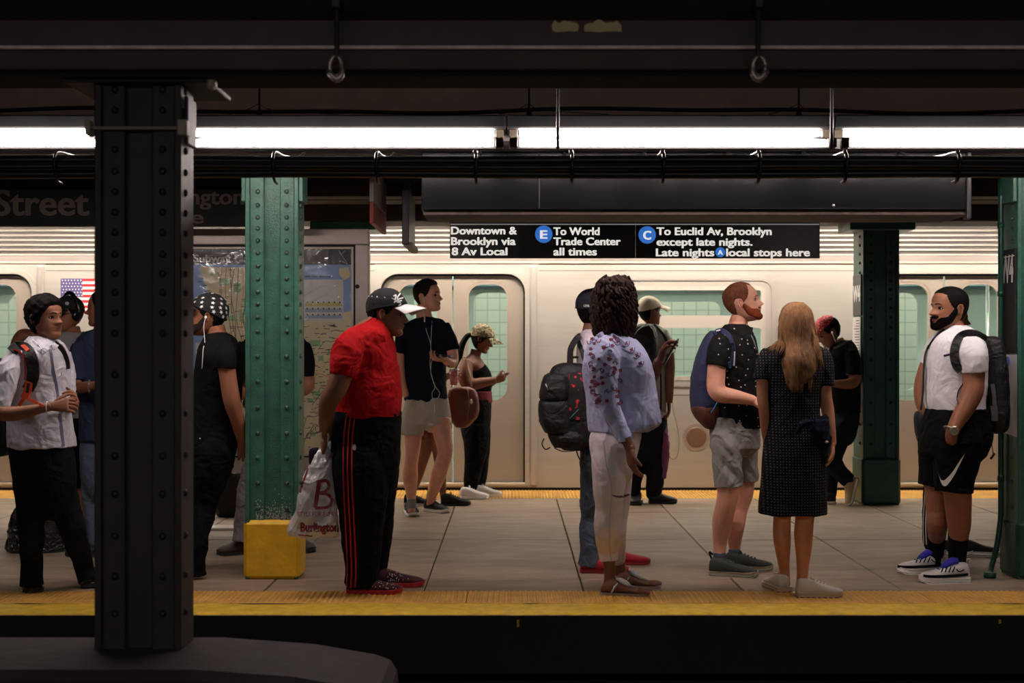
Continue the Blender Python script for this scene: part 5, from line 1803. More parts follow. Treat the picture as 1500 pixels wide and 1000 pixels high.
# ---------------------------------------------------------------- 4 behind the green column
f = Fig(8.72, Vector((at(398, 0, 8.72).x, 8.72, 0)), 'person in a black tee and grey trousers standing hidden behind the green column', vox=.0075)
f.head(400, 456, .225, 250)
f.limb('body', [(402, 505, .0, 15), (401, 490, 0, 13), (400, 475, 0, 13)])
f.trunk('tee', [(484, 384, 418, .07), (490, 368, 436, .10), (500, 356, 448, .12), (530, 356, 446, .13), (575, 362, 440, .13), (640, 364, 438, .13), (655, 364, 438, .13)])
f.limb('tee', [(362, 504, 0, 14), (352, 525, 0, 14), (350, 548, 0, 14)])
f.limb('tee', [(440, 506, 0, 14), (446, 525, 0, 15), (447, 552, 0, 14)])
f.limb('body', [(350, 540, 0, 10), (352, 572, -.02, 10), (375, 580, -.12, 8), (400, 578, -.16, 7)], round_ends=True)
f.limb('body', [(447, 545, 0, 11), (451, 565, -.01, 10.5), (432, 575, -.12, 8.5), (405, 578, -.16, 7)], round_ends=True)
f.trunk('trousers', [(645, 364, 438, .13), (680, 360, 440, .14), (700, 360, 440, .13)])
dz = gd(f, 352, 812)
f.limb('trousers', [(372, 690, 0, 20), (361, 735, 0, 17), (358, 775, dz, 16), (356, 793, dz, 18)])
f.limb('trousers', [(422, 690, 0, 18), (424, 740, 0, 15), (424, 790, 0, 14)])
f.build({'body': S_mid, 'tee': (C_black, .005, 12), 'trousers': (cloth('grey_trousers', (128, 120, 124), fold=.7), .008, 13)}, vox=.0075)
f.hair(H_black, 'short', .035)
a = ground(366, 810); f.shoe(a, a + Vector((-.19, -.10, 0)), mat('brown_grey_shoe', (70, 58, 52), .6, bump=(100, .3)), M_soleb)
a = ground(430, 806); f.shoe(a, a + Vector((.14, -.10, 0)), MATS['brown_grey_shoe'], M_soleb)
# black bag on the floor further back
t, g = pack('duffel_bag', 'soft black bag standing on the floor left of the green column', [(690, 320, 352, .06), (697, 314, 362, .09), (720, 313, 366, .10), (748, 316, 366, .10), (756, 318, 364, .09)], 10.75, M_nylon, cat='bag')
zmin = min(v[2] for v in g.V)
t.location.z -= zmin - .002
mk('handle', tube([at(328, 692, 10.7) , at(330, 680, 10.7), at(346, 680, 10.7), at(350, 692, 10.7)], .008, 8, 4), M_nylon, t, smooth=True)

# ---------------------------------------------------------------- 5 red tee
f = Fig(7.37, ground(545, 868), 'heavy older man in a red tee and black striped track pants leaning forward')
f.head(566, 459, .236, -6, 6)
f.limb('body', [(545, 505, .0, 24), (549, 490, 0, 20), (554, 476, 0, 18), (558, 466, 0, 16)])
f.trunk('tee', [(462, 541, 556, .07), (468, 530, 566, .09), (477, 514, 573, .12), (489, 502, 576, .17), (505, 495, 579, .19), (530, 492, 583, .195), (555, 491, 588, .20), (580, 490, 591, .205), (598, 490, 590, .20), (609, 492, 587, .195)], ex=2.2)
f.limb('tee', [(524, 492, -.12, 18), (512, 508, -.19, 23), (505, 532, -.23, 23), (501, 552, -.24, 20.5)])
f.limb('body', [(505, 535, -.23, 17), (493, 568, -.24, 16), (481, 590, -.22, 14), (478, 612, -.17, 11.5), (477, 632, -.12, 9), (477, 642, -.11, 8)])
f.limb('tee', [(530, 500, .16, 20), (512, 545, .22, 20)])
f.limb('body', [(512, 535, .22, 15), (490, 590, .18, 13), (482, 640, -.02, 9)])
f.hand(f.p(477, 640, -.11), (-.25, .15, -1), (1, .3, -.2), .175, -1, curl=(55, 60, 40))
f.trunk('trousers', [(600, 487, 588, .19), (625, 485, 588, .19), (660, 485, 587, .19), (690, 486, 584, .18)], inner=.8)
d1, d2 = gd(f, 520, 868), gd(f, 560, 856)
f.limb('trousers', [(528, 680, -.08, 42), (530, 740, -.08, 38), (531, 790, d1 - .02, 31), (530, 835, d1, 26), (528, 858, d1, 26)])
f.limb('trousers', [(546, 680, .10, 39), (546, 740, .10, 34), (545, 790, d2, 29), (546, 835, d2, 21), (545, 848, d2, 21)])
f.build({'body': S_dark, 'tee': (cloth('red_cotton', (164, 18, 22), var=.05, fold=.7), .011, 9), 'trousers': (C_black2, .008, 10)})
f.hair(H_black, 'short', .055, 5, .006)
cap_n = mat('cap_navy_black', (14, 13, 20), .85, bump=(220, .2))
c_ = f.cap(cap_n, mat('cap_white', (226, 220, 220), .7, bump=(220, .2)), .06, .72, .44, .46, .02, label='black cap crown with a white emblem', brim_label='white cap brim')
g = Geo()
for k in range(5):
    c = f.M @ head_pt(-1.2 - k * .35, .80, .085)
    g.add(*ball(c, (.0035, .0035, .0035), 6, 5))
mk('eyelet', g, M_white, c_, kind='stuff')
capbv = bvh_of(f.T(shell(f.captf, 60, 40)))
for i_, pts in enumerate(([(576, 434), (580, 432), (579, 440), (584, 443)], [(586, 430), (582, 437), (587, 445), (583, 447)], [(577, 443), (584, 438), (590, 436)], [(575, 437), (582, 441), (588, 440)])):
    mk('emblem_stroke', stroke(capbv, pts, .007, .003, 7.2), M_white, c_)
bv = f.bvh('trousers')
for off in (-6.2, 0, 6.2):
    pts = [(x_ + off, y_) for x_, y_ in ((514, 606), (510, 640), (509, 680), (510, 720), (512, 760), (514, 800), (515, 835), (514, 860))]
    mk('side_stripe', stroke(bv, pts, .008, .002, 7.2, .0008, 8), mat('stripe_red', (190, 24, 30), .7), f.root)
mk('trouser_emblem', stroke(bv, [(518, 651), (519, 656), (518, 659)], .018, .002, 7.2), mat('grey_print2', (150, 146, 140), .6), f.root)
mk('shirt_hem', stroke(f.bvh('tee'), [(493, 607), (515, 606), (545, 608), (575, 609), (586, 607)], .010, .002, 7.2, .0), MATS['red_cotton'], f.root)
M_rs = mat('red_sole', (176, 26, 34), .6)
M_shoe = mat('dark_red_black_shoe', (34, 22, 34), .7, bump=(70, .5), col2=(100, 24, 34), var=(38, .5))
for (h, t_) in (((508, 868), (588, 869)), ((543, 857), (604, 858))):
    o = f.shoe(ground(*h), ground(*h) + (ground(*t_) - ground(*h)).normalized() * .30, M_shoe, M_rs, .08, .105, .024, scallop=.005)
    g = Geo(); L = ground(*t_) - ground(*h)
    sb = bvh_of(([tuple(v.co + o.parent.location) for v in o.data.vertices], [tuple(p.vertices) for p in o.data.polygons]))
    for k in range(34):
        px = h[0] + 24 + rr.random() * (t_[0] - h[0] - 30); py = h[1] - rr.uniform(6, 22)
        hh = sb.ray_cast(CAMP, (at(px, py, 1) - CAMP).normalized(), 30)
        if hh[0] is not None: g.add(*ball(hh[0], (.003, .003, .003), 5, 4))
    if g.V: mk('shoe_dots', g, M_white, o, kind='stuff')
# carrier bag
R = []
dB = 7.27
for (y, xl, xr, hd) in ((648, 474, 480, .012), (656, 467, 482, .022), (672, 457, 487, .05), (700, 444, 491, .075), (740, 432, 496, .085), (770, 423, 498, .085), (783, 421, 498, .075), (787, 424, 496, .05)):
    c = at((xl + xr) / 2, y, dB)
    R.append((c, Vector(((xr - xl) / 2 * dB / F, 0, 0)), Vector((0, hd, 0))))
g = Geo(); g.add(*loft([(tuple(r[:3]), tuple(r[3:6]), tuple(r[6:9])) for r in crom([tuple(c) + tuple(a) + tuple(b) for c, a, b in R], 5)], 36, 2.2))
g = remesh(g, .006, 1, 1, (.012, 17), 8)
t = thing('carrier_bag', 'translucent white plastic shopping bag with dark red print held by the man in red', 'bag', base_of(g.V))
film = glassy('plastic_bag_film', (246, 240, 242), .16, .25, (14, 1.0), film=.62)
mk('body', g, film, t, smooth=True)
mk('handle', tube([f.p(474, 648, -.13), f.p(470, 636, -.14), f.p(476, 630, -.15), f.p(481, 638, -.14), f.p(479, 649, -.12)], .006, 6, 4), mat('bag_white_film', (220, 214, 214), .4), t, smooth=True)
mk('contents', ball(at(462, 735, dB + .01), (.09, .05, .14), 14, 10), cloth('bag_contents_pale', (178, 168, 172)), t, smooth=True)
mk('dark_item', pack.__globals__['rbox'](at(455, 0, dB).x - .01, at(472, 0, dB).x, dB - .02, dB + .06, zs(682, dB), zs(656, dB), .02, 2), cloth('dark_knit', (30, 28, 40)), t, smooth=True)
bb = bvh_of(g)
M_mar = mat('maroon_print', (128, 24, 44), .5)
def on_bag(s, xa, xb, base, cap_, bold, sub=0):
    V, Fc = text_mesh(s, bold)
    mn, mx = V[:, 0].min(), V[:, 0].max()
    W = [at(xa + (v[0] - mn) / (mx - mn) * (xb - xa), base - v[1] / .73 * cap_, dB - .1) for v in V]
    mk('print', (drape(bb, W, .003, dB - .08), Fc), M_mar, t)
on_bag('STYLE FOR EVERY', 436, 494, 756, 7, .0)
on_bag('Burlington', 440, 496, 778, 13, .05)
# the large initial as a draped stroke letter, and its slanted flag
mk('print', stroke(bb, [(462, 744), (465, 722), (468, 703)], .022, .001, dB - .08, .003, 8), M_mar, t)
mk('print', stroke(bb, [(466, 705), (478, 704), (482, 712), (476, 720), (468, 722), (480, 724), (486, 732), (481, 742), (462, 744)], .016, .001, dB - .08, .004, 8), M_mar, t)
mk('print', stroke(bb, [(452, 686), (445, 704), (440, 722)], .012, .001, dB - .08, .003, 6), M_mar, t)
mk('print', stroke(bb, [(437, 783), (458, 785)], .008, .001, dB - .08, .003, 6), M_mar, t)

# ---------------------------------------------------------------- 6 navy tee, grey shorts
f = Fig(10.5, Vector((at(630, 0, 10.5).x, 10.5, 0)), 'young man in a navy tee and light grey shorts listening to white earphones', vox=.0065)
f.head(626, 434, .236, -22, -4)
f.limb('body', [(626, 482, 0, 16), (622, 470, 0, 12.5), (621, 458, 0, 11.5), (621, 446, 0, 11)])
f.trunk('tee', [(463, 612, 634, .06), (467, 604, 645, .08), (473, 594, 654, .12), (485, 588, 659, .14), (510, 587, 657, .135), (540, 590, 654, .125), (565, 591, 654, .125), (582, 591, 656, .13), (590, 596, 655, .13)])
f.limb('tee', [(600, 476, -.02, 11), (590, 495, -.04, 12.5), (585, 518, -.05, 12)])
f.limb('tee', [(648, 477, -.02, 11), (657, 494, -.04, 11.5), (663, 513, -.05, 11)])
f.limb('body', [(585, 510, -.05, 9), (584, 535, -.06, 8.5), (588, 560, -.08, 7), (594, 578, -.10, 5.5)], round_ends=True)
f.limb('body', [(661, 505, -.05, 8.5), (664, 525, -.07, 8), (662, 532, -.12, 7.5), (656, 530, -.20, 6.2), (651, 527, -.25, 5.2)])
f.hand(f.p(652, 527, -.25), (-.75, -.5, .05), (.2, .3, 1), .165, -1, curl=(30, 35, 30))
f.trunk('shorts', [(582, 594, 657, .13), (600, 590, 660, .145), (612, 588, 661, .14)])
f.limb('shorts', [(607, 605, -.0, 18.5), (604, 622, -.02, 18), (603, 638, -.03, 17.5)])
f.limb('shorts', [(641, 603, -.0, 19), (642, 615, -.03, 20), (643, 628, -.06, 20.5)])
dl, dr = gd(f, 604, 757), gd(f, 636, 750)
f.limb('body', [(606, 620, -.02, 14), (605, 645, -.03, 12.5), (604, 664, -.05, 10.5), (602, 680, -.03, 10), (601, 697, .0, 11.5), (602, 718, dl, 8.5), (603, 738, dl, 5.8), (603, 750, dl, 5.5)])
f.limb('body', [(645, 615, -.06, 15.5), (649, 640, -.10, 13.5), (652, 660, -.12, 11.5), (648, 678, -.08, 11), (642, 696, -.02, 11.5), (636, 715, dr * .6, 9), (631, 733, dr, 5.8), (630, 740, dr, 5.5)])
f.limb('sock', [(603, 730, dl, 7.2), (603, 744, dl, 6.8)], inner=0)
f.limb('sock2', [(634, 718, dr * .8, 8), (631, 730, dr, 7)], inner=0)
f.build({'body': S_pink, 'tee': (cloth('navy_cotton', (24, 27, 42)), .009, 11), 'shorts': (cloth('light_grey_jersey', (186, 180, 170), fold=.4), .004, 16), 'sock': cloth('grey_sock', (140, 142, 146)), 'sock2': cloth('grey_sock', (140, 142, 146))})
f.hair(H_dark, 'short', .045, 2, .003, tz=.6, fringe=.02)
M_sk = mat('black_knit_shoe', (20, 20, 22), .8, bump=(160, .3))
a = ground(602, 752); f.shoe(a + Vector((-.02, .03, 0)), a + Vector((.04, -.22, 0)), M_sk, M_solew, .08, .1, .026, laces=C_black)
a = ground(629, 749); f.shoe(a + Vector((-.03, .03, 0)), a + Vector((.15, -.13, 0)), M_sk, M_solew, .08, .1, .026, laces=C_black)
mk('drawstring', tube([f.p(636, 592, -.155), f.p(637, 598, -.155), f.p(636, 604, -.15)], .0025, 5, 2), M_solew, f.root, smooth=True)
mk('watch', tube([f.p(657.5 + .8 * math.cos(a_), 530 + 6.6 * math.sin(a_), -.19 + .034 * math.cos(a_)) for a_ in [2 * PI * k / 14 for k in range(15)]], .005, 6, 2), M_nylon, f.root, smooth=True)
phone('black phone held flat by the young man in the navy tee', f.p(649, 520.5, -.31), (.25, 1, 0), (1, -.2, -.12), (.07, .14, .008))
bv = f.bvh('tee', 'body')
q = f.M @ Vector((-.0, -.36, .44))
t = thing('earphones', 'long white earphone cable hanging in a loop over the navy tee', 'earphones', f.p(632, 588, -.2))
S_ = lambda x, y: hit(bv, x, y, 10.3)[0] + Vector((0, -.004, 0))
mk('earbud', tube([q, q + Vector((.006, -.006, -.03))], [.008, .005], 8, 1), M_wirew, t, smooth=True)
mk('cable', tube([q + Vector((.006, -.006, -.03)), S_(621, 460), S_(622, 470), S_(625, 485), S_(631, 505), S_(630, 530), S_(632, 550), S_(638, 566), S_(644, 575), S_(641, 583), S_(634, 583), S_(633, 575), S_(637, 567), S_(633, 553), S_(631, 540), S_(634, 526), f.p(645, 522, -.30)], .0022, 6, 5), M_wirew, t, smooth=True)
mk('cable', tube([S_(633, 470), S_(632, 485), S_(631, 505)], .0022, 6, 5), M_wirew, t, smooth=True)
mk('inline_remote', tube([S_(622, 463), S_(622, 471)], .005, 6, 1), M_wirew, t, smooth=True)

# ---------------------------------------------------------------- 7 behind him
f = Fig(11.35, Vector((at(628, 0, 11.35).x, 11.35, 0)), 'person in rust-red shorts walking behind the young man in the navy tee', vox=.0085)
f.head(622, 482, .21, 20)
f.limb('body', [(622, 522, 0, 11), (622, 510, 0, 9), (622, 498, 0, 9)])
f.trunk('top', [(508, 612, 634, .06), (514, 602, 644, .10), (535, 600, 646, .12), (570, 604, 644, .12), (600, 604, 644, .12)])
f.limb('top', [(640, 519, -.02, 8), (645, 540, -.03, 8.5)])
f.limb('top', [(606, 519, .02, 8), (602, 540, .02, 8.5)])
f.limb('body', [(645, 532, -.03, 6.5), (647, 553, -.05, 6.5), (653, 552, -.12, 5.5), (657, 550, -.18, 4.8)])
f.hand(f.p(656, 550, -.18), (.9, -.1, .1), (-.1, -1, .1), .155, 1, curl=(35, 45, 30))
f.limb('body', [(602, 532, .02, 6.5), (602, 560, .02, 6), (606, 585, 0, 5)], round_ends=True)
f.trunk('shorts', [(592, 604, 644, .12), (620, 602, 646, .13), (628, 603, 645, .12)])
f.limb('shorts', [(616, 620, 0, 12), (618, 645, 0, 12)])
f.limb('shorts', [(634, 620, 0, 12), (634, 642, 0, 12)])
dl, dr = gd(f, 600, 738), gd(f, 655, 740)
f.limb('body', [(624, 630, 0, 11), (625, 652, 0, 10), (619, 675, 0, 8), (611, 700, 0, 7.5), (604, 720, dl, 5.5), (601, 731, dl, 5)])
f.limb('body', [(636, 630, 0, 11), (642, 660, -.05, 9), (646, 690, 0, 8), (648, 715, dr, 5.5), (650, 730, dr, 5)])
f.build({'body': S_mid, 'top': (cloth('rust_top', (150, 70, 46)), .004, 14), 'shorts': (cloth('rust_shorts', (140, 62, 40)), .004, 14)}, vox=.0085)
f.hair(H_black, 'full', .05)
a = ground(592, 740); f.shoe(a, a + Vector((.23, -.02, 0)), M_sk, M_solew, .085, .1, .022, laces=C_black)
a = ground(646, 740); f.shoe(a, a + Vector((.25, -.02, 0)), M_sk, M_soleb, .085, .1, .022, laces=C_black)
t = thing('drink_cup', 'clear plastic cup of red iced drink held beside the navy tee', 'cup', at(665, 563, 11.1))
c0, c1, c2, c3 = at(664.5, 564, 11.1), at(665, 552, 11.1), at(665.5, 543, 11.1), at(665.7, 541, 11.1)
mk('cup', tube([c0, c1, c2], [.028, .036, .041], 18, 1), glassy('cup_plastic', (250, 235, 235), .12, .08, film=.25), t, smooth=True)
mk('drink', tube([c0 + Vector((0, 0, .003)), at(665, 551, 11.1)], [.026, .034], 18, 1), mat('red_drink', (232, 48, 52), .25), t, smooth=True)
mk('lid', tube([c2, at(665.6, 540, 11.1)], [.043, .040], 18, 1), mat('cup_lid', (222, 186, 186), .3), t, smooth=True)
mk('straw', tube([at(665, 541, 11.1), at(667, 531, 11.1)], .004, 6, 1), M_wirew, t)

# ---------------------------------------------------------------- 8 camo cap
f = Fig(12.1, Vector((at(700, 0, 12.1).x, 12.1, 0)), 'woman in a camouflage cap, black tank top and black leggings looking at her phone', vox=.0075)
f.head(705, 496, .226, -4, 22)
f.limb('body', [(692, 535, 0, 11), (695, 524, 0, 9), (698, 512, 0, 8)])
f.trunk('body', [(520, 686, 700, .05), (526, 680, 706, .10), (534, 678, 711, .13), (545, 678, 718, .13)], inner=0)
f.trunk('tank', [(531, 684, 709, .10), (537, 679, 714, .125), (548, 677, 720, .135), (562, 679, 721, .13), (574, 683, 720, .125)])
f.trunk('waistband', [(572, 682, 720.5, .13), (578, 682, 721, .135), (590, 681, 722, .14)])
f.limb('body', [(684, 529, -.12, 9.5), (681, 545, -.16, 11), (683, 558, -.17, 11), (690, 563, -.18, 9.5), (708, 560, -.18, 7.5), (722, 557, -.17, 5.5), (727, 556, -.17, 5)])
f.limb('body', [(690, 529, .13, 9), (695, 550, .16, 9), (712, 562, .08, 7), (725, 557, -.05, 5)])
f.hand(f.p(726, 556, -.17), (1, .25, .25), (-.1, .8, .4), .155, 1, curl=(40, 40, 25))
f.hand(f.p(724, 557, -.04), (1, -.5, .25), (.1, -.8, .4), .155, -1, curl=(40, 40, 25))
f.trunk('trousers', [(584, 682, 720, .15), (600, 677, 720, .17), (620, 674, 719, .17), (632, 675, 717, .16)], inner=.85)
f.limb('trousers', [(697, 630, -.07, 20), (697, 660, -.07, 17.5), (694, 680, -.06, 14), (691, 700, -.04, 12.5), (689, 715, -.02, 10), (688, 722, -.02, 9.5)])
f.limb('trousers', [(701, 630, .08, 18), (703, 660, .08, 15), (703, 690, .08, 12), (701, 715, .08, 8.5), (700, 720, .08, 8)])
f.build({'body': S_deep, 'tank': (C_black, .003, 12), 'waistband': (cloth('plaid_red', (126, 62, 74)), .002, 14), 'trousers': (C_black2, .003, 12)})
camo = mat('camouflage', (146, 134, 104), .85, bump=(150, .2))
nt = camo.node_tree
vv = nt.nodes.new('ShaderNodeTexNoise'); vv.inputs['Scale'].default_value = 38; vv.inputs['Detail'].default_value = 1
cr = nt.nodes.new('ShaderNodeValToRGB'); cr.color_ramp.interpolation = 'CONSTANT'
for i_, (p_, c_) in enumerate(((0, (60, 54, 42)), (.40, (112, 108, 76)), (.5, (176, 160, 128)), (.6, (92, 84, 60)))):
    e_ = cr.color_ramp.elements[i_] if i_ < 2 else cr.color_ramp.elements.new(p_)
    e_.position = p_; e_.color = lin(c_)
tcn = nt.nodes.new('ShaderNodeTexCoord')
nt.links.new(tcn.outputs['Object'], vv.inputs['Vector']); nt.links.new(vv.outputs['Fac'], cr.inputs[0]); nt.links.new(cr.outputs[0], nt.nodes['Principled BSDF'].inputs['Base Color'])
f.hair(H_black, 'full', .035)
f.cap(camo, camo, .07, .70, .42, .42, -.02)
g = Geo()
rr = random.Random(3)
for k in range(26):
    o1 = rr.uniform(-3, 3); o2 = rr.uniform(-.035, .035)
    g.add(*tube([f.p(694 + o1 * .3, 489 + o1 * .4, o2), f.p(684 + o1 * .5, 493 + o1 * .5, o2), f.p(676 + o1, 508, o2 * 1.5), f.p(672 + o1, 530, o2 * 1.5 - .03), f.p(670 + o1, 548 + rr.uniform(-8, 4), o2 * 1.5 - .05)], [.012, .014, .014, .012, .004], 6, 4))
mk('ponytail', g, H_black, f.root, smooth=True)
M_ws = mat('white_leather', (214, 208, 204), .5, bump=(60, .2))
a = ground(674, 731); f.shoe(a, a + Vector((.25, -.01, 0)), M_ws, M_solew, .085, .1, .03, laces=M_solew)
a = ground(694, 727.5); f.shoe(a, a + Vector((.25, 0, 0)), M_ws, M_solew, .085, .1, .03, laces=M_solew)
bv = f.bvh('body', 'tank')
phone('phone in a dark red case held by the woman in the camouflage cap', f.p(737, 552, -.10), (.3, 1, 0), (.8, -.1, .6), (.07, .13, .01), case=(120, 30, 44))
# brown shoulder bag
t, g = pack('shoulder_bag', 'large brown leather shoulder bag at the hip of the woman in the camouflage cap', [(566, 662, 688, .04), (572, 656, 697, .06), (590, 653, 702, .075), (610, 656, 700, .08), (622, 664, 690, .06), (626, 668, 684, .04)], 11.62, mat('brown_leather', (96, 50, 34), .4, bump=(60, .25), var=(8, .15)), cat='bag', fold=(.006, 12), vox=.007)
mk('handle', tube([at(661, 570, 11.6), at(665, 554, 11.66), at(672, 535, 11.75), at(681, 523.5, 11.95), at(688, 545, 11.7), at(691, 570, 11.6)], .006, 8, 5), MATS['brown_leather'], t, smooth=True)
mk('zip', tube([at(685, 570, 11.56), at(687, 592, 11.545), at(684, 618, 11.55)], .003, 6, 4), mat('zip_metal', (160, 120, 90), .4, metal=.5), t, smooth=True)
mk('charm', ball(at(690.5, 588, 11.53), (.012, .006, .022), 8, 6), M_steel2, t, smooth=True)

# ---------------------------------------------------------------- 9 big backpack
f = Fig(8.1, Vector((at(866, 0, 8.1).x, 8.1, 0)), 'man in a navy cap, jeans and red sneakers and a large backpack, partly hidden')
f.head(868, 456, .232, 48, 0)
f.limb('body', [(868, 505, 0, 18), (866, 492, 0, 15), (866, 478, 0, 12), (867, 468, 0, 10)])
f.trunk('tee', [(482, 856, 880, .07), (488, 850, 888, .11), (496, 846, 895, .15), (515, 844, 900, .19), (560, 846, 900, .18), (610, 846, 900, .17), (650, 846, 900, .17)])
f.limb('tee', [(874, 502, -.13, 15), (876, 525, -.17, 16), (878, 545, -.18, 16)])
f.limb('body', [(877, 535, -.18, 12), (880, 575, -.16, 11), (892, 600, -.08, 9), (905, 590, 0, 7)], round_ends=True)
f.limb('tee', [(874, 502, .13, 15), (878, 545, .18, 16)])
f.limb('body', [(877, 535, .18, 12), (880, 575, .16, 11), (895, 600, .08, 9)], round_ends=True)
d1, d2 = gd(f, 866, 838), gd(f, 900, 826)
f.trunk('trousers', [(640, 848, 898, .16), (665, 850, 900, .17), (690, 850, 898, .16)], inner=.8)
f.limb('trousers', [(868, 680, -.08, 21), (866, 720, -.06, 17), (864, 760, -.03, 15.5), (863, 795, d1, 14), (862, 820, d1, 16.5), (861, 829, d1, 18)])
f.limb('trousers', [(884, 680, .09, 20), (886, 740, .12, 16), (886, 790, d2, 14), (886, 818, d2, 16)])
f.build({'body': S_dark, 'tee': (cloth('pale_pink_tee', (222, 208, 218)), .005, 12), 'trousers': (mat('blue_grey_denim', (62, 72, 86), .85, var=(12, .3), bump=(200, .2), fold=(9, .5)), .010, 14)}, vox=.007)
f.hair(H_black, 'short', .02)
c_ = f.cap(mat('cap_navy', (24, 26, 42), .8, bump=(200, .2)), None, .055, .70, .52, .42)
V, Fc = text_mesh('LINES', .03); mn, mx = V[:, 0].min(), V[:, 0].max()
cb = bvh_of(f.T(shell(f.captf, 60, 40)))
mk('cap_lettering', (drape(cb, [at(855 + (v[0] - mn) / (mx - mn) * 11, 449 - v[1] / .73 * 3.4, 7.9) for v in V], .003, 7.95), Fc), M_white, c_, kind='stuff')
M_red = mat('red_suede', (172, 26, 36), .6, bump=(80, .2))
a = ground(850, 838); f.shoe(a, a + Vector((.28, -.02, 0)), M_red, mat('red_sole2', (150, 24, 34), .5), .08, .1, .024)
a = ground(880, 826); f.shoe(a, a + Vector((.30, -.0, 0)), M_red, MATS['red_sole2'], .08, .1, .024)
bv = f.bvh('tee')
t, g = pack('backpack', 'large black hiking backpack with red patterned side pocket', [(531, 822, 852, .09), (538, 808, 862, .13), (560, 800, 868, .155), (590, 796, 870, .16), (625, 800, 870, .155), (648, 812, 868, .14), (659, 826, 860, .10)], 8.02, M_nylon)
pocket(t, [(546, 804, 826, .12), (553, 795, 832, .145), (580, 790, 834, .155), (586, 794, 830, .14)], 7.97, M_nylon, fold=(.006, 20))
pocket(t, [(584, 794, 830, .13), (592, 788, 836, .155), (618, 790, 838, .155), (634, 798, 836, .13)], 7.97, M_nylon, fold=(.006, 20))
pocket(t, [(630, 802, 850, .12), (640, 803, 858, .145), (655, 812, 852, .12)], 7.98, M_nylon, fold=(.006, 20))
pk = bvh_of(g)
redp = mat('red_pattern_panel', (22, 20, 24), .7, col2=(214, 38, 58), var=(19, .5), bump=(100, .2))
for n_ in redp.node_tree.nodes:
    if n_.type == 'VALTORGB': n_.color_ramp.elements[0].position = .55; n_.color_ramp.elements[1].position = .60
    if n_.type == 'TEX_NOISE' and n_.inputs['Scale'].default_value == 19: n_.inputs['Detail'].default_value = 1
surf_strap(t, pk, [(845, 546), (843, 575), (840, 614)], .09, redp, 7.85, .005, 'side_panel')
surf_strap(t, pk, [(853, 592), (845, 602), (833, 614)], .006, mat('teal_cord', (70, 120, 120), .6), 7.85, .004, 'cord', .006)
surf_strap(t, pk, [(822, 612), (823, 622)], .018, M_red, 7.8, .004, 'tag', .03)
surf_strap(t, bv, [(835, 532), (836, 512), (843, 498), (850, 491)], .036, M_nylon, 7.95, .012)
surf_strap(t, bv, [(858, 530), (852, 512), (848, 500)], .03, M_nylon, 7.95, .012)
mk('strap', tube([at(834, 532, 8.0), at(833, 515, 8.02), at(839, 500, 8.05), at(849, 490, 8.08)], .016, 8, 4, flat=.5), M_nylon, t, smooth=True)
mk('grab_loop', tube([at(834, 533, 8.02), at(838, 524, 8.02), at(850, 524, 8.02), at(854, 532, 8.02)], .007, 8, 4), M_nylon, t, smooth=True)
mk('loose_strap', tube([at(797, 642, 7.98), at(794, 650, 7.97), at(799, 658, 7.97), at(806, 655, 7.98)], .004, 6, 4), M_nylon, t, smooth=True)
mk('loose_strap', tube([at(812, 656, 7.98), at(825, 661, 7.95), at(842, 660, 7.96)], .003, 6, 4), M_nylon, t, smooth=True)
mk('hip_strap', tube([at(843, 655, 7.95), at(848, 670, 7.92), at(856, 677, 7.92), at(854, 655, 7.96)], .011, 8, 4, flat=.4), M_nylon, t, smooth=True)
mk('zip_pull', tube([at(799, 562, 7.82), at(803, 572, 7.82)], .004, 6, 1), M_hook, t, smooth=True)

# ---------------------------------------------------------------- 10 embroidered blouse
f = Fig(7.27, ground(905, 870), 'woman with dark curly hair in a pale blue embroidered blouse and white trousers')
f.head(902, 447, .222, 62, 0, ears=False)
f.limb('body', [(896, 505, 0, 20), (898, 492, 0, 15), (900, 478, 0, 14)])
f.trunk('blouse', [(484, 884, 916, .07), (489, 874, 924, .10), (497, 865, 934, .15), (512, 857, 947, .18), (530, 853, 955, .185), (548, 853, 960, .18), (570, 857, 962, .16), (595, 860, 966, .16), (612, 861, 969, .165), (622, 862, 966, .17), (632, 863, 950, .17)])
f.limb('blouse', [(887, 502, -.14, 22), (884, 525, -.20, 25), (885, 550, -.22, 22), (889, 580, -.22, 18), (899, 610, -.22, 15), (910, 632, -.23, 13), (917, 645, -.24, 12.5)])
f.limb('body', [(912, 632, -.24, 8), (920, 650, -.245, 7.6), (924, 660, -.25, 8)])
f.hand(f.p(922, 655, -.25), (.12, .0, -1), (.9, .35, .1), .178, 1, curls=[(12, 22, 15), (16, 26, 18), (20, 30, 20), (26, 34, 22)], thumb_out=30)
f.limb('blouse', [(900, 502, .14, 20), (915, 530, .19, 17), (932, 550, .19, 14), (946, 556, .14, 11)])
f.limb('body', [(945, 560, .14, 10), (955, 552, .10, 9.5), (961, 540, .06, 8.5), (966, 528, .02, 7.5)])
f.hand(f.p(966, 529, .02), (.35, -.1, 1), (.8, -.3, -.3), .17, -1, curls=[(20, 30, 25), (25, 40, 30), (30, 50, 35), (35, 55, 35)], thumb_out=25)
f.trunk('trousers', [(626, 868, 938, .14), (640, 863, 940, .17), (660, 864, 935, .18), (680, 868, 930, .17)], inner=.85)
d1, d2 = gd(f, 893, 868), gd(f, 915, 858)
f.limb('trousers', [(893, 672, -.08, 27), (893, 700, -.08, 25.5), (892, 722, -.07, 23), (892, 745, -.05, 20.5), (889, 775, -.03, 20), (890, 800, d1, 16.5), (892, 822, d1, 14)])
f.limb('trousers', [(905, 672, .09, 24), (905, 700, .09, 22), (906, 725, .09, 19), (904, 750, .09, 17), (902, 785, .10, 15.5), (904, 818, d2, 12.5)])
f.limb('body', [(891, 812, d1, 9.5), (893, 838, d1, 8.5), (893, 856, d1, 9.5)], round_ends=True)
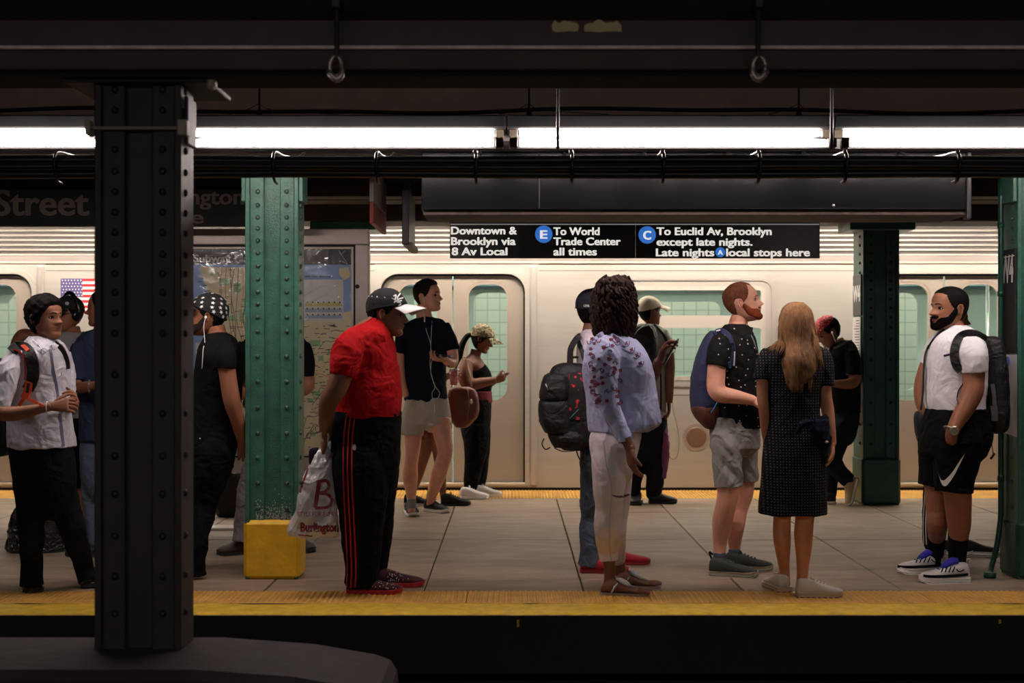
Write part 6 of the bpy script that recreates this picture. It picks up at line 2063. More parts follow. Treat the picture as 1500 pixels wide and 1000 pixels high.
f.limb('body', [(905, 810, d2, 9), (909, 832, d2, 8), (911, 848, d2, 8.5)], round_ends=True)
def bare_foot(h, t_, L=.245):
    h = Vector(h); x = (Vector(t_) - h).normalized(); s = x.cross(Vector((0, 0, 1)))
    R = []
    for (a, w, ht) in ((0, .018, .02), (.05, .028, .045), (.14, .031, .062), (.26, .031, .072), (.42, .034, .056), (.6, .041, .036), (.76, .044, .024), (.84, .038, .018)):
        R.append((h + x * (a * L) + Vector((0, 0, .016 + ht / 2)), s * w, Vector((0, 0, ht / 2))))
    g = f.r('body'); g.add(*loft(R, 14, 2.4))
    for i in range(5):
        o = (-.032 + .0165 * i)
        ln = (.060, .052, .046, .038, .030)[i]
        sgn = f.foot_side
        p = h + x * (.80 * L) + s * (o * -sgn) + Vector((0, 0, .026))
        g.add(*tube([p, p + x * ln * .6 + Vector((0, 0, .002)), p + x * ln + Vector((0, 0, -.005))], [.0095 if i else .0125, .009 if i else .012, .007 if i else .010], 8, 2, True))
    S = []
    lo = [(0, .022), (.06, .032), (.3, .034), (.6, .044), (.8, .047), (.95, .038), (1.04, .018)]
    pts = [h + x * (a * L * 1.03 - .006) + s * w for a, w in lo] + [h + x * (a * L * 1.03 - .006) - s * w for a, w in reversed(lo)]
    k = len(pts)
    V = [tuple(p + Vector((0, 0, .001))) for p in pts] + [tuple(p + Vector((0, 0, .017))) for p in pts]
    o_ = mk('sandal', (V, [tuple(range(k - 1, -1, -1)), tuple(range(k, 2 * k))] + [(i, (i + 1) % k, k + (i + 1) % k, k + i) for i in range(k)]), mat('sandal_sole', (150, 130, 118), .6), f.root)
    top = h + x * (.50 * L) + Vector((0, 0, .070))
    M_sil = mat('silver_beads', (206, 214, 220), .2, metal=.7, bump=(200, .8))
    V, Fc = ball(top, 1, 16, 8, (x * .042 - Vector((0, 0, .022)), s * .030, Vector((0, 0, .016)) + x * .004))
    mk('ornament', (V, Fc), M_sil, o_, smooth=True)
    g2 = Geo()
    for sg in (-1, 1):
        g2.add(*tube([top - x * .02, h + x * (.34 * L) + s * (.034 * sg) + Vector((0, 0, .058)), h + x * (.24 * L) + s * (.035 * sg) + Vector((0, 0, .022))], .0055, 6, 4))
    g2.add(*tube([top + x * .03 - Vector((0, 0, .012)), h + x * (.80 * L) + Vector((0, 0, .036)), h + x * (.87 * L) + Vector((0, 0, .018))], .004, 6, 3))
    mk('sandal_strap', g2, M_sil, o_, smooth=True)
f.foot_side = 1
h_ = ground(880, 871); bare_foot(h_, h_ + Vector((.24, -.03, 0)))
f.foot_side = -1
h_ = ground(899, 860); bare_foot(h_, h_ + Vector((.24, -.03, 0)))
f.build({'body': S_deep, 'blouse': (cloth('pale_blue_cotton', (176, 178, 212), fold=.5), .009, 10), 'trousers': (cloth('white_denim', (226, 210, 214), fold=.3), .004, 12)})
M_curl = HAIRM('curly_dark', (50, 33, 27))
core = []
for (y, xl, xr, hd) in ((404, 886, 918, .06), (412, 876, 926, .10), (430, 869, 931, .125), (450, 867, 932, .13), (470, 870, 930, .125), (488, 876, 926, .10), (496, 884, 922, .07)):
    c = f.p((xl + xr) / 2, y); core.append((c, Vector(((xr - xl) / 2 * f.s(), 0, 0)), Vector((0, hd, 0))))
g = Geo(); g.add(*loft(core, 24, 2.1)); g = remesh(g, .008, 2, 1, (.016, 30), 3)
hr = mk('hair', g, M_curl, f.root, smooth=True)
rr = random.Random(8)
g = Geo()
for k in range(150):
    th = rr.uniform(0, 2 * PI)
    y0_ = rr.uniform(402, 470)
    yn = min(y0_ + rr.uniform(25, 55), 512)
    pts = []
    amp = rr.uniform(.006, .011); ph = rr.uniform(0, 6)
    st_ = 9
    for i in range(st_):
        y = y0_ + (yn - y0_) * i / (st_ - 1)
        hw = float(np.interp(y, [400, 412, 430, 460, 490, 515], [14, 25, 31, 32.5, 28, 22])) * f.s()
        hd = float(np.interp(y, [400, 412, 430, 460, 490, 515], [.06, .10, .13, .135, .11, .08]))
        c = f.p(899.5, y)
        r_ = 1.0 + .015 * math.sin(i)
        pts.append(c + Vector((hw * r_ * math.cos(th) + amp * math.cos(i * 1.9 + ph), hd * r_ * math.sin(th) + amp * math.sin(i * 1.9 + ph), 0)))
    g.add(*tube(pts, [.0075] * (st_ - 2) + [.006, .003], 5, 2))
mk('curls', g, M_curl, hr, smooth=True, kind='stuff')
bv = f.bvh('blouse')
mk('collar', stroke(bv, [(876, 494), (884, 489), (893, 491), (905, 497), (914, 505)], .03, .008, 7.1, .001), MATS['pale_blue_cotton'], f.root)
M_er, M_eb = mat('embroidery_red', (124, 52, 74), .8), mat('embroidery_blue', (80, 84, 128), .8)
rr = random.Random(21)
ge, gb = Geo(), Geo()
for k in range(64):
    while True:
        x, y = rr.uniform(864, 914), rr.uniform(494, 592)
        if abs(x - 886 - (y - 540) * .05) < 24: break
    if k % 2:
        r0 = rr.uniform(1.2, 2.2)
        for q in range(5):
            a = q * 2 * PI / 5
            ge.add(*stroke(bv, [(x, y), (x + r0 * 1.6 * math.cos(a), y + r0 * 1.6 * math.sin(a))], .010, .002, 7.1, .001, 3, widths=[.005, .010]))
    else:
        a0 = rr.uniform(0, 6); sg = rr.choice((-1, 1))
        pts = [(x + (4.6 - .7 * q) * math.cos(a0 + sg * q * .9), y + (4.6 - .7 * q) * math.sin(a0 + sg * q * .9)) for q in range(6)]
        (gb if k % 4 else ge).add(*stroke(bv, pts, .0045, .002, 7.1, .001, 4))
for (x, y) in ((925, 512), (933, 520), (938, 532), (905, 500), (917, 503)):
    for q in range(4):
        a = q * PI / 2 + .4
        ge.add(*stroke(bv, [(x, y), (x + 3 * math.cos(a), y + 3 * math.sin(a))], .008, .002, 7.1, .001, 3))
    gb.add(*stroke(bv, [(x - 5, y + 3), (x - 1, y + 5), (x + 4, y + 2), (x + 5, y - 3)], .004, .002, 7.1, .001, 4))
mk('embroidery_red', ge, M_er, f.root, kind='stuff'); mk('embroidery_blue', gb, M_eb, f.root, kind='stuff')
mk('blouse_cuff', stroke(bv, [(906, 645), (916, 643), (928, 638)], .022, .003, 7.0, .001), MATS['pale_blue_cotton'], f.root)
bt = f.bvh('trousers')
mk('knee_rip', stroke(bt, [(896, 725), (905, 727), (914, 726), (922, 724)], .013, .0015, 7.1, .0004, 5, widths=[.004, .012, .016, .008]), mat('rip_skin', (84, 48, 38), .7), f.root)
mk('side_seam', stroke(bt, [(884, 645), (888, 680), (896, 715), (893, 760), (893, 800), (896, 821)], .004, .001, 7.1, .0008, 8), mat('seam_thread', (196, 176, 182), .8), f.root)
phone('phone held up in front of the woman in the pale blue blouse', f.p(983, 515, -.03), (.25, .95, .15), (.55, -.1, 1), (.075, .15, .009), case=(40, 36, 40))

# ---------------------------------------------------------------- 11 beige cap
f = Fig(11.6, Vector((at(948, 0, 11.6).x, 11.6, 0)), 'man in a beige cap with a small black backpack near the far platform edge', vox=.0075)
f.head(951, 457, .232, 32, 0)
f.limb('body', [(948, 500, 0, 12), (948, 488, 0, 10), (948, 474, 0, 9.5)])
f.trunk('tee', [(474, 940, 962, .06), (479, 930, 970, .09), (485, 922, 976, .12), (500, 918, 979, .14), (530, 919, 978, .135), (570, 922, 977, .13), (605, 922, 977, .13), (614, 922, 978, .13)])
f.limb('tee', [(924, 487, -.02, 9), (917, 505, -.04, 10), (915, 520, -.04, 10)])
f.limb('tee', [(970, 487, -.03, 9), (978, 503, -.05, 9.5), (981, 518, -.06, 9.5)])
f.limb('body', [(980, 512, -.06, 7.5), (982, 535, -.07, 7), (981, 555, -.08, 7), (981, 580, -.07, 5.5), (980, 590, -.07, 5)])
f.hand(f.p(980, 590, -.07), (0, -.1, -1), (-1, .2, 0), .17, 1)
f.limb('body', [(916, 512, -.04, 7.5), (914, 545, -.04, 7), (918, 575, -.04, 5.5)], round_ends=True)
f.trunk('trousers', [(605, 924, 977, .13), (625, 923, 978, .14), (645, 924, 978, .135)], inner=.8)
d1, d2 = gd(f, 926, 738), gd(f, 958, 736)
f.limb('trousers', [(938, 640, 0, 15), (934, 675, 0, 13), (929, 705, 0, 12), (927, 728, d1, 10)])
f.limb('trousers', [(962, 640, 0, 16), (961, 675, 0, 15), (959, 705, 0, 14), (958, 726, d2, 13)])
f.build({'body': S_deep, 'tee': (cloth('grey_stripe_tee', (176, 172, 166)), .004, 14), 'trousers': (cloth('dark_navy_jeans', (28, 30, 40)), .008, 15)})
f.hair(H_black, 'short', .02)
f.cap(mat('cap_beige', (204, 194, 166), .8, bump=(160, .2)), None, .06, .72, .50, .42, .0)
M_bs = mat('black_boot', (28, 26, 28), .5)
a = ground(938, 737); f.shoe(a + Vector((-.02, .05, 0)), a + Vector((-.07, -.2, 0)), M_bs, M_soleb, .09)
a = ground(950, 737); f.shoe(a, a + Vector((.24, -.02, 0)), M_bs, M_soleb, .09)
M_prp = mat('purple_cloth', (104, 66, 124), .8, col2=(150, 70, 90), var=(12, .4))
mk('tied_cloth', remesh(Geo().add(*tube([f.p(972, 622, -.06), f.p(975, 650, -.08), f.p(974, 680, -.06), f.p(972, 700, -.05)], [.03, .038, .03, .02], 12, 4)), .008, 1, 1, (.01, 20), 3), M_prp, f.root, smooth=True)
t, g = pack('backpack', 'small black backpack with white piping on the back of the man in the beige cap', [(474, 936, 954, .04), (480, 927, 960, .07), (500, 922, 964, .10), (522, 921, 965, .10), (533, 926, 962, .07)], 11.38, M_nylon)
pkb = bvh_of(g)
surf_strap(t, pkb, [(927, 496), (932, 486), (940, 479), (948, 477)], .007, M_wirew, 11.2, .003, 'piping')
surf_strap(t, pkb, [(952, 477), (957, 484), (960, 494)], .007, M_wirew, 11.2, .003, 'piping')
surf_strap(t, f.bvh('tee'), [(958, 476), (966, 484), (974, 494), (979, 505)], .03, M_nylon, 11.4, .006)
surf_strap(t, f.bvh('tee'), [(966, 520), (968, 560), (968, 600)], .016, M_nylon, 11.4, .004)
mk('lower_panel', stroke(f.bvh('tee'), [(962, 607), (978, 608)], .05, .003, 11.4, .001), M_wirew, f.root)
t = thing('charging_cable', 'thin cable hanging in a loop beside the man in the beige cap', 'cable', at(985, 674, 11.45))
mk('cable', tube([at(981, 545, 11.4), at(984, 570, 11.4), at(986, 600, 11.42), at(991, 620, 11.42), at(995, 645, 11.42), at(992, 668, 11.42), at(984, 672, 11.42), at(977, 660, 11.42), at(974, 640, 11.45)], .0022, 6, 6), mat('red_brown_cable', (128, 70, 60), .5), t, smooth=True)

# ---------------------------------------------------------------- 12 red beard
f = Fig(7.98, ground(1068, 841), 'red-bearded man in a black patterned polo and grey shorts looking up to the right')
H_red = HAIRM('red_brown', (112, 66, 46)); H_beard = HAIRM('red_beard', (150, 74, 44))
f.head(1086, 443, .234, -10, -10, eye_col=(90, 110, 120), lip=L_pink, brow_mat=mat('brow_red', (140, 88, 64), .8))
f.limb('body', [(1078, 500, 0, 19), (1080, 485, 0, 15), (1082, 470, 0, 13.5), (1084, 461, 0, 11)])
f.trunk('polo', [(474, 1064, 1094, .07), (479, 1057, 1099, .09), (487, 1048, 1103, .13), (500, 1040, 1107, .18), (520, 1036, 1110, .19), (550, 1036, 1112, .18), (580, 1042, 1113, .17), (605, 1045, 1114, .17), (626, 1046, 1115, .175)])
f.limb('polo', [(1060, 494, -.12, 15), (1054, 512, -.18, 18), (1050, 536, -.19, 17)])
f.limb('body', [(1051, 525, -.19, 13.5), (1049, 550, -.19, 13.5), (1049, 568, -.20, 13.5), (1056, 577, -.21, 13), (1078, 581, -.21, 10.5), (1098, 585, -.20, 8), (1105, 587, -.20, 7.5)])
f.hand(f.p(1104, 587, -.20), (.9, -.1, -.28), (-.2, .9, -.5), .175, 1, curl=(45, 50, 30))
f.limb('polo', [(1072, 494, .12, 15), (1070, 536, .19, 17)])
f.limb('body', [(1070, 525, .19, 13), (1072, 570, .19, 12), (1090, 583, .12, 9), (1103, 588, -.04, 7)])
f.hand(f.p(1102, 588, -.04), (.8, -.4, -.25), (-.2, -.9, -.4), .175, -1, curl=(45, 50, 30))
f.trunk('shorts', [(610, 1040, 1112, .17), (630, 1039, 1113, .18), (655, 1041, 1112, .17)])
f.limb('shorts', [(1064, 645, -.09, 25), (1065, 680, -.09, 23), (1067, 713, -.09, 21)])
f.limb('shorts', [(1089, 645, .10, 23), (1091, 680, .10, 21), (1092, 706, .10, 19.5)])
d1, d2 = gd(f, 1052, 840), gd(f, 1078, 833)
f.limb('body', [(1066, 700, -.09, 17), (1066, 725, -.09, 15.5), (1062, 745, -.07, 15), (1058, 765, -.03, 15), (1055, 790, d1, 11), (1054, 812, d1, 9), (1054, 825, d1, 9)])
f.limb('body', [(1090, 695, .10, 16), (1089, 722, .10, 14.5), (1082, 745, .10, 13.5), (1078, 770, .08, 13), (1076, 795, d2, 9.5), (1076, 812, d2, 8), (1076, 822, d2, 8.5)])
f.limb('sock', [(1054, 808, d1, 9.8), (1054, 820, d1, 9)], inner=0)
f.limb('sock2', [(1076, 803, d2, 9), (1076, 816, d2, 8.4)], inner=0)
f.build({'body': S_pink, 'polo': (dotted('polo_print', (20, 19, 21), (214, 206, 200), 17, .065, randomness=.8), .0045, 12), 'shorts': (cloth('grey_chino', (150, 146, 142), fold=.6), .010, 13), 'sock': cloth('blue_grey_sock', (84, 92, 116)), 'sock2': cloth('blue_grey_sock', (84, 92, 116))})
f.hair(H_red, 'receding', .022, 2, .001)
f.beard(H_beard, .038, .46)
bv = f.bvh('polo', 'body')
mk('collar', stroke(f.bvh('polo'), [(1062, 478), (1066, 482), (1076, 487), (1086, 493), (1092, 497), (1098, 488), (1100, 481)], .024, .008, 7.8, .001), MATS['polo_print'], f.root)
M_gs = mat('green_grey_shoe', (52, 56, 50), .75, bump=(140, .3)); M_bsole = mat('beige_sole', (160, 150, 130), .6)
a = ground(1039, 842); o = f.shoe(a, a + Vector((.185, -.05, 0)).normalized() * .28, M_gs, M_bsole, .085, .1, .028, laces=M_gs)
mk('pull_tab', tube([a + Vector((.015, 0, .09)), a + Vector((.0, 0, .135)), a + Vector((.02, 0, .12))], .006, 6, 3), C_black, o, smooth=True)
a = ground(1062, 834); f.shoe(a, a + Vector((.28, -.03, 0)), M_gs, M_bsole, .085, .1, .028, laces=M_gs)
M_nv = mat('navy_canvas', (44, 50, 84), .8, bump=(180, .25), fold=(9, .3)); M_br = mat('brown_suede', (104, 58, 42), .7, bump=(90, .3), fold=(10, .3))
t, g = pack('backpack', 'navy backpack with a brown base worn by the red-bearded man', [(484, 1040, 1056, .06), (495, 1032, 1056, .12), (520, 1021, 1056, .145), (550, 1013, 1056, .15), (580, 1011, 1056, .15), (597, 1013, 1054, .15)], 8.0, M_nv, vox=.008)
pocket(t, [(594, 1012, 1054, .150), (605, 1015, 1052, .148), (618, 1024, 1048, .13), (628, 1034, 1044, .08)], 8.0, M_br, 'base_panel')
surf_strap(t, bv, [(1047, 491), (1052, 486), (1059, 486), (1067, 493), (1072, 507), (1073, 522), (1072, 536)], .038, M_nv, 7.8, .010)
surf_strap(t, bv, [(1049, 484.5), (1057, 483), (1064, 486), (1071, 495), (1075.5, 508), (1076, 522), (1075, 535)], .007, M_wirew, 7.8, .012, 'piping', .002)
surf_strap(t, bv, [(1068, 528), (1069, 538)], .014, mat('blue_webbing', (60, 140, 190), .6), 7.7, .004, 'webbing', .012)
mk('webbing', tube([at(1042, 604, 7.82), at(1048, 594, 7.8), at(1053, 584, 7.86)], .012, 8, 3, flat=.3), MATS['blue_webbing'], t, smooth=True)
surf_strap(t, bv, [(1097, 486), (1103, 497), (1108, 512)], .010, mat('grey_strap', (110, 124, 130), .6), 7.9, .004, 'far_strap')

# ---------------------------------------------------------------- 13 long hair and dotted dress
f = Fig(7.29, ground(1170, 873), 'woman with long light brown hair in a black dotted dress seen from behind')
f.head(1165, 474, .222, 84, 0, ears=False)
f.limb('body', [(1163, 520, 0, 18), (1164, 508, 0, 13.5), (1165, 492, 0, 12.5)])
f.trunk('dress', [(498, 1148, 1182, .06), (503, 1136, 1194, .09), (509, 1124, 1205, .12), (520, 1117, 1211, .135), (545, 1118, 1208, .13), (575, 1122, 1203, .12), (605, 1124, 1201, .12), (625, 1123, 1203, .13), (660, 1118, 1207, .155), (700, 1114, 1210, .165), (740, 1111, 1210, .17), (752, 1111, 1210, .17)], inner=.84)
f.limb('dress', [(1128, 514, -.01, 11), (1120, 530, -.02, 13), (1116, 556, -.03, 12.5)])
f.limb('dress', [(1200, 514, -.01, 12), (1207, 532, -.02, 14), (1209, 566, -.03, 13)])
f.limb('body', [(1117, 548, -.03, 9), (1117, 580, -.03, 8.5), (1119, 600, -.03, 8), (1121, 630, .0, 6.5), (1124, 645, .04, 6)], round_ends=True)
f.hand(f.p(1123, 643, .03), (.1, .3, -1), (1, .3, 0), .16, 1)
f.limb('body', [(1207, 556, -.03, 10), (1209, 580, -.03, 9.5), (1212, 598, -.03, 9.5), (1216, 625, -.05, 8), (1219, 652, -.06, 6.5)])
f.hand(f.p(1219, 650, -.06), (-.05, .1, -1), (-1, .1, 0), .16, -1, curl=(30, 35, 25))
d1, d2 = gd(f, 1148, 866), gd(f, 1176, 872)
f.limb('body', [(1147, 735, 0, 16), (1146, 755, 0, 13), (1145, 775, 0, 13), (1146, 795, 0, 12.5), (1148, 825, d1, 8.5), (1150, 845, d1, 7.3), (1150, 855, d1, 8)], round_ends=True)
f.limb('body', [(1179, 735, 0, 17), (1179, 755, 0, 14), (1177, 780, 0, 14), (1177, 800, 0, 12.5), (1176, 830, d2, 9), (1175, 848, d2, 8.3), (1174, 860, d2, 9)], round_ends=True)
f.build({'body': S_tan, 'dress': (dotted('dress_dots', (20, 19, 23), (96, 92, 98), 66, .20, randomness=.1), .005, 9)})
M_lh = HAIRM('light_brown', (128, 94, 66))
f.hair(M_lh, 'full', .03)
core = []
for (y, xl, xr, hd, dy) in ((445, 1152, 1178, .05, 0), (455, 1143, 1188, .09, 0), (475, 1140, 1192, .105, -.01), (500, 1140, 1194, .10, -.03), (525, 1143, 1196, .07, -.10), (550, 1148, 1192, .045, -.13), (562, 1152, 1180, .025, -.135)):
    c = f.p((xl + xr) / 2, y, dy); core.append((c, Vector(((xr - xl) / 2 * f.s(), 0, 0)), Vector((0, hd, 0))))
g = Geo(); g.add(*loft([(tuple(r[:3]), tuple(r[3:6]), tuple(r[6:9])) for r in crom([tuple(c) + tuple(a) + tuple(b) for c, a, b in core], 3)], 24, 2.1)); g = remesh(g, .007, 2, 1, (.006, 22), 3)
hr = mk('long_hair', g, M_lh, f.root, smooth=True)
rr = random.Random(4)
g = Geo()
for k in range(230):
    u = rr.uniform(-1, 1)
    x0_ = 1165 + u * 12
    pts = []
    ln = rr.uniform(548, 575) if abs(u) < .75 else rr.uniform(520, 552)
    out = u * 24 + rr.uniform(-2, 2)
    side = 7 if u > .5 else 0
    for i in range(9):
        v = i / 8
        y = 443 + (ln - 443) * v
        hw = float(np.interp(y, [443, 455, 475, 500, 525, 550, 575], [.35, .85, 1.0, 1.02, .98, .85, .6]))
        hdp = float(np.interp(y, [443, 455, 475, 500, 525, 550, 575], [.06, .10, .115, .115, .165, .165, .155]))
        x = 1167 + out * hw + side * max(0, v - .35) * 2.2 + rr.uniform(-.4, .4)
        edge = math.sqrt(max(0, 1 - (u * .96) ** 2))
        base_dy = 0 if y < 500 else -.02
        pts.append(f.p(x, y, -hdp * edge - .004 + (0 if abs(u) < .9 else .02)))
    g.add(*tube(pts, [.004, .006, .0065, .0065, .0065, .006, .0055, .004, .0015], 5, 2))
for k in range(24):
    x1_ = rr.uniform(1188, 1208)
    g.add(*tube([f.p(1184, 462 + k * .5, -.06), f.p(1190, 485, -.09), f.p(1196 + (x1_ - 1196) * .4, 508, -.12), f.p(x1_, 530 + rr.uniform(-6, 14), -.135)], [.004, .006, .005, .0015], 5, 4))
for k in range(16):
    x1_ = rr.uniform(1126, 1146)
    g.add(*tube([f.p(1146, 475, -.05), f.p(1144, 495, -.09), f.p(x1_ + 4, 506, -.12), f.p(x1_, 512 + rr.uniform(0, 8), -.135)], [.004, .005, .004, .0015], 5, 4))
mk('strands', g, HAIRM('light_brown2', (158, 116, 80)), hr, smooth=True, kind='stuff')
for (h, t_, L) in (((1149, 867), None, .22), ((1167, 873), None, .24)):
    pass
M_cv = mat('white_canvas', (206, 196, 184), .8, bump=(140, .2)); M_cvs = mat('cream_rubber', (190, 172, 150), .6)
a = ground(1150, 868); f.shoe(a, a + Vector((-.05, .23, 0)), M_cv, M_cvs, .075, .09, .028, laces=M_cv)
a = ground(1166, 874); o = f.shoe(a, a + Vector((.245, -.005, 0)), M_cv, M_cvs, .078, .092, .028, laces=M_wirew)
# jacket over the arm
R = []
for (y, xl, xr, hd, dy) in ((608, 1196, 1212, .03, -.06), (614, 1182, 1214, .06, -.08), (630, 1176, 1216, .075, -.09), (650, 1182, 1216, .07, -.08), (672, 1192, 1212, .05, -.07), (690, 1196, 1208, .03, -.06)):
    c = f.p((xl + xr) / 2, y, dy); R.append((c, Vector(((xr - xl) / 2 * f.s(), 0, 0)), Vector((0, hd, 0))))
g = Geo(); g.add(*loft(R, 22, 2.2)); g = remesh(g, .007, 1, 1, (.022, 18), 6)
t = thing('jacket', 'crumpled dark navy jacket hanging from the hand of the woman in the dotted dress', 'jacket', base_of(g.V))
mk('body', g, cloth('jacket_navy', (24, 28, 44), fold=.8), t, smooth=True)
mk('sleeve', remesh(Geo().add(*tube([f.p(1186, 618, -.15), f.p(1174, 622, -.17), f.p(1170, 634, -.16)], [.022, .024, .016], 10, 3, True)), .006, 1, 1, (.010, 25), 2), MATS['jacket_navy'], t, smooth=True)
mk('snap', ball(f.p(1211, 647, -.165), (.010, .005, .006), 8, 6), M_steel2, t, smooth=True)

# ---------------------------------------------------------------- 14 red bandana
f = Fig(11.55, Vector((at(1228, 0, 11.55).x, 11.55, 0)), 'man in a red bandana and black polo leaning on the dark green column', vox=.0075)
f.head(1214, 486, .236, 184, 30, eyes=False)
f.limb('body', [(1238, 520, 0, 12), (1233, 508, 0, 10.5), (1226, 498, 0, 9)])
f.trunk('polo', [(498, 1228, 1246, .06), (504, 1220, 1252, .10), (515, 1213, 1257, .14), (535, 1210, 1260, .15), (560, 1211, 1260, .145), (585, 1213, 1260, .14), (604, 1214, 1260, .145)])
f.limb('polo', [(1246, 514, -.11, 11), (1250, 530, -.14, 12), (1251, 550, -.15, 12)])
f.limb('body', [(1251, 542, -.15, 9), (1252, 556, -.16, 9), (1244, 562, -.18, 8), (1226, 562, -.18, 6), (1218, 561, -.17, 5)])
f.hand(f.p(1219, 561, -.17), (-1, .3, .1), (0, .8, .4), .17, -1, curl=(40, 45, 30))
f.limb('body', [(1248, 530, .13, 9), (1244, 560, .13, 8), (1222, 562, .0, 5)])
f.trunk('trousers', [(596, 1217, 1258, .14), (615, 1216, 1258, .15), (630, 1215, 1255, .15)], inner=.8)
f.limb('trousers', [(1233, 625, -.06, 19), (1222, 655, -.08, 17), (1217, 668, -.10, 15), (1226, 686, -.09, 13), (1239, 700, -.06, 12), (1245, 704, -.05, 11.5)])
f.limb('trousers', [(1231, 630, .08, 18), (1222, 665, .08, 14), (1217, 700, .08, 12), (1214, 727, .08, 11)])
f.build({'body': S_dark, 'polo': (C_black, .004, 13), 'trousers': (cloth('dark_navy_denim', (26, 32, 46)), .006, 14)})
f.hair(H_black, 'short', .05, 4, .006)
band = mat('red_bandana', (168, 36, 40), .8, bump=(80, .2))
nt = band.node_tree
v = nt.nodes.new('ShaderNodeTexVoronoi'); v.inputs['Scale'].default_value = 60
cr = nt.nodes.new('ShaderNodeValToRGB'); cr.color_ramp.interpolation = 'CONSTANT'
cr.color_ramp.elements[0].color = lin((214, 150, 144)); cr.color_ramp.elements[0].position = 0
cr.color_ramp.elements[1].color = lin((168, 36, 40)); cr.color_ramp.elements[1].position = .3
tcn = nt.nodes.new('ShaderNodeTexCoord')
nt.links.new(tcn.outputs['Object'], v.inputs['Vector']); nt.links.new(v.outputs['Distance'], cr.inputs[0]); nt.links.new(cr.outputs[0], nt.nodes['Principled BSDF'].inputs['Base Color'])
f.cap(band, band, .075, .60, .86, 0, name='bandana', button=False)
surf_strap(f.root, f.bvh('polo'), [(1222, 510), (1232, 506), (1242, 501), (1248, 499)], .022, mat('grey_collar', (86, 86, 90), .8), 11.3, .005, 'collar')
surf_strap(f.root, f.bvh('polo'), [(1240, 548), (1250, 550), (1261, 549)], .006, MATS['grey_collar'], 11.3, .003, 'sleeve_band')
M_bsh = mat('beige_suede', (172, 152, 118), .75, bump=(90, .2))
f.shoe(at(1256, 699, 11.48), at(1246, 740, 11.48) , M_bsh, M_solew, .085, .1, .024, up=(-1, -.1, .25))
a = ground(1224, 738); f.shoe(a + Vector((0, .02, 0)), a + Vector((-.26, -.03, 0)), M_sneakblack, M_solew, .085)
earbuds('white earphone in the ear of the man in the red bandana', [(1219, 487, -.16), (1221, 493, -.17), (1224, 500, -.15)], 11.55, .003, extra=([(1210, 512, -.12), (1209, 525, -.10), (1211, 508, -.1)],))

# ---------------------------------------------------------------- 15 white tee
f = Fig(7.78, ground(1385, 850), 'bearded man in a white tee and black shorts with blue-laced sneakers')
f.head(1391, 452, .245, 197, 0)
f.limb('body', [(1402, 505, 0, 22), (1401, 492, 0, 17), (1398, 479, 0, 14.5), (1395, 470, 0, 12)])
f.trunk('tee', [(476, 1386, 1414, .07), (481, 1378, 1424, .10), (489, 1369, 1434, .15), (502, 1361, 1441, .19), (525, 1356, 1444, .20), (550, 1354, 1444, .19), (575, 1354, 1443, .185), (592, 1356, 1442, .18), (605, 1360, 1443, .185)])
f.limb('tee', [(1420, 497, -.13, 18), (1426, 515, -.19, 21), (1427, 532, -.20, 21), (1428, 546, -.20, 19.5)])
f.limb('body', [(1427, 535, -.20, 16), (1426, 558, -.20, 16), (1424, 575, -.21, 16), (1414, 597, -.22, 14), (1402, 618, -.23, 11), (1395, 632, -.24, 9.3), (1394, 642, -.22, 9), (1398, 654, -.14, 8)], round_ends=True)
f.limb('tee', [(1378, 500, .14, 16), (1366, 520, .19, 16), (1362, 540, .20, 16)])
f.limb('body', [(1362, 530, .20, 13), (1352, 560, .20, 12.5), (1351, 585, .18, 11.5), (1357, 605, .15, 9), (1366, 618, .14, 8.5)], round_ends=True)
f.trunk('shorts', [(597, 1358, 1446, .185), (620, 1351, 1450, .20), (645, 1347, 1449, .20), (665, 1347, 1442, .19)])
f.limb('shorts', [(1402, 640, -.09, 40), (1401, 675, -.10, 35), (1398, 705, -.10, 30), (1397, 721, -.10, 28)])
f.limb('shorts', [(1380, 640, .10, 34), (1372, 680, .10, 27), (1368, 712, .10, 24)])
d1, d2 = gd(f, 1395, 850), gd(f, 1365, 838)
f.limb('body', [(1402, 705, -.10, 21), (1403, 730, -.10, 20), (1404, 750, -.08, 18.5), (1405, 768, -.05, 17), (1404, 790, d1, 13.5), (1403, 815, d1, 11.5), (1402, 830, d1, 12)])
f.limb('body', [(1374, 700, .10, 20), (1373, 728, .10, 18), (1373, 750, .10, 16), (1373, 768, .10, 15), (1372, 790, d2, 12), (1371, 815, d2, 10)])
f.limb('sock', [(1404, 778, d1 * .8, 15.5), (1403, 800, d1, 14), (1402, 822, d1, 13), (1401, 832, d1, 14)], inner=0)
f.limb('sock2', [(1373, 772, d2 * .8, 14.5), (1371, 795, d2, 13), (1370, 815, d2, 12.5), (1369, 826, d2, 13)], inner=0)
f.build({'body': S_brown, 'tee': (cloth('white_cotton', (236, 232, 236), var=.02, fold=.35), .0065, 10), 'shorts': (C_black2, .007, 10), 'sock': cloth('black_sock', (16, 16, 18)), 'sock2': cloth('black_sock', (16, 16, 18))})
f.hair(H_black, 'short', .024)
f.beard(mat('beard_black', (10, 7, 6), .95, bump=(160, .5), spec=.1), .05, .52)
ox = f.root
bv = f.bvh('tee', 'body')
bs = f.bvh('shorts')
